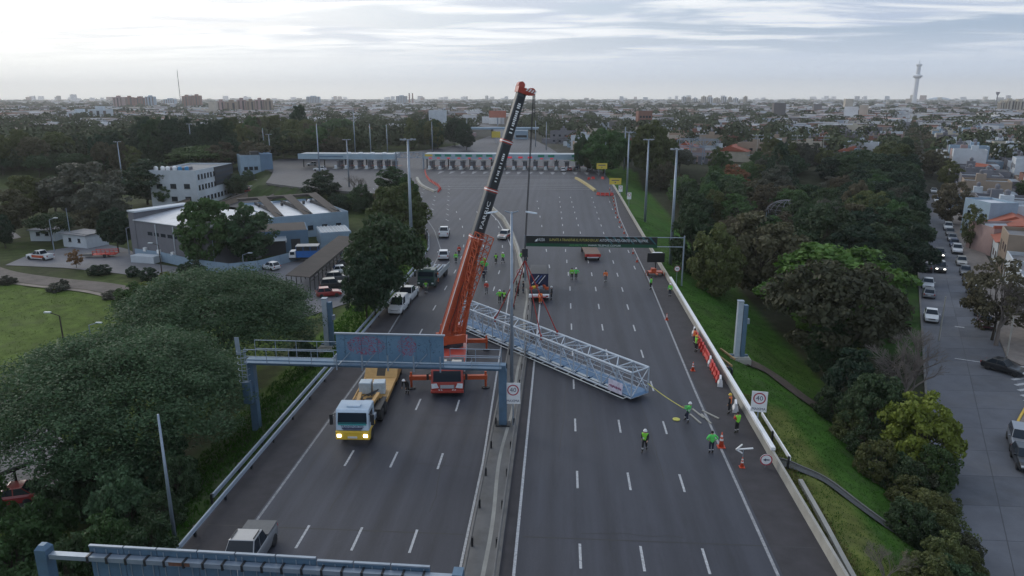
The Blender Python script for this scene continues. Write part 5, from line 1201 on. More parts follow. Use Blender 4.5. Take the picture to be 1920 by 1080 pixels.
# ------------------------------------------------------------------ cars (local +Y = front)
CARP = {n: mat('car_' + n, c, rough=.28, var=.04, coat=.6, metal=mt) for n, c, mt in (('white', (.62, .64, .66), 0), ('silver', (.30, .31, .33), .5), ('black', (.015, .016, .018), 0), ('grey', (.10, .105, .115), .3), ('red', (.28, .025, .025), 0), ('blue', (.035, .06, .14), 0), ('maroon', (.09, .02, .025), 0), ('pale', (.44, .43, .40), 0))}
M_tail = mat('tail_light', (.30, .01, .01), rough=.3); M_head = mat('head_light', (.6, .62, .64), rough=.15); M_lit = mat('lit_head_light', (.9, .9, .85), rough=.2, emit=((1, .97, .88), 6.0))
STY = {   # length, width, belt z, roof z, hood z, front end of glass, roof front, roof rear, rear end of glass, boot z
    'hatch': (3.9, 1.70, .92, 1.48, .86, .55, -.05, -1.45, -1.85, .95), 'sedan': (4.4, 1.74, .92, 1.44, .84, .65, .0, -1.1, -1.75, .93), 'suv': (4.4, 1.82, 1.08, 1.72, 1.02, .75, .2, -1.75, -2.1, 1.1),
    'van': (4.1, 1.72, 1.05, 1.84, .95, 1.0, .35, -1.95, -2.03, 1.05), 'pickup': (5.2, 1.84, 1.10, 1.78, 1.06, .95, .35, -.75, -1.05, 1.02)}
def make_car(style, label='parked car', lit=False, body='white'):
    L_, Wd, zb, zr, zh, gf_, rf, rr, gr_, zt = STY[style]; w = Wd / 2; y0, y1 = -L_ / 2, L_ / 2
    t_ = thing('car' if style in ('hatch', 'sedan', 'suv') else style + ('_truck' if style == 'pickup' else ''), label, {'pickup': 'pickup', 'van': 'van'}.get(style, 'car')); bm_ = CARP[body]
    mb = MB()
    def sec(y, k, zlo, zhi, wt=None): wt = wt or .93; return [Vector((-w * k * .94, y, zlo)), Vector((w * k * .94, y, zlo)), Vector((w * k, y, lerp(zlo, zhi, .35))), Vector((w * k, y, lerp(zlo, zhi, .75))), Vector((w * k * wt, y, zhi)), Vector((-w * k * wt, y, zhi)), Vector((-w * k, y, lerp(zlo, zhi, .75))), Vector((-w * k, y, lerp(zlo, zhi, .35)))]
    mb.loft([sec(y0, .88, .36, zt - .12), sec(y0 + .12, .97, .26, zt), sec(y0 + .6, 1, .24, zt), sec(gr_ - .02 if gr_ - .02 > y0 + .65 else y0 + .66, 1, .24, zb), sec(gf_ + .02, 1, .24, zb), sec(y1 - .55, .99, .24, zh), sec(y1 - .14, .93, .26, zh - .14), sec(y1, .84, .34, zh - .34)])
    wr = w * .78
    gh = [[Vector((-w * .92, gr_, zb - .02)), Vector((w * .92, gr_, zb - .02)), Vector((w * .92, gf_, zb - .02)), Vector((-w * .92, gf_, zb - .02))], [Vector((-wr, rr, zr)), Vector((wr, rr, zr)), Vector((wr, rf, zr)), Vector((-wr, rf, zr))]]
    mb.loft(gh); bo_ = mb.build('body', bm_, t_, bevel=.05)
    def pane(nm, a, b, c, d, ins=.1):
        a, b, c, d = map(Vector, (a, b, c, d)); ce = (a + b + c + d) / 4; n = (b - a).cross(d - a).normalized() * .014
        mb = MB(); mb.slab(*[p.lerp(ce, ins) + n for p in (a, b, c, d)], .01); mb.build(nm, M_glass, t_)
    A, B = gh
    pane('windscreen', A[2], A[3], B[3], B[2], .07); pane('rear_window', A[0], A[1], B[1], B[0], .12)
    for s in (0, 1):
        if s == 0: a, b, c, d = A[1], A[2], B[2], B[1]
        else: a, b, c, d = A[3], A[0], B[0], B[3]
        if style == 'van': 
            f0, f1 = ((0.6, 1.) if s == 0 else (0., .4)); a2, b2, c2, d2 = a.lerp(b, f0), a.lerp(b, f1), d.lerp(c, f1), d.lerp(c, f0); pane('side_window', a2, b2, c2, d2, .12)
        else:
            for f0, f1 in ((0., .5), (.5, 1.)): pane('side_window', a.lerp(b, f0), a.lerp(b, f1), d.lerp(c, f1), d.lerp(c, f0), .10)
    if style == 'pickup':      # open load bed with liner
        MB().box(-w * .80, w * .80, y0 + .2, gr_ - .25, zt + .003, zt + .01).build('bed_liner', M_blk, t_)
        for s in (-1, 1): MB().box(s * w * .93, s * w * .80, y0 + .1, gr_ - .1, zt - .02, zt + .12).build('bed_side', bm_, t_)
        MB().box(-w * .9, w * .9, y0 + .02, y0 + .14, zt - .03, zt + .12).build('tailgate', bm_, t_)
    rw = .31 if style not in ('pickup', 'suv') else .37
    for s in (-1, 1):
        for y in (y0 + .78, y1 - .82): wheel(t_, s * (w - .08), y, rw, .2)
        MB().cbox((s * w * .66, y1 - .10, zh - .22), (.34, .16, .13)).build('headlight', M_lit if lit else M_head, t_)
        MB().cbox((s * w * .80, y0 + .04, zt - .18), (.20, .12, .22)).build('tail_light', M_tail, t_)
        MB().cbox((s * (w + .08), gf_ - .22, zb + .05), (.18, .10, .14)).build('door_mirror', bm_, t_)
    MB().cbox((0, y1 - .02, .42), (w * 1.7, .1, .16)).build('bumper', M_blk if style in ('pickup', 'suv') else bm_, t_)
    MB().cbox((0, y1 - .06, .60), (w * 1.0, .1, .12)).build('grille', M_blk, t_)
    MB().cbox((0, y0 + .02, .62), (.45, .09, .13)).build('number_plate', M_plate, t_)
    return t_
CARS = {}
def car(style, colr, x, y, rz, label, group=None, z=0., lit=False):
    k = (style, lit)
    if k not in CARS:
        t_ = make_car(style, label, lit); CARS[k] = t_; new = t_; t_.location = (0, -500 - 8 * len(CARS), -50)
    new = dup(CARS[k], (x, y, z), rz, label, group, mats={'car_white': CARP[colr]})
    if not group and 'group' in new: del new['group']
    new.name = {'pickup': 'pickup_truck', 'van': 'van'}.get(style, 'car')
    return new
PI = math.pi
def car_px(style, colr, px, py, rz, label, group=None, z=0., lit=False): x, y = P(px, py, z); return car(style, colr, x, y, rz, label, group, z, lit)
# highway
pk_ = car('pickup', 'silver', -17.0, 33.6, PI + R(1), 'silver grey pickup with covered bed on the left carriageway near the sign backs')
MB().box(-.86, .86, -2.5, -1.12, 1.145, 1.20).build('bed_cover', mat('tonneau_grey', (.11, .115, .12), rough=.6), pk_)
for s in (-1, 1): MB().bar((s * .62, -.6, 1.83), (s * .62, .25, 1.83), .04).build('roof_rail', M_blk, pk_)
car_px('van', 'white', 748, 583, PI - R(3), 'white small van parked behind another on the left shoulder')
car_px('pickup', 'white', 764, 562, PI - R(3), 'white pickup parked between the small van and the green flatbed truck', )
car_px('pickup', 'white', 833, 442, R(6), 'white pickup with dark load driving away up the left carriageway')
car_px('hatch', 'white', 832, 484, R(8), 'white hatchback parked beyond the green flatbed truck')
pk_ = car_px('hatch', 'pale', 945, 447, PI - R(12), 'pale car with red markings parked against the median wall')
for s in (-1, 1): MB().box(s * .855, s * .87, -1.3, 1.1, .5, .75).build('red_stripe', M_red, pk_)
MB().box(-.45, .45, .8, 1.5, .865, .875).build('red_bonnet_mark', M_red, pk_)
# street: kerb lines
def street_car(y, side_, colr, style, lab, facing=1, grp=None, off=1.15, lit=False):
    x = (street_lx(y) + off) if side_ < 0 else (st_r(y) - off); return car(style, colr, x, y, -math.atan(.447) + (0 if facing > 0 else PI), lab, grp, zst + .006, lit)
rc = random.Random(3)
for k, (y, c_, s_) in enumerate(((100, 'white', 'sedan'), (112.5, 'silver', 'hatch'), (118.5, 'white', 'sedan'), (130.5, 'black', 'suv'), (136.5, 'grey', 'hatch'), (142.5, 'black', 'sedan'), (150, 'white', 'hatch'), (156, 'white', 'suv'), (163, 'silver', 'sedan'), (169.5, 'white', 'hatch'), (176, 'white', 'sedan'), (184, 'silver', 'hatch'), (191, 'white', 'hatch'))):
    street_car(y, -1, c_, s_, '%s %s parked along the tree-side kerb of the street' % (c_, {'hatch': 'hatchback', 'sedan': 'sedan', 'suv': 'tall car'}[s_]), 1 if k % 2 else -1, 'cars parked on the tree side')
for k, (y, c_, s_) in enumerate(((97.5, 'maroon', 'sedan'), (103.2, 'black', 'hatch'), (113, 'black', 'pickup'), (121, 'grey', 'sedan'), (128, 'grey', 'hatch'), (136, 'pale', 'hatch'), (147, 'white', 'suv'), (153.5, 'blue', 'hatch'), (160, 'silver', 'sedan'), (167, 'grey', 'sedan'), (174, 'white', 'suv'), (222, 'white', 'hatch'), (245, 'white', 'sedan'))):
    street_car(y, 1, c_, s_, '%s %s parked along the house-side kerb of the street' % (c_, {'hatch': 'hatchback', 'sedan': 'sedan', 'suv': 'tall car', 'pickup': 'pickup'}[s_]), -1, 'cars parked on the house side')
for px, py, nm in ((1760, 482, 'farther'), (1762, 508, 'nearer')): car_px('suv', 'black', px, py, PI - math.atan(.447), 'dark car with lit headlights driving down the street, the %s of the pair' % nm, None, zst + .006, True)
car_px('sedan', 'black', 1882, 697, R(38) + PI, 'black sedan turning across the stop line at the junction', None, zst + .006)
car_px('suv', 'silver', 1912, 838, R(155), 'silver car waiting at the junction corner', None, zst + .006)
car_px('hatch', 'black', 1922, 872, R(160), 'black car close behind the silver one at the junction', None, zst + .006)
# left yard
pk_ = car_px('pickup', 'white', 76, 486, R(78), 'white pickup with orange panels parked at the yard gate', None, GZ + .1)
for s in (-1, 1): MB().box(s * .925, s * .94, -1.9, 1.0, .5, 1.0).build('orange_panel', M_orange, pk_)
MB().box(-.6, .6, 1.1, 2.0, 1.085, 1.095).build('blue_stripe', CARP['blue'], pk_)
car_px('hatch', 'white', 507, 505, R(62) + 0, 'white hatchback parked in the yard near the blue truck', None, GZ + .1)
car('sedan', 'red', *P(20, 945, GZ), R(110), 'dark red car parked under the canopy at the lower left', None, GZ + .12)
for k, (px, py) in enumerate(((617, 555), (626, 540), (634, 527), (645, 512), (652, 499), (660, 488))): car_px(rc.choice(['hatch', 'sedan', 'suv']), ('red', 'black', 'grey', 'white', 'black', 'white')[k], px, py, R(-68), '%s car sheltering under the long carport' % ('red', 'black', 'grey', 'white', 'black', 'white')[k], 'cars under the carport', GZ + .1)
for k, (px, py, c_) in enumerate(((458, 362, 'red'), (468, 357, 'white'), (492, 351, 'black'), (480, 344, 'white'), (497, 342, 'white'), (505, 340, 'silver'), (512, 338, 'white'), (520, 328, 'white'), (530, 327, 'white'), (541, 327, 'pale'), (560, 348, 'white'), (505, 364, 'white'), (585, 312, 'white'), (600, 322, 'white'))):
    x, y = P(px, py, -4.2 if py > 326 else -.3); car(rc.choice(['hatch', 'suv', 'van']), c_, x, y, R(rc.uniform(50, 120)), '%s car parked in the lot before the left toll canopy' % c_, 'cars in the toll car park', -4.19 if py > 326 else ground_z(x, y) + .02 if x < interp(XL, y) else 0.)
for k, (px, py, c_) in enumerate(((1056, 321, 'white'), (1068, 320, 'red'), (1104, 320, 'silver'), (1080, 319, 'grey'))): car_px('hatch', c_, px, py, 0 if k != 2 else R(170), '%s car waiting at the right-hand toll lanes' % c_, 'cars at the toll')
# prototypes were only moulds
for t_ in list(CARS.values()):
    for ch in list(t_.children_recursive): bpy.data.objects.remove(ch)
    bpy.data.objects.remove(t_)

# ------------------------------------------------------------------ trucks (local -Y = front, facing the camera)
M_tan = mat('trailer_tan', (.46, .27, .09), rough=.55, var=.14, scale=2, dirt=.15); M_tand = mat('trailer_dark', (.05, .04, .03), rough=.8)
M_cabw = mat('cab_white_blue', (.50, .60, .70), rough=.35, var=.05, coat=.3); M_cabg = mat('cab_green', (.022, .06, .05), rough=.4, var=.1, coat=.3); M_teal = mat('sun_visor_teal', (.05, .30, .30), rough=.3)
def truck_cab(t_, m_up, m_low, w=2.4, lit=True, top=2.9, ln=2.0, lo=.5, split=1.25):
    hw = w / 2
    mb = MB(); prof = [(.10, split), (.0, split + .02), (.06, 1.75), (.22, top - .25), (.34, top - .05), (ln - .1, top), (ln, top - .1), (ln, split)]
    mb.loft([[Vector((x, y, z)) for y, z in prof] for x in (-hw, hw)]); cb_ = mb.build('cab', m_up, t_, bevel=.06)
    mb = MB(); prof = [(.12, lo), (-.06, lo + .08), (-.10, split - .03), (.0, split), (ln, split), (ln, .95), (ln * .78, .95), (ln * .7, 1.05), (ln * .36, 1.05), (ln * .28, .85), (ln * .22, lo)]
    mb.loft([[Vector((x, y, z)) for y, z in prof] for x in (-hw - .02, hw + .02)]); lw = mb.build('lower_cab', m_low, t_, bevel=.03)
    mb = MB(); mb.slab((-hw * .88, .035, 1.82), (hw * .88, .035, 1.82), (hw * .86, .215, top - .28), (-hw * .86, .215, top - .28), .02); ws = mb.build('windscreen', M_glass, cb_)
    for s in (-1, 1):
        MB().box(s * hw * 1.001, s * (hw * 1.001 + .02), .45, 1.35, 1.75, top - .35).build('side_window', M_glass, cb_)
        mb = MB(); mb.bar((s * hw, .2, top - .35), (s * (hw + .3), .05, top - .4), .05); mb.box(s * (hw + .18), s * (hw + .42), -.02, .12, 1.75, top - .35); mb.build('mirror', M_blk, cb_)
        MB().cbox((s * hw * .80, -.10, lo + .42), (.28, .08, .2)).build('headlight', M_lit if lit else M_head, lw)
    mb = MB(); mb.box(-hw * .62, hw * .62, -.04, .05, split + .18, split + .26); mb.box(-hw * .55, hw * .55, -.04, .05, split + .08, split + .13); mb.build('grille', M_signk, cb_)
    MB().box(-.35, .35, -.125, -.06, lo + .22, lo + .36).build('number_plate', M_plate, lw)
    MB().box(-.5, .5, .6, 1.1, top - .01, top + .08).build('roof_hatch', m_up, cb_)
    return cb_, lw, ws
# low-loader
x, y = P(668, 828); tk = thing('low_loader_truck', 'yellow and white tractor pulling a long tan low-loader trailer', 'truck', (-15.05, 47.75, 0), R(2))
cb_, lw, ws = truck_cab(tk, M_cabw, M_yellow, w=2.45)
MB().slab((-1.05, .025, 1.70), (1.05, .025, 1.70), (1.05, .05, 1.90), (-1.05, .05, 1.90), .02).build('visor_strip', M_teal, cb_)
text('TRANSPORTES', .26, M_signk, 'lettering', cb_, Matrix.Translation((0, -.0, 1.60)) @ Matrix.Rotation(R(90), 4, 'X'), width=1.7)
mb = MB(); mb.box(-.45, .45, 1.9, 6.6, .75, 1.05); mb.build('chassis', M_blk, tk)
mb = MB(); mb.box(-.95, -.55, 3.0, 3.9, .6, 1.05); mb.box(.55, .95, 3.0, 3.9, .6, 1.05); mb.build('fuel_tank', M_galv, tk, bevel=.05)
for yy_ in (1.35, 4.6, 5.9):
    for s in (-1, 1): wheel(tk, s * 1.02, yy_, .52, .3 if yy_ < 2 else .5)
for s in (-1, 1):
    mb = MB(); mb.box(s * .7, s * 1.22, 4.0, 6.6, 1.12, 1.18); mb.build('mudguard', M_blk, tk)
MB().box(-.4, .4, 4.6, 5.6, 1.05, 1.3).build('fifth_wheel', M_galv, tk)
tr = thing('low_loader_trailer', 'long tan low-loader trailer with sloping rear ramps behind the yellow tractor', 'trailer', (-15.05, 47.75, 0), R(3.5))
for s in (-1, 1): mb = MB(); mb.bar((s * .55, 4.2, 1.45), (s * .75, 6.4, 1.5), .28, .25); mb.bar((s * .75, 5.9, 1.5), (s * .95, 6.8, .95), .3, .25); mb.build('gooseneck', M_tan, tr)
mb = MB(); mb.box(-1.3, 1.3, 6.5, 11.2, .65, .95); mb.build('deck', M_tan, tr, bevel=.02)
for s in (-1, 1): MB().box(s * 1.31, s * 1.42, 6.3, 11.2, .7, 1.02).build('side_rail', M_tan, tr)
mb = MB(); mb.loft([[Vector((x_, y_, z_)) for y_, z_ in ((11.20, .6), (11.20, .97), (12.40, 1.85), (15.80, 1.95), (16.00, 1.1), (16.00, .8))] for x_ in (-1.45, 1.45)]); rp = mb.build('rear_ramp', M_tan, tr, bevel=.02)
mb = MB(); mb.add([(-.38, 11.35, 1.085), (.38, 11.35, 1.085), (.38, 12.25, 1.745), (-.38, 12.25, 1.745)], [(0, 1, 2, 3)]); mb.add([(-.38, 13.00, 1.876), (.38, 13.00, 1.876), (.38, 14.80, 1.93), (-.38, 14.80, 1.93)], [(0, 1, 2, 3)]); mb.build('wheel_well', M_tand, rp)
mb = MB(); mb.box(-1.43, 1.43, 12.50, 12.75, 1.86, 1.95); mb.build('ramp_bar', M_tan, rp)
for yy_ in (12.00, 13.20, 14.40):
    for s in (-1, 1): wheel(tr, s * 1.1, yy_, .44, .5)
for px_, nm in ((-.62, 'pale wrapped load block on the trailer bed, shoulder side'), (.55, 'pale wrapped load block on the trailer bed, median side')):
    o = thing('load_block', nm, 'load', Matrix.Rotation(R(3.5), 4, 'Z') @ Vector((px_ * .98, 8.0, .96)) + Vector((-15.05, 47.75, 0)), R(3 + 6 * (px_ > 0)), 'wrapped blocks on the low-loader')
    MB().box(-.5, .5, -.5, .5, 0, 1.0).build('wrapped_block', mat('plastic_wrap', (.46, .53, .58), rough=.35, var=.18, scale=3, bump=.5, bscale=5), o, bevel=.06); MB().box(-.45, .45, -.45, .45, -.0, .1).build('pallet', M_tand, o)
for k in range(7): MB().tube((-.5 + .1 * k, 6.6 + .12 * (k % 3), 1.2), (.2 + .06 * k, 7.3, 1.3 + .03 * k), .05, n=5).build('hydraulic_hose', M_blk, tr)

# flatbed truck with green cab on the left shoulder
x, y = P(803, 543); gk = thing('flatbed_truck', 'dark green cab flatbed truck parked on the left shoulder', 'truck', (x - .3, y, 0), R(-3))
truck_cab(gk, M_cabg, M_cabg, w=2.35, lit=False, top=2.7)
MB().box(-.4, .4, 1.9, 9.5, .7, .95).build('chassis', M_blk, gk)
MB().box(-1.2, 1.2, 2.4, 9.8, 1.1, 1.28).build('bed', M_galv, gk)
for s in (-1, 1): MB().box(s * 1.2, s * 1.26, 2.4, 9.8, 1.0, 1.75).build('bed_side', mat('bed_grey', (.30, .32, .33), rough=.6, var=.15), gk)
for yy_ in (1.3, 7.2, 8.4):
    for s in (-1, 1): wheel(gk, s * 1.0, yy_, .5, .3)
for k in range(6): MB().bar((-.8 + .25 * k, 3.0, 1.4), (-.9 + .3 * k, 8.5, 1.5), .2, .16).build('load_beam', M_galv if k % 2 else M_conc, gk)

# flatbed with red tail seen from behind beyond the banner
x, y = P(1115, 490); rk = thing('flatbed_truck', 'flatbed truck with brown bed and red tail beam beyond the banner', 'truck', (x - .3, y, 0), R(4))
MB().box(-1.2, 1.2, 0, 6.5, 1.0, 1.2).build('bed', mat('worn_bed', (.17, .12, .095), rough=.8, var=.2), rk); MB().box(-1.25, 1.25, -.1, .1, .75, 1.15).build('tail_beam', M_red, rk); MB().box(-.9, .9, -.16, -.1, .55, .72).build('bumper', M_plate, rk)
MB().box(-1.1, 1.1, 6.7, 8.3, .7, 2.4).build('cab', mat('cab_dark_teal', (.02, .06, .07), rough=.4), rk, bevel=.08); MB().box(-.9, .9, 6.66, 6.69, 1.6, 2.2).build('rear_window', M_glass, rk)
for yy_ in (1.3, 2.5, 7.4):
    for s in (-1, 1): wheel(rk, s * 1.0, yy_, .48, .3)
for s in (-1, 1): MB().box(s * 1.0, s * .6, -.14, -.1, .95, 1.1).build('tail_light', M_tail, rk)

# dark loader-crane truck standing by the median
x, y = P(1012, 566); lk_ = thing('loader_truck', 'dark truck with a blue lettered loader crane and white bumper beside the median', 'truck', (x - .1, y, 0), R(2))
MB().box(-1.3, 1.3, -.15, .25, .55, 1.0).build('bumper', M_white, lk_, bevel=.05)
for s in (-1, 1): MB().cbox((s * 1.0, -.17, .78), (.28, .06, .16)).build('lamp', M_tail if s > 0 else M_lamp, lk_)
MB().box(-.9, .9, -.16, -.14, .60, .74).build('warning_board', M_red, lk_)
MB().box(-1.25, 1.25, .25, 8.5, .85, 1.15).build('chassis', M_blk, lk_); MB().box(-1.22, 1.22, .3, 2.3, 1.15, 1.45).build('rear_deck', M_boomd, lk_)
for k in range(7): o = MB().box(-.22, .22, -.14, .14, 0, .3).build('deck_gear', rt.choice([M_red, M_yellow, M_galv, M_blk, M_orange]), lk_); o.location = (-1.0 + .33 * k, .7 + .5 * (k % 3), 1.46); o.rotation_euler = (0, 0, .4 * k)
MB().box(-1.2, 1.2, 2.4, 6.8, 1.15, 2.9).build('machine_house', M_boomk, lk_, bevel=.1)
dn = MB(); dn.slab((-1.15, 2.30, 1.5), (1.15, 2.30, 1.5), (1.2, 2.38, 3.1), (-1.1, 2.38, 3.1), .08); pn = dn.build('lettered_panel', mat('navy_panel', (.012, .017, .055), rough=.4), lk_)
for k in range(3):
    mb = MB(); a0 = -.95 + .42 * k; mb.slab((a0, 2.31, 1.75), (a0 + .09, 2.31, 1.75), (a0 + .95, 2.37, 2.85), (a0 + .86, 2.37, 2.85), .02); o = mb.build('stripe', M_white if k != 1 else mat('stripe_blue', (.12, .2, .5), rough=.4), pn); o.location = (0, -.03, .02)
MB().box(-1.15, 1.15, 7.0, 8.9, .7, 2.8).build('cab', M_boomk, lk_, bevel=.08)
for yy_ in (1.5, 2.9, 5.6, 7.8):
    for s in (-1, 1): wheel(lk_, s * 1.08, yy_, .52, .36)

# blue box truck and red trailer in the yard
x, y = P(572, 490, GZ); bt = thing('canvas_truck', 'old white cab truck with a blue open-sided load body in the yard', 'truck', (x, y, GZ + .1), R(-80))
MB().box(-1.0, 1.0, -3.9, 2.5, .6, .85).build('chassis', M_blk, bt)
M_bl = mat('truck_blue', (.02, .13, .42), rough=.5, var=.12); 
MB().box(-1.15, 1.15, -1.3, 2.7, .9, 2.15).build('load_body', M_bl, bt); MB().box(-1.12, 1.12, -1.25, 2.65, 2.152, 2.9).build('open_side', M_blk, bt); MB().box(-1.2, 1.2, -1.4, 2.8, 2.95, 3.08).build('roof', mat('grey_canvas', (.42, .41, .40), rough=.8), bt)
for y_ in (-1.3, .0, 1.3, 2.7):
    for s in (-1, 1): MB().bar((s * 1.16, y_, .9), (s * 1.16, y_, 2.95), .07).build('stake', M_bl, bt)
mb = MB(); mb.loft([[Vector((x_, y_, z_)) for y_, z_ in ((-4.0, .6), (-4.05, 1.2), (-2.9, 1.35), (-2.55, 2.05), (-1.5, 2.1), (-1.45, .6))] for x_ in (-.95, .95)]); cb_ = mb.build('cab', M_white, bt, bevel=.08)
for s in (-1, 1): MB().box(s * .955, s * .97, -2.5, -1.7, 1.4, 1.95).build('side_window', M_glass, cb_)
mb = MB(); mb.slab((-.8, -2.93, 1.4), (.8, -2.93, 1.4), (.75, -2.6, 2.0), (-.75, -2.6, 2.0), .02); mb.build('windscreen', M_glass, cb_)
for yy_ in (-3.2, 1.4):
    for s in (-1, 1): wheel(bt, s * .95, yy_, .42, .26)
x, y = P(200, 482, GZ); rt_ = thing('red_trailer', 'low red trailer with slatted sides parked in the yard', 'trailer', (x, y, GZ + .1), R(-78))
MB().box(-.9, .9, -2.2, 2.0, .5, .65).build('deck', M_red, rt_)
for k in range(6):
    for s in (-1, 1): MB().bar((s * .9, -2.1 + .8 * k, .65), (s * .9, -2.1 + .8 * k, 1.35), .06).build('stake', M_red, rt_)
for s in (-1, 1):
    for z_ in (.95, 1.3): MB().bar((s * .9, -2.2, z_), (s * .9, 2.0, z_), .05, .12).build('side_board', M_red, rt_)
for s in (-1, 1): wheel(rt_, s * .95, 0, .33, .2)
MB().box(-.7, .7, -4.0, -2.4, .3, .7).build('grey_load', M_conc, rt_)

# ------------------------------------------------------------------ people
SKIN = mat('skin', (.36, .21, .14), rough=.6); HAIR = mat('dark_hair', (.02, .015, .012), rough=.7); HELM = mat('white_helmet', (.72, .72, .72), rough=.35); HELY = mat('yellow_helmet', (.65, .45, .05), rough=.35)
CLO = {n: mat('cloth_' + n, c, rough=.8, var=.12, scale=8, bump=.3, bscale=25) for n, c in (('lime', (.22, .62, .05)), ('limeg', (.10, .62, .12)), ('orange', (.72, .16, .035)), ('red', (.50, .05, .03)), ('navy', (.015, .02, .04)), ('black', (.014, .014, .016)), ('grey', (.12, .12, .13)), ('jean', (.03, .045, .08)))}
SHOE = mat('boots', (.02, .017, .014), rough=.6); BANDM = mat('reflective_tape', (.55, .56, .55), rough=.3)
def body_mesh(pose):
    """one skinned figure, 1.76 m, facing -Y; pose gives joint places"""
    J = dict(pel=(0, 0, .94), wai=(0, .01, 1.10), che=(0, .01, 1.32), nec=(0, 0, 1.50), hed=(0, -.02, 1.60), top=(0, -.02, 1.74),
             lhip=(-.10, 0, .90), lkne=(-.11, -.02, .50), lank=(-.11, .02, .09), ltoe=(-.12, -.16, .035), rhip=(.10, 0, .90), rkne=(.11, -.02, .50), rank=(.11, .02, .09), rtoe=(.12, -.16, .035),
             lsho=(-.20, .01, 1.44), lelb=(-.27, .03, 1.16), lwri=(-.27, -.07, .92), rsho=(.20, .01, 1.44), relb=(.27, .03, 1.16), rwri=(.27, -.07, .92))
    J.update(pose)
    rad = dict(pel=(.185, .13), wai=(.175, .125), che=(.205, .14), nec=(.062, .062), hed=(.085, .10), top=(.07, .08), lhip=.112, lkne=.080, lank=.058, ltoe=.05, lsho=.092, lelb=.062, lwri=.042)
    names = list(J); vs = [Vector(J[n]) for n in names]; rr = []
    for n in names: r = rad.get(n) or rad.get('l' + n[1:]); rr.append(r if isinstance(r, tuple) else (r, r))
    E_ = [('pel', 'wai'), ('wai', 'che'), ('che', 'nec'), ('nec', 'hed'), ('hed', 'top')]
    for s in 'lr': E_ += [('pel', s + 'hip'), (s + 'hip', s + 'kne'), (s + 'kne', s + 'ank'), (s + 'ank', s + 'toe'), ('che', s + 'sho'), (s + 'sho', s + 'elb'), (s + 'elb', s + 'wri')]
    ed = [(names.index(a), names.index(b)) for a, b in E_]
    fing = []
    for s in 'lr':
        w = Vector(J[s + 'wri']); d = (w - Vector(J[s + 'elb'])).normalized(); side_ = d.cross(Vector((1, 0, 0))).normalized(); pi = len(vs); p = w + d * .07; vs.append(p); rr.append((.04, .02)); ed.append((names.index(s + 'wri'), pi))
        for k in range(5):
            off = side_ * (-.032 + .018 * k); ln = (.05, .078, .085, .078, .06)[k]; dd = (d + side_ * (-.9 if k == 0 else 0)).normalized()
            a = p + off + dd * ln * .6; b = a + (dd + Vector((0, -.35, 0))).normalized() * ln * .5; i = len(vs); vs += [a, b]; rr += [(.0095, .0095), (.008, .008)]; ed += [(pi, i), (i, i + 1)]
    me_ = bpy.data.meshes.new('b'); me_.from_pydata([tuple(v) for v in vs], ed, []); o = bpy.data.objects.new('b', me_); COL.objects.link(o)
    md = o.modifiers.new('s', 'SKIN'); md.use_smooth_shade = True
    for sv, r in zip(me_.skin_vertices[0].data, rr): sv.radius = r; sv.use_root = False
    me_.skin_vertices[0].data[0].use_root = True
    o.modifiers.new('d', 'SUBSURF').levels = 1
    bpy.context.view_layer.update()
    r = bpy.data.meshes.new_from_object(o.evaluated_get(bpy.context.evaluated_depsgraph_get())); bpy.data.objects.remove(o)
    cen = {n: Vector(J[n]) for n in names}
    segs = [(a, b) for a, b in E_]; mi = []
    def near(p):
        best = None
        for a, b in segs:
            A, B = cen[a], cen[b]; t_ = max(0, min(1, (p - A).dot(B - A) / max(1e-6, (B - A).length_squared))); d = (p - (A + (B - A) * t_)).length
            if best is None or d < best[0]: best = (d, a, b, t_)
        return best
    # slots: 0 skin 1 top 2 vest 3 trousers 4 boots 5 tape
    for pl_ in r.polygons:
        p = pl_.center; d, a, b, t_ = near(p)
        if a in ('nec', 'hed') and not (a == 'nec' and t_ < .1): k = 0
        elif b[1:] in ('hip', 'kne') or (b[1:] == 'ank' and t_ < .75): k = 3
        elif b[1:] in ('toe', 'ank'): k = 4
        elif b[1:] == 'elb': k = 1
        elif b[1:] == 'wri': k = 1 if t_ < .8 else 0
        else: k = 2
        if k == 2 and (abs(p.z - (cen['wai'].z + .02)) < .028): k = 5
        if k == 3 and b[1:] == 'ank' and .35 < t_ < .5: k = 5
        mi.append(k)
    return r, J, mi
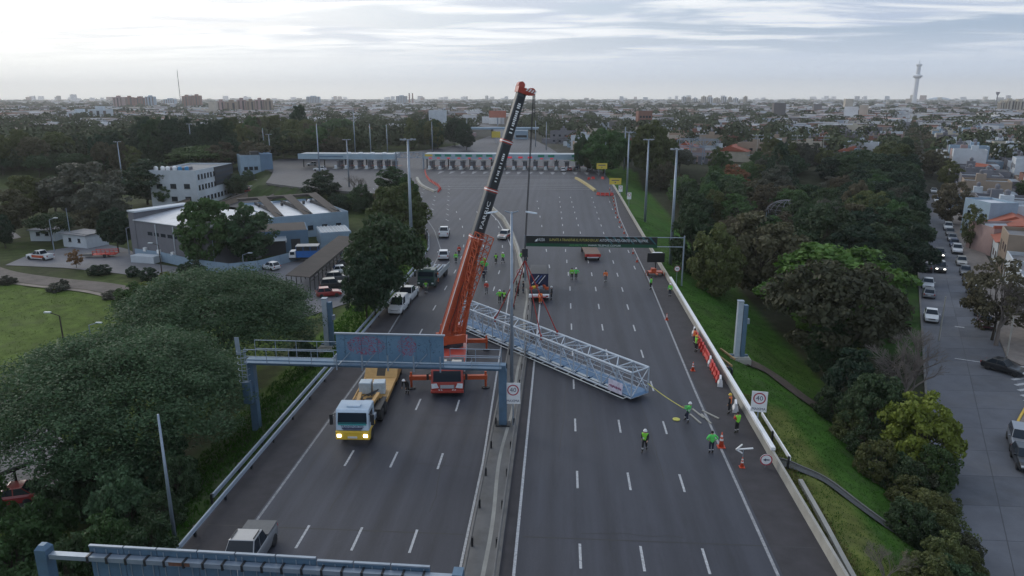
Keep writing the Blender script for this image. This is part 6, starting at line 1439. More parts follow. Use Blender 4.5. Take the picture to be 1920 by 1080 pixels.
POSE = {'stand': {}, 'hips': dict(lelb=(-.42, .08, 1.22), lwri=(-.22, -.02, 1.02), relb=(.42, .08, 1.22), rwri=(.22, -.02, 1.02)),
        'walk': dict(lkne=(-.10, -.16, .52), lank=(-.10, -.20, .10), ltoe=(-.10, -.38, .06), rkne=(.10, .08, .49), rank=(.10, .34, .14), rtoe=(.10, .24, .035), lelb=(-.27, .16, 1.18), lwri=(-.26, .08, .94), relb=(.27, -.08, 1.18), rwri=(.24, -.28, 1.02)),
        'pull': dict(pel=(0, .12, .88), wai=(0, .18, 1.04), che=(0, .26, 1.25), nec=(0, .30, 1.43), hed=(0, .27, 1.53), top=(0, .26, 1.67), lhip=(-.12, .12, .84), rhip=(.12, .12, .84), lkne=(-.16, -.12, .50), lank=(-.18, -.10, .09), ltoe=(-.2, -.28, .035), rkne=(.18, .14, .46), rank=(.2, .30, .09), rtoe=(.22, .14, .035), lsho=(-.2, .24, 1.36), rsho=(.2, .24, 1.36), lelb=(-.22, .0, 1.22), lwri=(-.10, -.26, 1.20), relb=(.22, .04, 1.18), rwri=(.10, -.16, 1.14)),
        'phone': dict(lelb=(-.26, -.10, 1.18), lwri=(-.10, -.28, 1.32), relb=(.26, -.10, 1.18), rwri=(.08, -.28, 1.32)),
        'bend': dict(wai=(0, -.08, 1.08), che=(0, -.26, 1.22), nec=(0, -.40, 1.30), hed=(0, -.47, 1.36), top=(0, -.54, 1.48), lsho=(-.2, -.34, 1.26), rsho=(.2, -.34, 1.26), lelb=(-.24, -.40, .98), lwri=(-.2, -.52, .76), relb=(.24, -.40, .98), rwri=(.2, -.52, .76))}
PM = {k: body_mesh(v) for k, v in POSE.items()}
hm = MB().lathe([(.135, -.02), (.125, .02), (.115, .07), (.08, .12), (.02, .145)], 14).mesh('helmet', HELM, True); br_ = MB().lathe([(.12, -.005), (.155, -.015), (.15, .012), (.12, .01)], 14).mesh('brim', HELM, True)
hr = MB().lathe([(.088, -.06), (.105, 0), (.095, .06), (.05, .1), (.01, .11)], 12).mesh('hair', HAIR, True)
ns = MB().add([(-.016, 0, -.02), (.016, 0, -.02), (0, -.03, -.015), (0, -.004, .03)], [(0, 2, 1), (0, 3, 2), (1, 2, 3)]).mesh('nose', SKIN)
ey = MB().cbox((-.033, 0, 0), (.024, .008, .01)).cbox((.033, 0, 0), (.024, .008, .01)).cbox((0, .004, -.085), (.05, .008, .01)).mesh('face_marks', HAIR)
ear = MB().cbox((-.088, 0, 0), (.018, .03, .05)).cbox((.088, 0, 0), (.018, .03, .05)).mesh('ears', SKIN)
PMAT = {}
def person(px, py, face, pose, top, vest, trousers, head, label, z=0., at=None):
    """face: direction looked at, degrees clockwise from +Y (away from the camera)"""
    x, y = at if at else P(px, py, z); me0, J, mi = PM[pose]; k = (pose, top, vest, trousers)
    if k not in PMAT:
        m2 = me0.copy()
        for m_ in (SKIN, CLO[top], CLO[vest], CLO[trousers], SHOE, BANDM): m2.materials.append(m_)
        m2.polygons.foreach_set('material_index', mi); m2.update(); PMAT[k] = m2
    t_ = thing('person', label, 'person', (x, y, z), PI - R(face)); o = shared('body', PMAT[k], (0, 0, 0), t_)
    hd_ = Vector(J['hed']); tp = Vector(J['top']); 
    if head in ('white', 'yellow'):
        h_ = shared('helmet', hm, tp - Vector((0, 0, .055)), t_); b_ = shared('brim', br_, (0, -.01, 0), h_)
        if head == 'yellow': setm(h_, HELY); setm(b_, HELY)
    else: shared('hair', hr, hd_ + Vector((0, .018, .085)), t_)
    shared('nose', ns, hd_ + Vector((0, -.098, .0)), o); shared('face_marks', ey, hd_ + Vector((0, -.094, .035)), o); shared('ears', ear, hd_ + Vector((0, .0, .015)), o)
    return t_
for a in ((1208, 847, 200, 'walk', 'black', 'lime', 'black', 'white', 'worker in lime vest and white helmet walking alone on the empty lanes'),
          (1286, 790, 300, 'pull', 'limeg', 'limeg', 'navy', 'white', 'worker in lime jacket and white helmet pulling the yellow tag line'),
          (1333, 850, 350, 'hips', 'limeg', 'limeg', 'navy', 'hair', 'bareheaded worker in lime jacket standing hands on hips by the stacked cone'),
          (1367, 776, 300, 'stand', 'black', 'orange', 'black', 'yellow', 'worker in orange vest and yellow helmet beside the lone white barrier'),
          (1381, 812, 330, 'phone', 'red', 'lime', 'black', 'hair', 'person in red and lime vest holding up a camera on the shoulder'),
          (1220, 543, 300, 'stand', 'limeg', 'lime', 'black', 'hair', 'worker in lime vest on the edge line below the message board'),
          (1256, 556, 210, 'stand', 'limeg', 'lime', 'navy', 'white', 'worker in lime vest and helmet beside the right parapet'),
          (1135, 530, 180, 'walk', 'orange', 'orange', 'grey', 'hair', 'worker in orange walking in the middle of the right carriageway'),
          (1072, 525, 170, 'stand', 'lime', 'lime', 'black', 'hair', 'lime vest worker of the pair in the right carriageway, bareheaded'),
          (1080, 525, 190, 'hips', 'limeg', 'limeg', 'black', 'white', 'lime jacket worker of the pair in the right carriageway, with helmet'),
          (1013, 571, 0, 'bend', 'orange', 'orange', 'orange', 'hair', 'worker in orange overalls bending at the white truck bumper'),
          (1034, 562, 270, 'stand', 'black', 'navy', 'black', 'white', 'person in dark clothes and white helmet beside the loader truck'),
          (977, 492, 120, 'stand', 'limeg', 'lime', 'black', 'hair', 'worker in lime beside the median wall under the banner end'),
          (986, 494, 180, 'stand', 'black', 'black', 'black', 'white', 'person in black with white helmet under the crane hook'),
          (945, 570, 150, 'stand', 'black', 'lime', 'black', 'hair', 'worker in lime vest behind the truss, next to the lamp post'),
          (937, 569, 160, 'hips', 'limeg', 'lime', 'black', 'white', 'helmeted worker in lime vest behind the truss, beside a colleague'),
          (971, 556, 60, 'stand', 'black', 'navy', 'black', 'hair', 'person in dark clothing on the median behind the truss'),
          (981, 551, 250, 'stand', 'navy', 'black', 'jean', 'hair', 'person in navy on the median close to the loader truck'),
          (912, 552, 180, 'walk', 'red', 'red', 'grey', 'white', 'worker in red vest and white helmet walking beyond the truss'),
          (907, 527, 200, 'stand', 'navy', 'navy', 'navy', 'hair', 'person in navy standing in front of the lime group behind the boom'),
          (903, 508, 190, 'stand', 'limeg', 'limeg', 'black', 'hair', 'lime jacket worker in the group behind the boom, bareheaded'),
          (911, 511, 170, 'hips', 'limeg', 'limeg', 'jean', 'white', 'lime jacket worker with helmet in the group behind the boom'),
          (908, 502, 220, 'stand', 'lime', 'lime', 'black', 'white', 'yellow-green vest worker with helmet at the back of the group behind the boom'),
          (930, 496, 180, 'walk', 'black', 'lime', 'black', 'hair', 'lime vest worker of the two walking on the far left lanes, bareheaded'),
          (943, 494, 200, 'walk', 'limeg', 'lime', 'navy', 'white', 'lime vest worker of the two walking on the far left lanes, with helmet'),
          (855, 494, 180, 'stand', 'limeg', 'lime', 'black', 'hair', 'lime vest worker left of the boom on the lanes'),
          (891, 505, 160, 'stand', 'grey', 'lime', 'grey', 'hair', 'slim worker in lime vest right beside the boom'),
          (861, 480, 180, 'stand', 'red', 'red', 'black', 'hair', 'person in red jacket partly hidden by the boom'),
          (799, 551, 180, 'stand', 'grey', 'lime', 'grey', 'hair', 'worker in lime vest in front of the green flatbed truck'),
          (821, 531, 200, 'hips', 'orange', 'orange', 'orange', 'hair', 'worker in orange overalls beside the green flatbed truck'),
          (764, 738, 200, 'bend', 'black', 'black', 'black', 'white', 'person in black beside the rear of the low-loader')):
    person(*a)
person(0, 0, 90, 'stand', 'orange', 'orange', 'navy', 'hair', 'worker in orange at the far end of the barrier row', at=(14.2, P(1308, 655)[1] + 1.5))
person(0, 0, 250, 'hips', 'red', 'lime', 'black', 'yellow', 'worker in lime vest and yellow helmet beside the barrier row', at=(14.0, P(1316, 660)[1]))
x, y = bank(1371, 712); person(0, 0, 270, 'bend', 'black', 'navy', 'black', 'hair', 'person in dark clothes behind the parapet near the twin column', z=ground_z(x, y), at=(x, y))

# ------------------------------------------------------------------ buildings
M_w = {n: mat('wall_' + n, c, rough=.85, var=.10, scale=.35, dirt=.28) for n, c in (('white', (.50, .54, .58)), ('paleblue', (.25, .34, .43)), ('grey', (.16, .16, .18)), ('blue', (.115, .19, .28)), ('cream', (.42, .38, .31)), ('pink', (.34, .24, .23)), ('brick', (.20, .09, .065)), ('tan', (.28, .22, .17)), ('brown', (.13, .10, .085)), ('dark', (.035, .038, .045)))}
M_r = {n: mat('roof_' + n, c, rough=rg, var=.18, scale=.4, dirt=.3) for n, c, rg in (('white', (.50, .52, .56), .35), ('grey', (.20, .20, .21), .8), ('tile', (.30, .085, .05), .8), ('tar', (.07, .07, .075), .8), ('zinc', (.30, .34, .38), .4), ('brown', (.062, .052, .047), .92), ('silver', (.52, .56, .62), .3))}
class Box:
    """building block: corner A, front direction u (unit), length lu, depth direction v, lv; base z0, height h"""
    def __init__(s, name, label, A, B, depth, h, wall, roof, z0, group=None, cat='building', parapet=.35, parent=None):
        A = Vector(A[:2]); B = Vector(B[:2]); s.lu = (B - A).length; u = (B - A).normalized(); s.lv = depth; s.h = h
        s.t = thing(name, label, cat, (A.x, A.y, z0), math.atan2(u.y, u.x), group) if parent is None else parent
        MB().box(0, s.lu, 0, depth, -1.0, h).build('wall', wall, s.t); o = .18
        MB().box(o, s.lu - o, o, depth - o, h - .02, h + .05).build('roof', roof, s.t)
        if parapet:
            mb = MB()
            for x0, x1, y0, y1 in ((0, s.lu, 0, o), (0, s.lu, depth - o, depth), (0, o, o, depth - o), (s.lu - o, s.lu, o, depth - o)): mb.box(x0 + .002, x1 - .002, y0 + .002, y1 - .002, h, h + parapet)
            mb.build('parapet', wall, s.t)
    def win(s, face, cols, rows, w=1.2, hh=1.2, z=1.0, dz=3.0, x0=None, x1=None, m=None, nm='window'):
        Ln = s.lu if face in 'fb' else s.lv; a = .8 if x0 is None else x0; b = Ln - .8 if x1 is None else x1; mm = m or M_glass
        for r in range(rows):
            for c in range(cols):
                p = lerp(a, b, (c + .5) / cols); zz_ = z + dz * r
                mb = MB(); fr = MB()
                if face == 'f': mb.box(p - w / 2, p + w / 2, -.03, .02, zz_, zz_ + hh); fr.box(p - w / 2 - .1, p + w / 2 + .1, -.10, .0, zz_ - .12, zz_ - .02)
                elif face == 'r': mb.box(s.lu - .02, s.lu + .03, p - w / 2, p + w / 2, zz_, zz_ + hh); fr.box(s.lu, s.lu + .1, p - w / 2 - .1, p + w / 2 + .1, zz_ - .12, zz_ - .02)
                elif face == 'l': mb.box(-.03, .02, p - w / 2, p + w / 2, zz_, zz_ + hh); fr.box(-.1, 0, p - w / 2 - .1, p + w / 2 + .1, zz_ - .12, zz_ - .02)
                o = mb.build(nm, mm, s.t); fr.build('sill', M_conc, o)
def PP(px, py, z=GZ): return P(px, py, z)
# white office block
c0 = Vector(PP(373, 388)); l0 = Vector(PP(313, 391)); r0 = Vector(PP(440, 367)); vv = (r0 - c0).normalized(); u = Vector((vv.y, -vv.x)); l0 = c0 - u * 13.5
hO = zat(c0.x, c0.y, 323) - GZ; dep = (r0 - c0).length
v = Vector((-u.y, u.x)); ang = math.atan2(v.y, v.x)
ob = Box('office_block', 'white three-storey office block with dark-clad end and rooftop tanks', l0, c0, dep, hO, M_w['white'], M_r['grey'], GZ, parapet=.5)
ob.win('f', 3, 2, 1.7, 1.3, 1.6, 3.6); ob.win('r', 6, 2, 1.1, 1.4, 4.6, 3.0, .8, 12.5); ob.win('r', 10, 1, 1.4, 1.3, 1.2, 3)
MB().box(ob.lu - .3, ob.lu + .25, ob.lv * .48, ob.lv - .0, hO * .48, hO + .35).build('dark_cladding', M_w['dark'], ob.t)
for k in range(3): MB().box(ob.lu + .25, ob.lu + .32, ob.lv * .5, ob.lv - .4, hO * .56 + k * 1.5, hO * .56 + k * 1.5 + .75).build('ribbon_window', mat('smoked_glass', (.07, .08, .10), rough=.15), ob.t)
for k in range(6):
    x_ = 1.2 + 1.75 * k; MB().lathe([(.55, 0), (.6, .9), (.5, 1.25), (.15, 1.4)], 12, Matrix.Translation((x_, 2.0 + .5 * (k % 2), hO + .06))).build('water_tank', M_white if k < 4 else mat('tank_blue', (.04, .22, .42), rough=.4), ob.t)
MB().box(2, 9, 4, 8, hO + .06, hO + .9).build('plant_room', M_w['grey'], ob.t)
# tall blue block
a, b = Vector(PP(455, 346)), Vector(PP(514, 343))
hb = zat(a.x, a.y, 292) - GZ; bb_ = Box('blue_block', 'plain pale blue block with a taller slab beside the car park', a, a.lerp(b, .62), 9, hb * .98, M_w['paleblue'], M_r['grey'], GZ, parapet=.3)
bb_.win('f', 3, 2, 1.3, 1.2, 1.6, 3.4); MB().box(bb_.lu + .01, bb_.lu * 1.62, -.2, 9.5, -1, hb + .4).build('tall_slab', M_w['blue'], bb_.t); MB().box(bb_.lu * .55, bb_.lu * .95, .01, 4, hb * .98 + .1, hb + 1.3).build('stair_head', M_w['dark'], bb_.t)
# warehouse
a, b = Vector(PP(262, 483)), Vector(PP(392, 506)); hw_ = zat(a.x, a.y, 404) - GZ
wb = Box('warehouse', 'grey warehouse with bright white sheet roof and pale downpipes', a, b, 12, hw_ * .88, M_w['grey'], M_r['white'], GZ, parapet=0)
mb = MB(); mb.add([(-.2, -.3, hw_ * .88 + .06), (wb.lu + .2, -.3, hw_ * .88 + .06), (wb.lu + .2, 12.2, hw_ + .4), (-.2, 12.2, hw_ + .4), (-.2, -.3, hw_ * .88 + .2), (wb.lu + .2, -.3, hw_ * .88 + .2), (wb.lu + .2, 12.2, hw_ + .55), (-.2, 12.2, hw_ + .55)], [(3, 2, 1, 0), (4, 5, 6, 7), (0, 1, 5, 4), (1, 2, 6, 5), (2, 3, 7, 6), (3, 0, 4, 7)]); mb.build('sheet_roof', M_r['white'], wb.t)
MB().box(-1.8, .0, -.1, 12, -1, hw_ + .6).build('end_wing', M_w['grey'], wb.t); MB().box(-1.9, .6, -.2, 12.1, hw_ + .6, hw_ + .9).build('wing_coping', M_w['white'], wb.t)
for k in range(3): MB().box(6.2 + 5.2 * k, 6.35 + 5.2 * k, -.14, -.01, 0, hw_ * .86).build('downpipe', M_w['white'], wb.t)
for k in range(8): MB().box(3.6 + 2.0 * k, 5.0 + 2.0 * k, -.03, .02, hw_ * .58, hw_ * .66).build('strip_window', M_glass, wb.t)
for k in range(4): MB().box(2.2 + 4.2 * k, 2.9 + 4.2 * k, -.5, -.02, 1.6, 2.3).build('air_conditioner', M_white, wb.t)
MB().box(3, 9, -.03, .02, .6, 1.3).build('low_window', M_glass, wb.t)
# rear halls with saw-tooth canopies
a, b = Vector(PP(508, 452)), Vector(PP(655, 437)); hs = zat(*PP(595, 443), 428) - GZ + .4
sb = Box('saw_tooth_hall', 'pale blue hall with shiny silver roofs between brown sloping canopies', a, b, 26, 4.6, M_w['paleblue'], M_r['silver'], GZ, parapet=.5)
for k in range(3):
    x_ = sb.lu * (.10 + .36 * k); mb = MB(); mb.slab((x_, .5, 4.75), (x_ + 1.7, .5, 5.0), (x_ + 4.2, 26, 6.6), (x_ + 2.2, 26, 6.3), .2); mb.build('sloping_canopy', M_r['brown'], sb.t)
    MB().box(x_ + 1.2, x_ + 1.6, 1.5, 25, 4.66, 5.3).build('canopy_wall', M_w['dark'], sb.t)
MB().box(-.5, sb.lu + .5, 26.2, 28, 5.6, 6.2).build('back_ridge', M_r['brown'], sb.t)
for k in range(9): o = MB().lathe([(.3, 0), (.35, .5), (.45, .6), (.1, .8)], 10).build('roof_vent', M_white if k % 3 else M_blk, sb.t); o.location = (3 + sb.lu * .1 * k, 20 + (k % 3) * 1.5, 4.65)
sb.win('f', 5, 1, 1.2, 1.0, 1.6)
a, b = Vector(PP(470, 478)), Vector(PP(580, 471)); wg = Box('low_wing', 'blue grey low wing with a dark door facing the yard', a, b, 10, 4.4, M_w['blue'], M_r['brown'], GZ, parapet=0)
MB().box(wg.lu - 3.4, wg.lu - 1.6, -.04, .02, 0, 2.7).build('door', M_w['dark'], wg.t); MB().box(wg.lu - 5.0, wg.lu - 4.2, -.45, -.02, 2.2, 2.9).build('air_conditioner', M_white, wg.t)
mb = MB(); mb.slab((-1, -2.4, 2.9), (wg.lu * .62, -2.4, 2.9), (wg.lu * .62, .0, 3.4), (-1, 0, 3.4), .12); mb.build('lean_to_roof', M_r['zinc'], wg.t); MB().box(-.8, wg.lu * .6, -1.9, -.1, -1, 2.7).build('lean_to_wall', M_w['dark'], wg.t)
a, b = Vector(PP(602, 463)), Vector(PP(660, 459)); sh = Box('zinc_shed', 'small shed with ribbed pale zinc roof by the carport', a, b, 8, 2.9, M_w['paleblue'], M_r['zinc'], GZ, parapet=0)
for k in range(9): MB().box(.2 + sh.lu / 9 * k, .35 + sh.lu / 9 * k, .1, 7.9, 2.96, 3.08).build('roof_rib', M_w['white'], sh.t)
# walls of the back yard
for p, q, lb in (((325, 400), (400, 372), 'dark sloping yard wall beside the office block'), ((475, 400), (530, 372), 'long grey yard wall running towards the car park'), ((415, 395), (465, 376), 'low grey wall in front of the parked cars')):
    a, b = Vector(PP(*p)), Vector(PP(*q)); t_ = thing('yard_wall', lb, 'wall', (a.x, a.y, GZ), math.atan2(b.y - a.y, b.x - a.x)); ln = (b - a).length; MB().box(0, ln, -.12, .12, -1, 2.4).build('wall', M_w['tan'], t_); MB().box(-.05, ln + .05, -.3, .3, 2.4, 2.55).build('coping', M_r['brown'], t_)
# blue panel fence
fp = [PP(*p) for p in ((255, 484), (300, 490), (360, 504), (430, 514), (485, 508), (545, 492), (600, 478), (640, 470))]
t_ = thing('panel_fence', 'pale blue panel fence along the front of the service buildings', 'fence', (fp[0][0], fp[0][1], GZ))
for (ax, ay), (bx2, by2) in zip(fp, fp[1:]):
    ln = math.hypot(bx2 - ax, by2 - ay); n = max(1, int(ln / 2.4))
    for k in range(n):
        o = MB().box(.03, ln / n - .03, -.04, .04, .05, 1.9).build('panel', M_w['paleblue'], t_); o.location = (lerp(ax, bx2, k / n) - fp[0][0], lerp(ay, by2, k / n) - fp[0][1], 0); o.rotation_euler = (0, 0, math.atan2(by2 - ay, bx2 - ax))
# huts, skip
for i, (p, q, h_, lb) in enumerate((((120, 462), (164, 467), 2.7, 'small white hut with flat roof under the trees'), ((166, 466), (188, 462), 2.8, 'grey hut with dark open front beside the white hut'), ((58, 452), (105, 452), 2.3, 'low pale cabin under the dark tree'))):
    a, b = Vector(PP(*p)), Vector(PP(*q)); hb_ = Box('hut', lb, a, b, 5, h_, M_w['white'] if i != 1 else M_w['grey'], M_r['grey'], GZ, parapet=0); hb_.win('f', 2, 1, .8, .8, 1.2) if i != 1 else MB().box(.3, hb_.lu - .3, -.03, .02, 0, 2.2).build('open_front', M_w['dark'], hb_.t)
    MB().box(-.3, hb_.lu + .3, -.5, 5.3, h_ + .06, h_ + .2).build('roof_slab', M_r['grey'], hb_.t)
x, y = PP(275, 492); o = MB().box(-2.6, 2.6, -1, 1, 0, 1.3).build('rubble_skip', M_w['white'], loc=(x, y, GZ + .1)); tag(o, 'long white container beside the blue fence', 'container'); o.rotation_euler = (0, 0, R(-12))
# carport
a, b = Vector(PP(583, 552)), Vector(PP(672, 470)); t_ = thing('carport', 'long brown-roofed carport on a dark steel frame over parked cars', 'carport', (a.x, a.y, GZ), math.atan2(b.y - a.y, b.x - a.x)); ln = (b - a).length
mb = MB(); mb.slab((0, 3.8, 3.0), (0, 0, 2.7), (ln, 0, 2.7), (ln, 3.8, 3.0), -.12); mb.build('roof', M_r['brown'], t_)
MB().bar((0, -.02, 2.6), (ln, -.02, 2.6), .14).build('edge_beam', M_blk, t_); MB().bar((0, -.02, 2.0), (ln, -.02, 2.0), .08).build('lower_beam', M_blk, t_)
for k in range(15):
    x_ = ln * k / 14; MB().bar((x_, 0, -.1), (x_, 0, 2.6), .12).build('post', M_blk, t_); MB().bar((x_, 3.7, -.1), (x_, 3.7, 2.9), .12).build('post', M_blk, t_)
# canopy at the lower left edge
a, b = Vector(PP(-90, 985)), Vector(PP(62, 922)); t_ = thing('carport', 'corrugated canopy with dark edge beam over the dark red car', 'carport', (a.x, a.y, GZ), math.atan2(b.y - a.y, b.x - a.x)); ln = (b - a).length
mb = MB(); mb.slab((0, 5, 3.0), (0, 0, 2.5), (ln, 0, 2.5), (ln, 5, 3.0), -.1); mb.build('roof', M_r['grey'], t_)
for k in range(14): MB().bar((ln * k / 13, 0.1, 2.56), (ln * k / 13, 4.9, 3.05), .07).build('roof_rib', M_r['grey'], t_)
MB().bar((0, -.05, 2.4), (ln, -.05, 2.4), .2).build('edge_beam', M_blk, t_)
for k in range(4): MB().bar((ln * (k + .3) / 4, .1, -.1), (ln * (k + .3) / 4, .1, 2.4), .14).build('post', M_blk, t_)
x, y = P(470, 268, -.3)
rb_ = Box('red_roof_hall', 'long low hall with red tiled roof behind the pines', P(445, 272, -.3), P(515, 270, -.3), 16, 4, M_w['white'], M_r['tile'], -.3, parapet=0); mb = MB(); mb.loft([[Vector((x_, -1, 4)), Vector((x_, 17, 4)), Vector((x_, 8, 8))] for x_ in (-1, rb_.lu + 1)]); mb.build('gable_roof', M_r['tile'], rb_.t)

# ------------------------------------------------------------------ toll plaza
M_can = mat('canopy_panel', (.30, .40, .47), rough=.5, var=.10, scale=.3, dirt=.15); M_sg = mat('lane_sign_green', (.01, .22, .13), rough=.5); M_sr = mat('lane_signal_red', (.55, .04, .06), rough=.5, emit=((1, .05, .08), .25))
def canopy(pxa, pxb, yc, zb_, zt_, label, depth=9.):
    xa_ = P(pxa, 319)[0] * 1.0; xb_ = P(pxb, 319)[0]; t_ = thing('toll_canopy', label, 'canopy', (xa_, yc, 0)); ln = xb_ - xa_; n = max(3, int(ln / 5))
    for k in range(n): MB().box(ln * k / n + .02, ln * (k + 1) / n - .02, -.1, .15, zb_, zt_).build('fascia_panel', M_can, t_)
    MB().box(.1, ln - .1, .16, depth, zb_ + .3, zt_ - .15).build('roof', M_r['zinc'], t_)
    for k in range(int(ln / 8) + 1): MB().tube((min(ln - .3, .4 + 8 * k), depth / 2, 0), (min(ln - .3, .4 + 8 * k), depth / 2, zb_ + .3), .22, n=8).build('column', M_w['dark'], t_)
    return t_, xa_, ln
yc = 263.
tc1, xa1, ln1 = canopy(545, 735, yc, 3.3, 5.25, 'long pale blue toll canopy left of the lattice bridge')
MB().box(8, 17, -.16, -.11, 4.0, 4.5).build('name_strip', M_w['blue'], tc1)
for k in range(5): MB().box(18 + 4.4 * k, 19.2 + 4.4 * k, 1, 3, 5.15, 5.7).build('roof_unit', M_white, tc1)
tc2, xa2, ln2 = canopy(790, 1106, yc, 3.6, 5.45, 'long toll canopy with green lane signs spanning the right-hand lanes')
def lane_sign(px, m_, w=2.3, h_=.75, z_=4.5, par=tc2): x_ = P(px, 319)[0] - xa2; MB().box(x_ - w / 2, x_ + w / 2, -.2, -.11, z_, z_ + h_).build('lane_sign', m_, par)
lane_sign(800, MATS['sign_yellow'], 2.8)
for px in (818, 837, 857, 877, 897, 916, 936, 1014, 1033): lane_sign(px, M_sg)
for px in (1080, 1098): lane_sign(px, M_sg, 3.2)
for px in (955, 975, 993): lane_sign(px, M_sr, 1.6, .6, 4.0)
for px in (803, 819, 838, 858, 878, 898, 918, 1015, 1034): lane_sign(px, M_sr, 1.1, .35, 3.75)
BP = {}
def booth(x, y, label, group):
    if 'b' not in BP:
        t_ = thing('toll_booth', label, 'booth', (x, y, 0), 0, group)
        MB().box(-.75, .75, -1.4, 1.4, .2, 2.5).build('cabin', M_w['grey'], t_); MB().box(-.78, .78, -1.0, 1.0, 1.2, 2.1).build('window', M_glass, t_); MB().box(-.95, .95, -1.7, 1.7, 2.5, 2.68).build('roof', M_w['white'], t_)
        MB().loft([[Vector((-.8, -7, 0)), Vector((.8, -7, 0)), Vector((.8, -7, .2)), Vector((-.8, -7, .2))], [Vector((-.9, 7, 0)), Vector((.9, 7, 0)), Vector((.9, 7, .2)), Vector((-.9, 7, .2))]]).build('island', M_concl, t_)
        MB().lathe([(.55, .2), (.5, 1.1), (.35, 1.3)], 10, Matrix.Translation((0, -5.8, 0))).build('crash_cushion', M_w['white'], t_); MB().bar((.6, -3, .2), (.6, -3, 3.0), .14).build('signal_post', M_blk, t_)
        MB().bar((.7, -2.4, 1.0), (3.2, -2.4, 1.05), .08).build('barrier_arm', M_red, t_)
        BP['b'] = t_; return t_
    return dup(BP['b'], (x, y, 0), 0, label, group)
for k in range(15): booth(P(843 - 40 + 20 * k if k > 1 else 803 + 20 * k, 319)[0], yc + 3.5, 'toll booth on its island under the canopy with green signs', 'toll booths under the green-sign canopy')
for px in (622, 642, 662, 682, 700, 716, 730): booth(P(px, 319)[0], yc + 3.5, 'toll booth on its island under the long pale blue canopy', 'toll booths under the pale blue canopy')
# lattice footbridge between the canopies
xa_, xb_ = P(736, 319)[0], P(789, 319)[0]; t_ = thing('lattice_bridge', 'grey lattice bridge joining the two toll canopies', 'bridge', (xa_, yc, 0)); ln = xb_ - xa_
for y_ in (0, 1.2):
    for z_ in (4.0, 5.9): MB().bar((0, y_, z_), (ln, y_, z_), .14).build('chord', M_galv, t_)
    for k in range(9): MB().bar((ln * k / 9, y_, 4.0 if k % 2 else 5.9), (ln * (k + 1) / 9, y_, 5.9 if k % 2 else 4.0), .1).build('lacing', M_galv, t_)
    for k in (0, 1): MB().bar((ln * k, y_, 0), (ln * k, y_, 5.9), .25).build('leg', M_galv, t_)
MB().box(0, ln, .1, 1.1, 3.9, 3.98).build('deck', M_galv, t_)
# overpass beyond the toll
a, b = Vector(P(872, 262)), Vector(P(962, 258)); t_ = thing('overpass', 'pale blue overpass bridge across the highway beyond the toll', 'bridge', (a.x - 30, a.y + 25, 0), R(2)); MB().box(0, 75, 0, 9, 5.2, 6.4).build('deck', M_w['paleblue'], t_)
for k in range(4): MB().tube((8 + 18 * k, 4.5, -.5), (8 + 18 * k, 4.5, 5.2), .7, n=10).build('pier', M_conc, t_)
o = thing('warning_sign', 'yellow board at the highway bend beyond the toll', 'road sign', (*P(930, 268), 0)); MB().box(-2.5, 2.5, -.1, .1, 3, 6.5).build('panel', MATS['sign_yellow'], o); MB().bar((0, .2, 0), (0, .2, 6), .3).build('post', M_galv, o)

# ------------------------------------------------------------------ houses: one storey or two, flat roofs, some tiled
u_s = Vector((.408, .913)); v_s = Vector((.913, -.408)); rz_s = math.atan2(u_s.y, u_s.x)
PROTO = {}
def house_proto(kind, seed):
    rg = random.Random(seed); t_ = thing('house', 'house', 'house'); h = (3.4, 3.8, 6.6, 7.2, 4.0, 4.2)[kind]; w, d = 9., 16.     # local x along the street (w), y away (d)
    wall = M_w['white']; 
    MB().box(0, w, 0, d * .7, -.6, h).build('wall', wall, t_)
    if kind in (4, 5):
        mb = MB(); mb.loft([[Vector((x_, -.5, h)), Vector((x_, d * .7 + .5, h)), Vector((x_, d * .35, h + 2.1))] for x_ in (-.3, w + .3)]); mb.build('roof', M_r['tile'], t_)
    else:
        MB().box(.2, w - .2, .2, d * .7 - .2, h - .05, h + .05).build('roof', M_r['grey'], t_)
        mb = MB()
        for x0, x1, y0, y1 in ((0, w, 0, .2), (0, w, d * .7 - .2, d * .7), (0, .2, .2, d * .7 - .2), (w - .2, w, .2, d * .7 - .2)): mb.box(x0 + .003, x1 - .003, y0 + .003, y1 - .003, h, h + .7)
        mb.build('parapet', wall, t_); tx_, ty_ = rg.uniform(1.5, w - 2), rg.uniform(3, d * .6)
        MB().box(tx_ - 1.2, tx_ + 1.2, ty_ - 1.2, ty_ + 1.2, h + .05, h + 2.1).build('stair_head', wall, t_); MB().lathe([(.55, 0), (.6, .9), (.2, 1.3)], 10, Matrix.Translation((tx_, ty_, h + 2.1))).build('water_tank', M_w['grey'], t_)
    MB().box(0, w, d * .7 + .01, d, -.6, 2.6).build('rear_annex', wall, t_)
    MB().box(.3, w - .3, d * .7 + .2, d - .2, 2.55, 2.7).build('annex_roof', M_r['zinc'] if kind % 2 else M_r['tar'], t_)
    for f in range(2 if h > 6 else 1):
        for k in range(3): MB().box(1.2 + 2.8 * k, 2.6 + 2.8 * k, -.03, .02, .9 + 3.1 * f if k else .0 + 3.1 * f, 2.2 + 3.1 * f).build('door' if (k == 0 and f == 0) else 'window', M_glass if k else M_w['brown'], t_)
        for k in range(3): MB().box(-.03, .02, 2 + 3.2 * k, 3.2 + 3.2 * k, 1. + 3.1 * f, 2.1 + 3.1 * f).build('window', M_glass, t_)
    return t_
for k in range(6): PROTO[k] = house_proto(k, 30 + k)
rh = random.Random(12); NH = 0
WN = {'white': 'white', 'cream': 'cream', 'grey': 'grey', 'paleblue': 'pale blue', 'pink': 'pink', 'brick': 'brick red', 'tan': 'tan'}
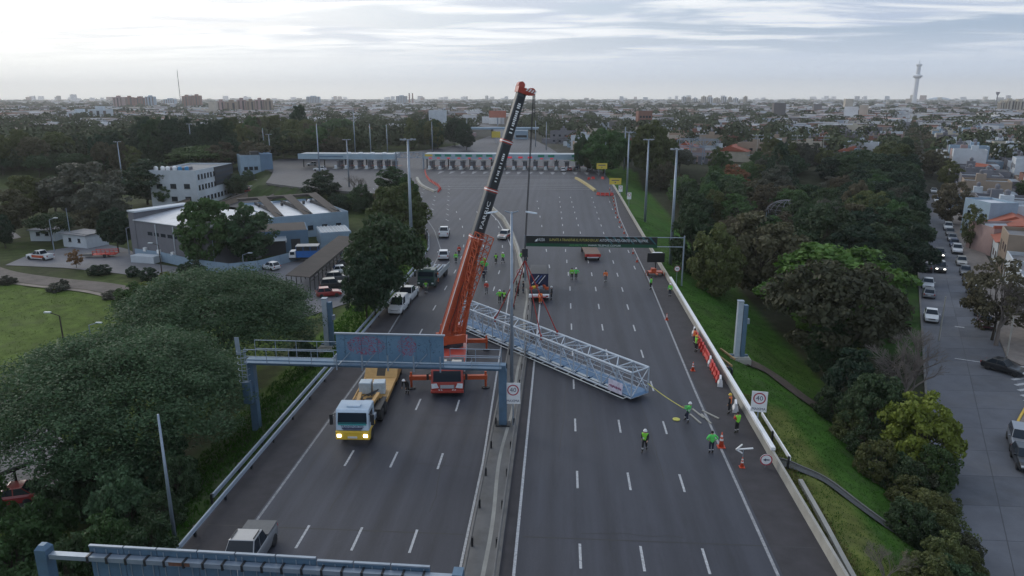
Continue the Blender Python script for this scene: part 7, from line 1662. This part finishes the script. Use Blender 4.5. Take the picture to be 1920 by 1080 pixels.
def house(x, y, rz, group, place, sx=1., kind=None, col=None, roof=None, sz=1.):
    global NH
    kind = rh.choice([0, 1, 0, 1, 2, 3, 2, 0, 4, 5]) if kind is None else kind; col = col or rh.choice(['white', 'white', 'cream', 'grey', 'paleblue', 'white', 'brick', 'tan', 'white', 'grey', 'pink', 'paleblue']); roof = roof or rh.choice(['grey', 'tar', 'zinc', 'white', 'grey', 'white'])
    h_ = dup(PROTO[kind], (x, y, ground_z(x, y)), rz, '%s %s %s' % (WN[col], ('flat-roofed low house', 'flat-roofed low house', 'flat-roofed two-storey house', 'tall flat-roofed house', 'tile-roofed house', 'tile-roofed house')[kind], place), group,
             mats={'wall_white': M_w[col], 'roof_grey': M_r[roof]}, scale=(sx, rh.uniform(.85, 1.15), sz)); NH += 1; return h_
# rows right of the side street
for row in range(4):
    s_ = 0
    while s_ < 420:
        w = rh.uniform(7.5, 11); y = 88 + s_ * u_s.y; base = Vector((st_r(y) + 5.0, y)) + v_s * (row * 17.5 + (18 if row > 1 else 0)); s_ += w + (.2 if rh.random() < .8 else 3)
        px, py, f = proj(base.x, base.y, -3)
        if px > 2080 or px < 1700: continue
        # local x along the street, y away from it: rotate so that +y = v_s
        p = base + u_s * w
        house(p.x, p.y, rz_s + PI, 'houses right of the side street', 'right of the side street', sx=w / 9.)
# special neighbours by pixel
def block_px(l, r, b, t_, depth, wall, roof, label, par=.5, z=GZ):
    a = Vector(P(l, b, z)); w = (r - l) * proj(a.x, a.y, z)[2] / F; d = Vector((_c, _s)); bb2 = a + d * w; h = zat(a.x, a.y, t_) - z
    return Box('house', label, a, bb2, depth, h, M_w[wall], M_r[roof], z, cat='house', parapet=par)
hb1 = block_px(1846, 1898, 452, 385, 9, 'paleblue', 'white', 'tall house with a blank pale blue flank wall near the street corner'); hb1.win('l', 3, 2, .9, 1.2, 1.5, 3)
hb2 = block_px(1856, 1990, 480, 432, 8, 'pink', 'zinc', 'pink house with red coping and grey lean-to roof', .5); MB().box(-.1, hb2.lu + .1, -.1, .3, hb2.h + .36, hb2.h + .9).build('red_coping', M_r['tile'], hb2.t); hb2.win('f', 4, 1, 1.2, 1.3, 1.5)
hb3 = block_px(1820, 1905, 355, 325, 12, 'white', 'zinc', 'white house with striped tile gable beyond the pink house', 0.); mb = MB(); mb.loft([[Vector((-1, y_, hb3.h)), Vector((hb3.lu * .6, y_, hb3.h)), Vector((hb3.lu * .3, y_, hb3.h + 3))] for y_ in (-.5, 9)]); mb.build('gable', M_r['tile'], hb3.t)
block_px(1775, 1830, 332, 285, 10, 'white', 'white', 'white two-storey house end-on to the street'); block_px(1815, 1925, 300, 280, 14, 'white', 'white', 'long white flat-roofed house behind the brown street tree'); block_px(1808, 1860, 400, 368, 8, 'blue', 'brown', 'blue-fronted house with white bargeboards on the street', 0.)
# blocks of houses beyond the wood
cell = []
for i in range(-70, 90):
    for j in range(0, 60):
        p = Vector((60, 300)) + u_s * (j * 17) + v_s * (i * 9.4) + u_s * (16 * (j // 6)) + v_s * (14 * (i // 10))
        cell.append(p)
rh.shuffle(cell); cell.sort(key=lambda p: p.length)
def in_view(p, m_=60):
    q = proj(p.x, p.y, 0); return q[2] > 0 and -m_ < q[0] < 1920 + m_
def clear_of_road(p): return p.x > interp(XR, p.y) + 12 or p.x < interp(XL, p.y) - 22
def green(x, y): return math.sin(x * .011 + 1.7) + math.sin(y * .013 + x * .004) + .8 * math.sin(x * .031 - y * .023)
far_house_cells = []
for p in cell:
    q = proj(p.x, p.y, 0)
    if not in_view(p) or not clear_of_road(p): continue
    az_street = p.x - street_lx(p.y)
    if -14 < az_street < 12: continue
    if p.x < interp(XL, p.y) and p.y < 470: continue
    if p.x > interp(XR, p.y) and p.y < 300 + (0 if p.x > 40 else 60): continue
    if abs(az_street) < 75 and az_street > 0 and p.y < 470: continue
    if green(p.x, p.y) > 1.15: continue
    if NH < 290 and q[1] > 190: house(p.x, p.y, rz_s + (PI if rh.random() < .5 else 0), 'houses in the blocks beyond the wood', 'in the blocks beyond wood and toll', sx=rh.uniform(.85, 1.1))
    else: far_house_cells.append(p)
for t_ in PROTO.values():
    for ch in list(t_.children_recursive): bpy.data.objects.remove(ch)
    bpy.data.objects.remove(t_)

# ------------------------------------------------------------------ the city beyond, too many to count
COLS = [(.62, .63, .65), (.52, .53, .56), (.44, .40, .34), (.30, .30, .32), (.22, .12, .09), (.34, .38, .44), (.26, .22, .19), (.66, .67, .68), (.14, .13, .13)]
ROOFS = [(.20, .20, .21), (.10, .10, .105), (.32, .33, .36), (.30, .10, .06), (.42, .43, .45), (.16, .12, .10)]
vs, fs, cs = [], [], []
def cbox_(x, y, w, d, h, rz, cw, crf, z=-.4):
    c_, s_ = math.cos(rz), math.sin(rz); o = len(vs)
    for zz_ in (z, h):
        for a, b in ((-w / 2, -d / 2), (w / 2, -d / 2), (w / 2, d / 2), (-w / 2, d / 2)): vs.append((x + a * c_ - b * s_, y + a * s_ + b * c_, zz_))
    fs.extend([(o, o + 1, o + 5, o + 4), (o + 1, o + 2, o + 6, o + 5), (o + 2, o + 3, o + 7, o + 6), (o + 3, o, o + 4, o + 7), (o + 4, o + 5, o + 6, o + 7)]); cs.extend([cw] * 4 + [crf])
for p in far_house_cells:
    cbox_(p.x, p.y, rh.uniform(7, 11), rh.uniform(9, 15), rh.uniform(3.3, 7.5), rz_s, rh.choice(COLS), rh.choice(ROOFS))
for k in range(15000):
    d = 700 * math.exp(rh.random() * math.log(14)); az = R(rh.uniform(-48, 46)); x, y = d * math.sin(az), d * math.cos(az)
    if y < 1050 and interp(XL, y) - 30 < x < interp(XR, y) + 20: continue
    if abs(x - street_lx(y)) < 9 and d < 1800: continue
    if green(x * .35, y * .35) > .9: continue
    sc = 1 + d / 2600; h = rh.uniform(3.2, 7.5) * (1 + d / 9000)
    if rh.random() < .0015 + .03 * (d > 4500): h = rh.uniform(12, 24) * (1 + (d > 4500) * .9); sc *= .7
    cbox_(x, y, rh.uniform(7, 16) * sc, rh.uniform(8, 16) * sc, h, rz_s + rh.choice([0, .3, -.25, 1.2]), rh.choice(COLS), rh.choice(ROOFS))
me = bpy.data.meshes.new('distant_city'); me.from_pydata(vs, [], fs); ca = me.color_attributes.new('tint', 'FLOAT_COLOR', 'CORNER')
ca.data.foreach_set('color', [k for c_, f in zip(cs, fs) for _ in f for k in (*c_, 1)])
me.materials.append(mat('city_mix', (.4, .4, .4), rough=.85, var=.15, scale=.08, vcol='tint')); dc = bpy.data.objects.new('distant_city', me); COL.objects.link(dc); tag(dc, 'endless low houses and blocks of the city spreading to the horizon', 'city', kind='stuff')

# far trees, one mass
vs, fs = [], []
def ftree(x, y, r, h, n_=30, q_=.42):
    for _ in range(n_):
        d = rdir(rh); p = Vector((x, y, 0)) + Vector((d.x * r, d.y * r, h * .55 + d.z * h * .45)) * 1.0
        n = (d + rdir(rh) * .7).normalized(); a = n.cross(rdir(rh)).normalized(); b = n.cross(a); s = r * q_ * rh.uniform(.7, 1.3); o = len(vs)
        vs.extend([tuple(p - a * s), tuple(p - b * s * .7), tuple(p + a * s), tuple(p + b * s * .7)]); fs.append((o, o + 1, o + 2, o + 3))
for k in range(6800):
    d = 330 * math.exp(rh.random() * math.log(26)); az = R(rh.uniform(-48, 46)); x, y = d * math.sin(az), d * math.cos(az)
    if y < 1050 and interp(XL, y) - 16 < x < interp(XR, y) + 10: continue
    if abs(x - street_lx(y)) < 6 and d < 1500: continue
    g_ = green(x * .35, y * .35)
    if d < 650 and x > 0 and rh.random() < .6: continue
    if g_ < .5 and rh.random() < .45: continue
    if d > 6500 and rh.random() < .5: continue
    r = rh.uniform(3, 6) * (1 + d / 2500); ftree(x, y, r, rh.uniform(6, 11) * (1 + d / 14000), 150 if d < 900 else 60 if d < 1800 else 26, .17 if d < 900 else .28 if d < 1800 else .45)
me = bpy.data.meshes.new('distant_woodland'); me.from_pydata(vs, [], fs); me.materials.append(mat('far_foliage', (.062, .075, .04), rough=.8, var=.45, scale=.02, spec=.1)); dw = bpy.data.objects.new('distant_woodland', me); COL.objects.link(dw); tag(dw, 'trees of parks and streets mingling with the far city', 'woodland', kind='stuff')

# ------------------------------------------------------------------ landmarks
def tower_block(pxl, pxr, base, top, wall, label, depth=None, bands=True, group=None):
    a = Vector(P(pxl, base, -.4)); f = proj(a.x, a.y, 0)[2]; w = (pxr - pxl) * f / F; h = zat(a.x, a.y, top) + .4
    t_ = thing('apartment_tower', label, 'building', (a.x, a.y, -.4), PSI + R(8), group); dp = depth or w * .8
    MB().box(0, w, 0, dp, 0, h).build('wall', M_w[wall], t_); MB().box(w * .3, w * .7, dp * .3, dp * .7, h, h + 3).build('lift_house', M_w[wall], t_)
    n = max(2, int(w / 6))
    for k in range(n): MB().box(w * (k + .3) / n, w * (k + .7) / n, -.3, .1, 1, h - 1.5).build('window_strip', M_w['dark'] if k % 2 else M_w['brown'], t_)
    for k in range(3): MB().box(-.3, .1, dp * (k + .25) / 3, dp * (k + .6) / 3, 1, h - 1.5).build('window_strip', M_w['brown'], t_)
    return t_
GA = 'apartment towers on the left skyline'
for l, r, b, t_, w_, lb in ((214, 231, 208, 182, 'pink', 'slim pinkish tower at the start of the skyline group'), (236, 250, 205, 182, 'brick', 'reddish tower next to the slim pink one'), (252, 272, 204, 183, 'brick', 'wide reddish tower in the skyline group'), (274, 290, 204, 181, 'paleblue', 'bluish tower ending the skyline group'), (307, 327, 199, 186, 'paleblue', 'low bluish block between the tower groups'), (343, 358, 205, 180, 'brick', 'brown tower, first of the close pair'), (362, 377, 205, 179, 'brick', 'brown tower, second of the close pair'),
        (408, 422, 216, 190, 'pink', 'tan tower at the start of the stepped row'), (424, 444, 216, 191, 'tan', 'tan tower second in the stepped row'), (446, 461, 215, 187, 'pink', 'tan tower third in the stepped row'), (463, 478, 215, 189, 'tan', 'tan tower fourth in the stepped row'), (480, 495, 215, 187, 'pink', 'tan tower fifth in the stepped row'), (497, 511, 215, 188, 'tan', 'tan tower last in the stepped row'), (575, 599, 197, 181, 'paleblue', 'hazy pale block alone on the skyline'), (743, 764, 196, 180, 'paleblue', 'hazy block beside the two chimneys')):
    tower_block(l, r, b, t_, w_, lb, group=GA)
for l, r, b, t_, w_, lb in ((128, 165, 231, 210, 'white', 'white low block beyond the dark pines, longer half'), (168, 203, 232, 205, 'white', 'white block with blue stripes beyond the dark pines')): tower_block(l, r, b, t_, w_, lb, depth=14)
for k, (l, r) in enumerate(((1279, 1286), (1288, 1295), (1300, 1308), (1316, 1324), (1328, 1336), (1340, 1350), (1354, 1362), (1366, 1372), (1376, 1384), (1395, 1401))): tower_block(l, r, 197, 181 + (k % 3) * 1.5, 'cream' if k % 2 else 'white', 'pale sunlit tower in the cluster on the right skyline', group='pale towers on the right skyline')
for l, r, t_ in ((1873, 1882, 191), (1886, 1902, 188), (1904, 1926, 189)): tower_block(l, r, 214, t_, 'cream', 'cream slab block beyond the houses on the right', group='cream slab blocks')
for x_, top, lb in ((768, 175, 'first of two tall brick chimneys on the skyline'), (774, 175, 'second of two tall brick chimneys on the skyline')):
    p = P(x_, 196, -.4); t_ = thing('chimney', lb, 'chimney', (*p, -.4), 0, 'two chimneys'); h = zat(*p, top); MB().tube((0, 0, 0), (0, 0, h), 3.6, 2.6, n=12).build('shaft', M_w['brick'], t_); MB().tube((0, 0, h), (0, 0, h + 1.5), 3., n=12).build('rim', M_w['grey'], t_)
for px, b, top, lb in ((340, 203, 130, 'tall thin radio mast among the skyline towers'), (68, 200, 178, 'thin mast on the far left skyline'), (914, 200, 178, 'thin mast on the skyline beside the boom'), (1357, 215, 188, 'thin pylon mast beyond the wood')):
    p = P(px, b, -.4); h = zat(*p, top); t_ = thing('radio_mast', lb, 'mast', (*p, -.4)); r = h / 95
    for k in range(3): a = k * 2.094; MB().tube((r * math.cos(a), r * math.sin(a), 0), (r * .4 * math.cos(a), r * .4 * math.sin(a), h), .28, n=5).build('leg', M_w['grey'], t_)
    for k in range(14): MB().bar((r * math.cos(2.094 * (k % 3)) * (1 - k / 24), r * math.sin(2.094 * (k % 3)) * (1 - k / 24), h * k / 14), (r * math.cos(2.094 * ((k + 1) % 3)) * (1 - k / 24), r * math.sin(2.094 * ((k + 1) % 3)) * (1 - k / 24), h * (k + 1) / 14), .3).build('brace', M_w['grey'], t_)
# observation tower
p = P(1713, 198, -.4); hT = zat(*p, 112); t_ = thing('observation_tower', 'slender white observation tower with round platforms, alone on the right skyline', 'tower', (*p, -.4)); k_ = hT / 200.
M_tw2 = mat('tower_white', (.60, .63, .67), rough=.6)
MB().lathe([(12 * k_, 0), (9 * k_, 25 * k_), (8.6 * k_, 118 * k_), (8.6 * k_, 160 * k_), (7, 180 * k_), (1.5, 181 * k_)], 16).build('shaft', M_tw2, t_, smooth=True)
MB().lathe([(9 * k_, 118 * k_), (20 * k_, 127 * k_), (20 * k_, 132 * k_), (12 * k_, 136 * k_)], 20).build('platform', M_tw2, t_); MB().lathe([(8 * k_, 170 * k_), (13 * k_, 176 * k_), (13 * k_, 180 * k_), (6 * k_, 184 * k_)], 20).build('upper_platform', M_tw2, t_); MB().tube((0, 0, 182 * k_), (0, 0, 200 * k_), 1.6, .8, n=8).build('antenna', M_tw2, t_)
p = P(1760, 190, -.4); t_ = thing('arena', 'low hazy domed arena beyond the observation tower', 'building', (*p, -.4)); MB().lathe([(90, 0), (90, 14), (70, 24), (35, 31), (3, 33)], 28).build('dome', M_w['paleblue'], t_, smooth=True); MB().box(-120, 120, -20, 20, 0, 9).build('base', M_w['grey'], t_)
p = P(1866, 205, -.4); h = zat(*p, 172); t_ = thing('water_tower', 'thin tower with a cup-shaped tank on the right skyline', 'tower', (*p, -.4)); MB().tube((0, 0, 0), (0, 0, h * .8), 1.2, n=10).build('stem', M_w['grey'], t_); MB().lathe([(1.2, h * .8), (4, h * .93), (4, h)], 14).build('tank', M_w['grey'], t_)
# billboard, brick block, white hall, signs near the highway beyond the toll
p = P(933, 236, -.3); t_ = thing('billboard', 'orange billboard on a tall post beyond the toll', 'billboard', (*p, -.3)); z1_ = zat(*p, 207); z0_ = zat(*p, 220); MB().box(-8, 8, -.3, .3, z0_, z1_).build('panel', mat('billboard_orange', (.42, .13, .08), rough=.6, var=.15, scale=.3), t_); MB().tube((0, .5, 0), (0, .5, z0_), .6, n=10).build('post', M_galv, t_)
a = P(1196, 240, -.3); bk = Box('brick_block', 'dark brick block with framed square windows above the wood', a, P(1222, 240, -.3), 14, zat(*a, 209) + .3, M_w['brick'], M_r['tar'], -.3); bk.win('f', 4, 3, 1.8, 1.8, 2, 3.3)
for l, r, b, t_, w_, lb in ((1440, 1500, 252, 239, 'paleblue', 'long pale blue shed with flat roof among the houses'), (1410, 1480, 262, 248, 'white', 'long white-roofed shed below the pale blue one'), (805, 835, 252, 208, 'white', 'white tower-like building behind the tree clump'), (1078, 1120, 285, 268, 'tan', 'tan gabled warehouse beside the highway beyond the toll'), (1085, 1118, 272, 255, 'white', 'white blank-walled block beside the highway'), (965, 990, 262, 246, 'paleblue', 'bluish stepped building right of the boom'), (1400, 1440, 330, 318, 'cream', 'cream low house at the edge of the wood'), (690, 760, 243, 232, 'white', 'white long house beyond the green')):
    a = P(l, b, -.3); w = (r - l) * proj(*a, 0)[2] / F; bq = Box('city_block', lb, a, (a[0] + w * _c, a[1] + w * _s), 14, zat(*a, t_) + .3, M_w[w_], M_r['white' if 'white' in lb else 'zinc'], -.3); bq.win('f', 5, 1, 1.4, 1.3, 1.5) if 'blank' not in lb else None
# elevated line and shed roofs in the haze
a = P(873, 206, -.4); t_ = thing('elevated_station', 'long white elevated roof in the haze behind the boom', 'building', (*a, -.4), PSI); w = 85 * proj(*a, 0)[2] / F; hz0 = zat(*a, 200) + .4
for k in range(4): MB().box(w * k / 4 + 1, w * (k + 1) / 4 - 1, 0, 18, hz0 - 2.2, hz0).build('roof', M_w['white'], t_)
for k in range(9): MB().box(w * k / 8 - .8, w * k / 8 + .8, 8, 10, 0, hz0 - 2.2).build('pier', M_w['grey'], t_)
# portal frames and poles of the power line in the wood
def pole_h(px, b, top, lb, arms=True, z=GZ, r=.2):
    p = P(px, b, z); h = zat(*p, top) - z; t_ = thing('power_pole', lb, 'power pole', (*p, z)); MB().tube((0, 0, 0), (0, 0, h), r, r * .7, n=8).build('pole', M_concl, t_)
    if arms:
        for k, zz_ in enumerate((h - .4, h - 1.6)): MB().bar((-2.2, 0, zz_), (2.2, 0, zz_), .16).build('cross_arm', M_galv, t_)
        for k in range(4): MB().tube((-2 + 1.3 * k, 0, h - .4), (-2 + 1.3 * k, 0, h + .1), .08, n=6).build('insulator', M_white, t_)
for a in ((1415, 330, 252, 'power pole with cross-arms left of the dark conifer'), (1488, 330, 253, 'power pole with cross-arms right of the dark conifer'), (1538, 325, 254, 'concrete power pole beyond the conifer'), (1310, 320, 250, 'power pole by the grey portal frames')): pole_h(*a)
p = P(1266, 330, GZ); t_ = thing('portal_frame', 'grey lattice switchyard frames behind the tall masts', 'switchyard', (*p, GZ), R(-15)); hF = zat(*p, 262) - GZ
for k in range(4):
    for q in range(2): MB().bar((5 * k, 9 * q, 0), (5 * k, 9 * q, hF), .3).build('leg', M_galv, t_)
for q in range(2):
    for z_ in (hF, hF * .8, hF * .6): MB().bar((0, 9 * q, z_), (15, 9 * q, z_), .3).build('beam', M_galv, t_)
    for k in range(6): MB().bar((2.5 * k, 9 * q, hF if k % 2 else hF * .8), (2.5 * k + 2.5, 9 * q, hF * .8 if k % 2 else hF), .16).build('lacing', M_galv, t_)
for k in range(6): MB().box(1 + 2.4 * k, 2.4 + 2.4 * k, 3, 5, 0, hF * .55).build('switch_box', M_w['grey'], t_)
# white canvas hall and domed frame in the wood
p = P(1618, 395, GZ); hh = zat(*p, 353) - GZ; t_ = thing('canvas_hall', 'white canvas-roofed hall showing through the wood', 'tent', (*p, GZ), R(-20)); mb = MB(); mb.loft([[Vector((3.6 * math.cos(a), y_, hh * .55 + hh * .45 * math.sin(a))) for a in [PI * i / 10 for i in range(11)]] + [Vector((-3.6, y_, 0)), Vector((3.6, y_, 0))] for y_ in (-4, 6)]); mb.build('canvas', M_w['white'], t_); MB().box(-1, 1, -4.1, -4.0, 0, 2.4).build('entrance', M_w['dark'], t_)
p = P(1472, 432, GZ); hd_ = zat(*p, 375) - GZ; t_ = thing('dome_frame', 'grey half-round lattice dome frame above the wood', 'frame', (*p, GZ)); rD = 37 * proj(*p, GZ)[2] / F
for k in range(9):
    a = PI * k / 9; pts_ = [(rD * math.cos(b) * math.cos(a), rD * math.cos(b) * math.sin(a), hd_ - rD * .62 + rD * .62 * math.sin(b)) for b in [PI * i / 14 for i in range(15)]]; MB().path(pts_, .06, n=5).build('rib', M_w['grey'], t_)
for zf in (.3, .6, .85): r_ = rD * math.sqrt(1 - zf * zf); MB().path([(r_ * math.cos(6.2832 * i / 20), r_ * math.sin(6.2832 * i / 20), hd_ - rD * .62 + rD * .62 * zf) for i in range(21)], .05, n=5).build('hoop', M_w['grey'], t_)
for k in range(8): a = 6.2832 * k / 8; MB().tube((rD * math.cos(a), rD * math.sin(a), 0), (rD * math.cos(a), rD * math.sin(a), hd_ - rD * .62), .09, n=6).build('leg', M_galv, t_)

# ------------------------------------------------------------------ grass tufts on the banks and the open field
rgr = random.Random(77)
def tufts(name, label, n, sampler, m_, hmin, hmax):
    vs, fs = [], []
    k = 0; tries = 0
    while k < n and tries < n * 6:
        tries += 1; p = sampler()
        if p is None: continue
        x, y = p; z = ground_z(x, y) - .02; k += 1
        for _ in range(3):
            a = rgr.uniform(0, 6.283); h = rgr.uniform(hmin, hmax); w = h * .22; bx2, by2 = x + rgr.uniform(-.12, .12), y + rgr.uniform(-.12, .12); lx, ly = rgr.uniform(-.5, .5) * h, rgr.uniform(-.5, .5) * h; o = len(vs)
            vs += [(bx2 - w * math.cos(a), by2 - w * math.sin(a), z), (bx2 + w * math.cos(a), by2 + w * math.sin(a), z), (bx2 + lx, by2 + ly, z + h)]; fs.append((o, o + 1, o + 2))
    me_ = bpy.data.meshes.new(name); me_.from_pydata(vs, [], fs); me_.materials.append(m_); o = bpy.data.objects.new(name, me_); COL.objects.link(o); tag(o, label, 'grass', kind='stuff'); return o
M_gr1 = mat('grass_blade', (.036, .096, .013), rough=.8, var=.35, scale=.5, trans=.3, spec=.15); M_gr2 = mat('field_blade', (.080, .118, .026), rough=.8, var=.3, scale=.12, trans=.3, spec=.15); M_gr3 = mat('dry_blade', (.17, .16, .06), rough=.9, var=.3, scale=.8, spec=.1)
def s_bank():
    y = 28 + 130 * rgr.random() ** 1.7; x = rgr.uniform(15.9, 28.5)
    return (x, y)
def s_left():
    y = rgr.uniform(30, 125); x = interp(XL, y) - rgr.uniform(.4, 9); return (x, y)
def s_field():
    y = rgr.uniform(60, 112); x = rgr.uniform(-95, -40); return (x, y) if y < 108 else None
def s_dry():
    y = 28 + 32 * rgr.random(); x = 15.3 + rgr.random() ** 1.5 * 1.6; return (x, y)
tufts('grass', 'green grass growing over the right highway bank', 30000, s_bank, M_gr1, .05, .13)
tufts('grass', 'rough grass on the left embankment', 9000, s_left, M_gr1, .1, .35)
tufts('grass', 'pale grass of the open field', 9000, s_field, M_gr2, .06, .16)
tufts('dry_grass', 'dry yellowish grass along the right parapet', 2600, s_dry, M_gr3, .08, .22)

# ------------------------------------------------------------------ air
mh = bpy.data.materials.new('air'); mh.use_nodes = True; t = mh.node_tree; t.nodes.clear()
pv = t.nodes.new('ShaderNodeVolumePrincipled'); pv.inputs['Color'].default_value = (1, 1, 1, 1); pv.inputs['Density'].default_value = HAZE; pv.inputs['Anisotropy'].default_value = .3
oo = t.nodes.new('ShaderNodeOutputMaterial'); t.links.new(pv.outputs[0], oo.inputs['Volume'])
hz_ = MB().box(-11600, 11600, -11600, 11600, -7, 262).build('haze', mh); tag(hz_, 'pale even haze filling the air over the city', 'haze', kind='stuff')
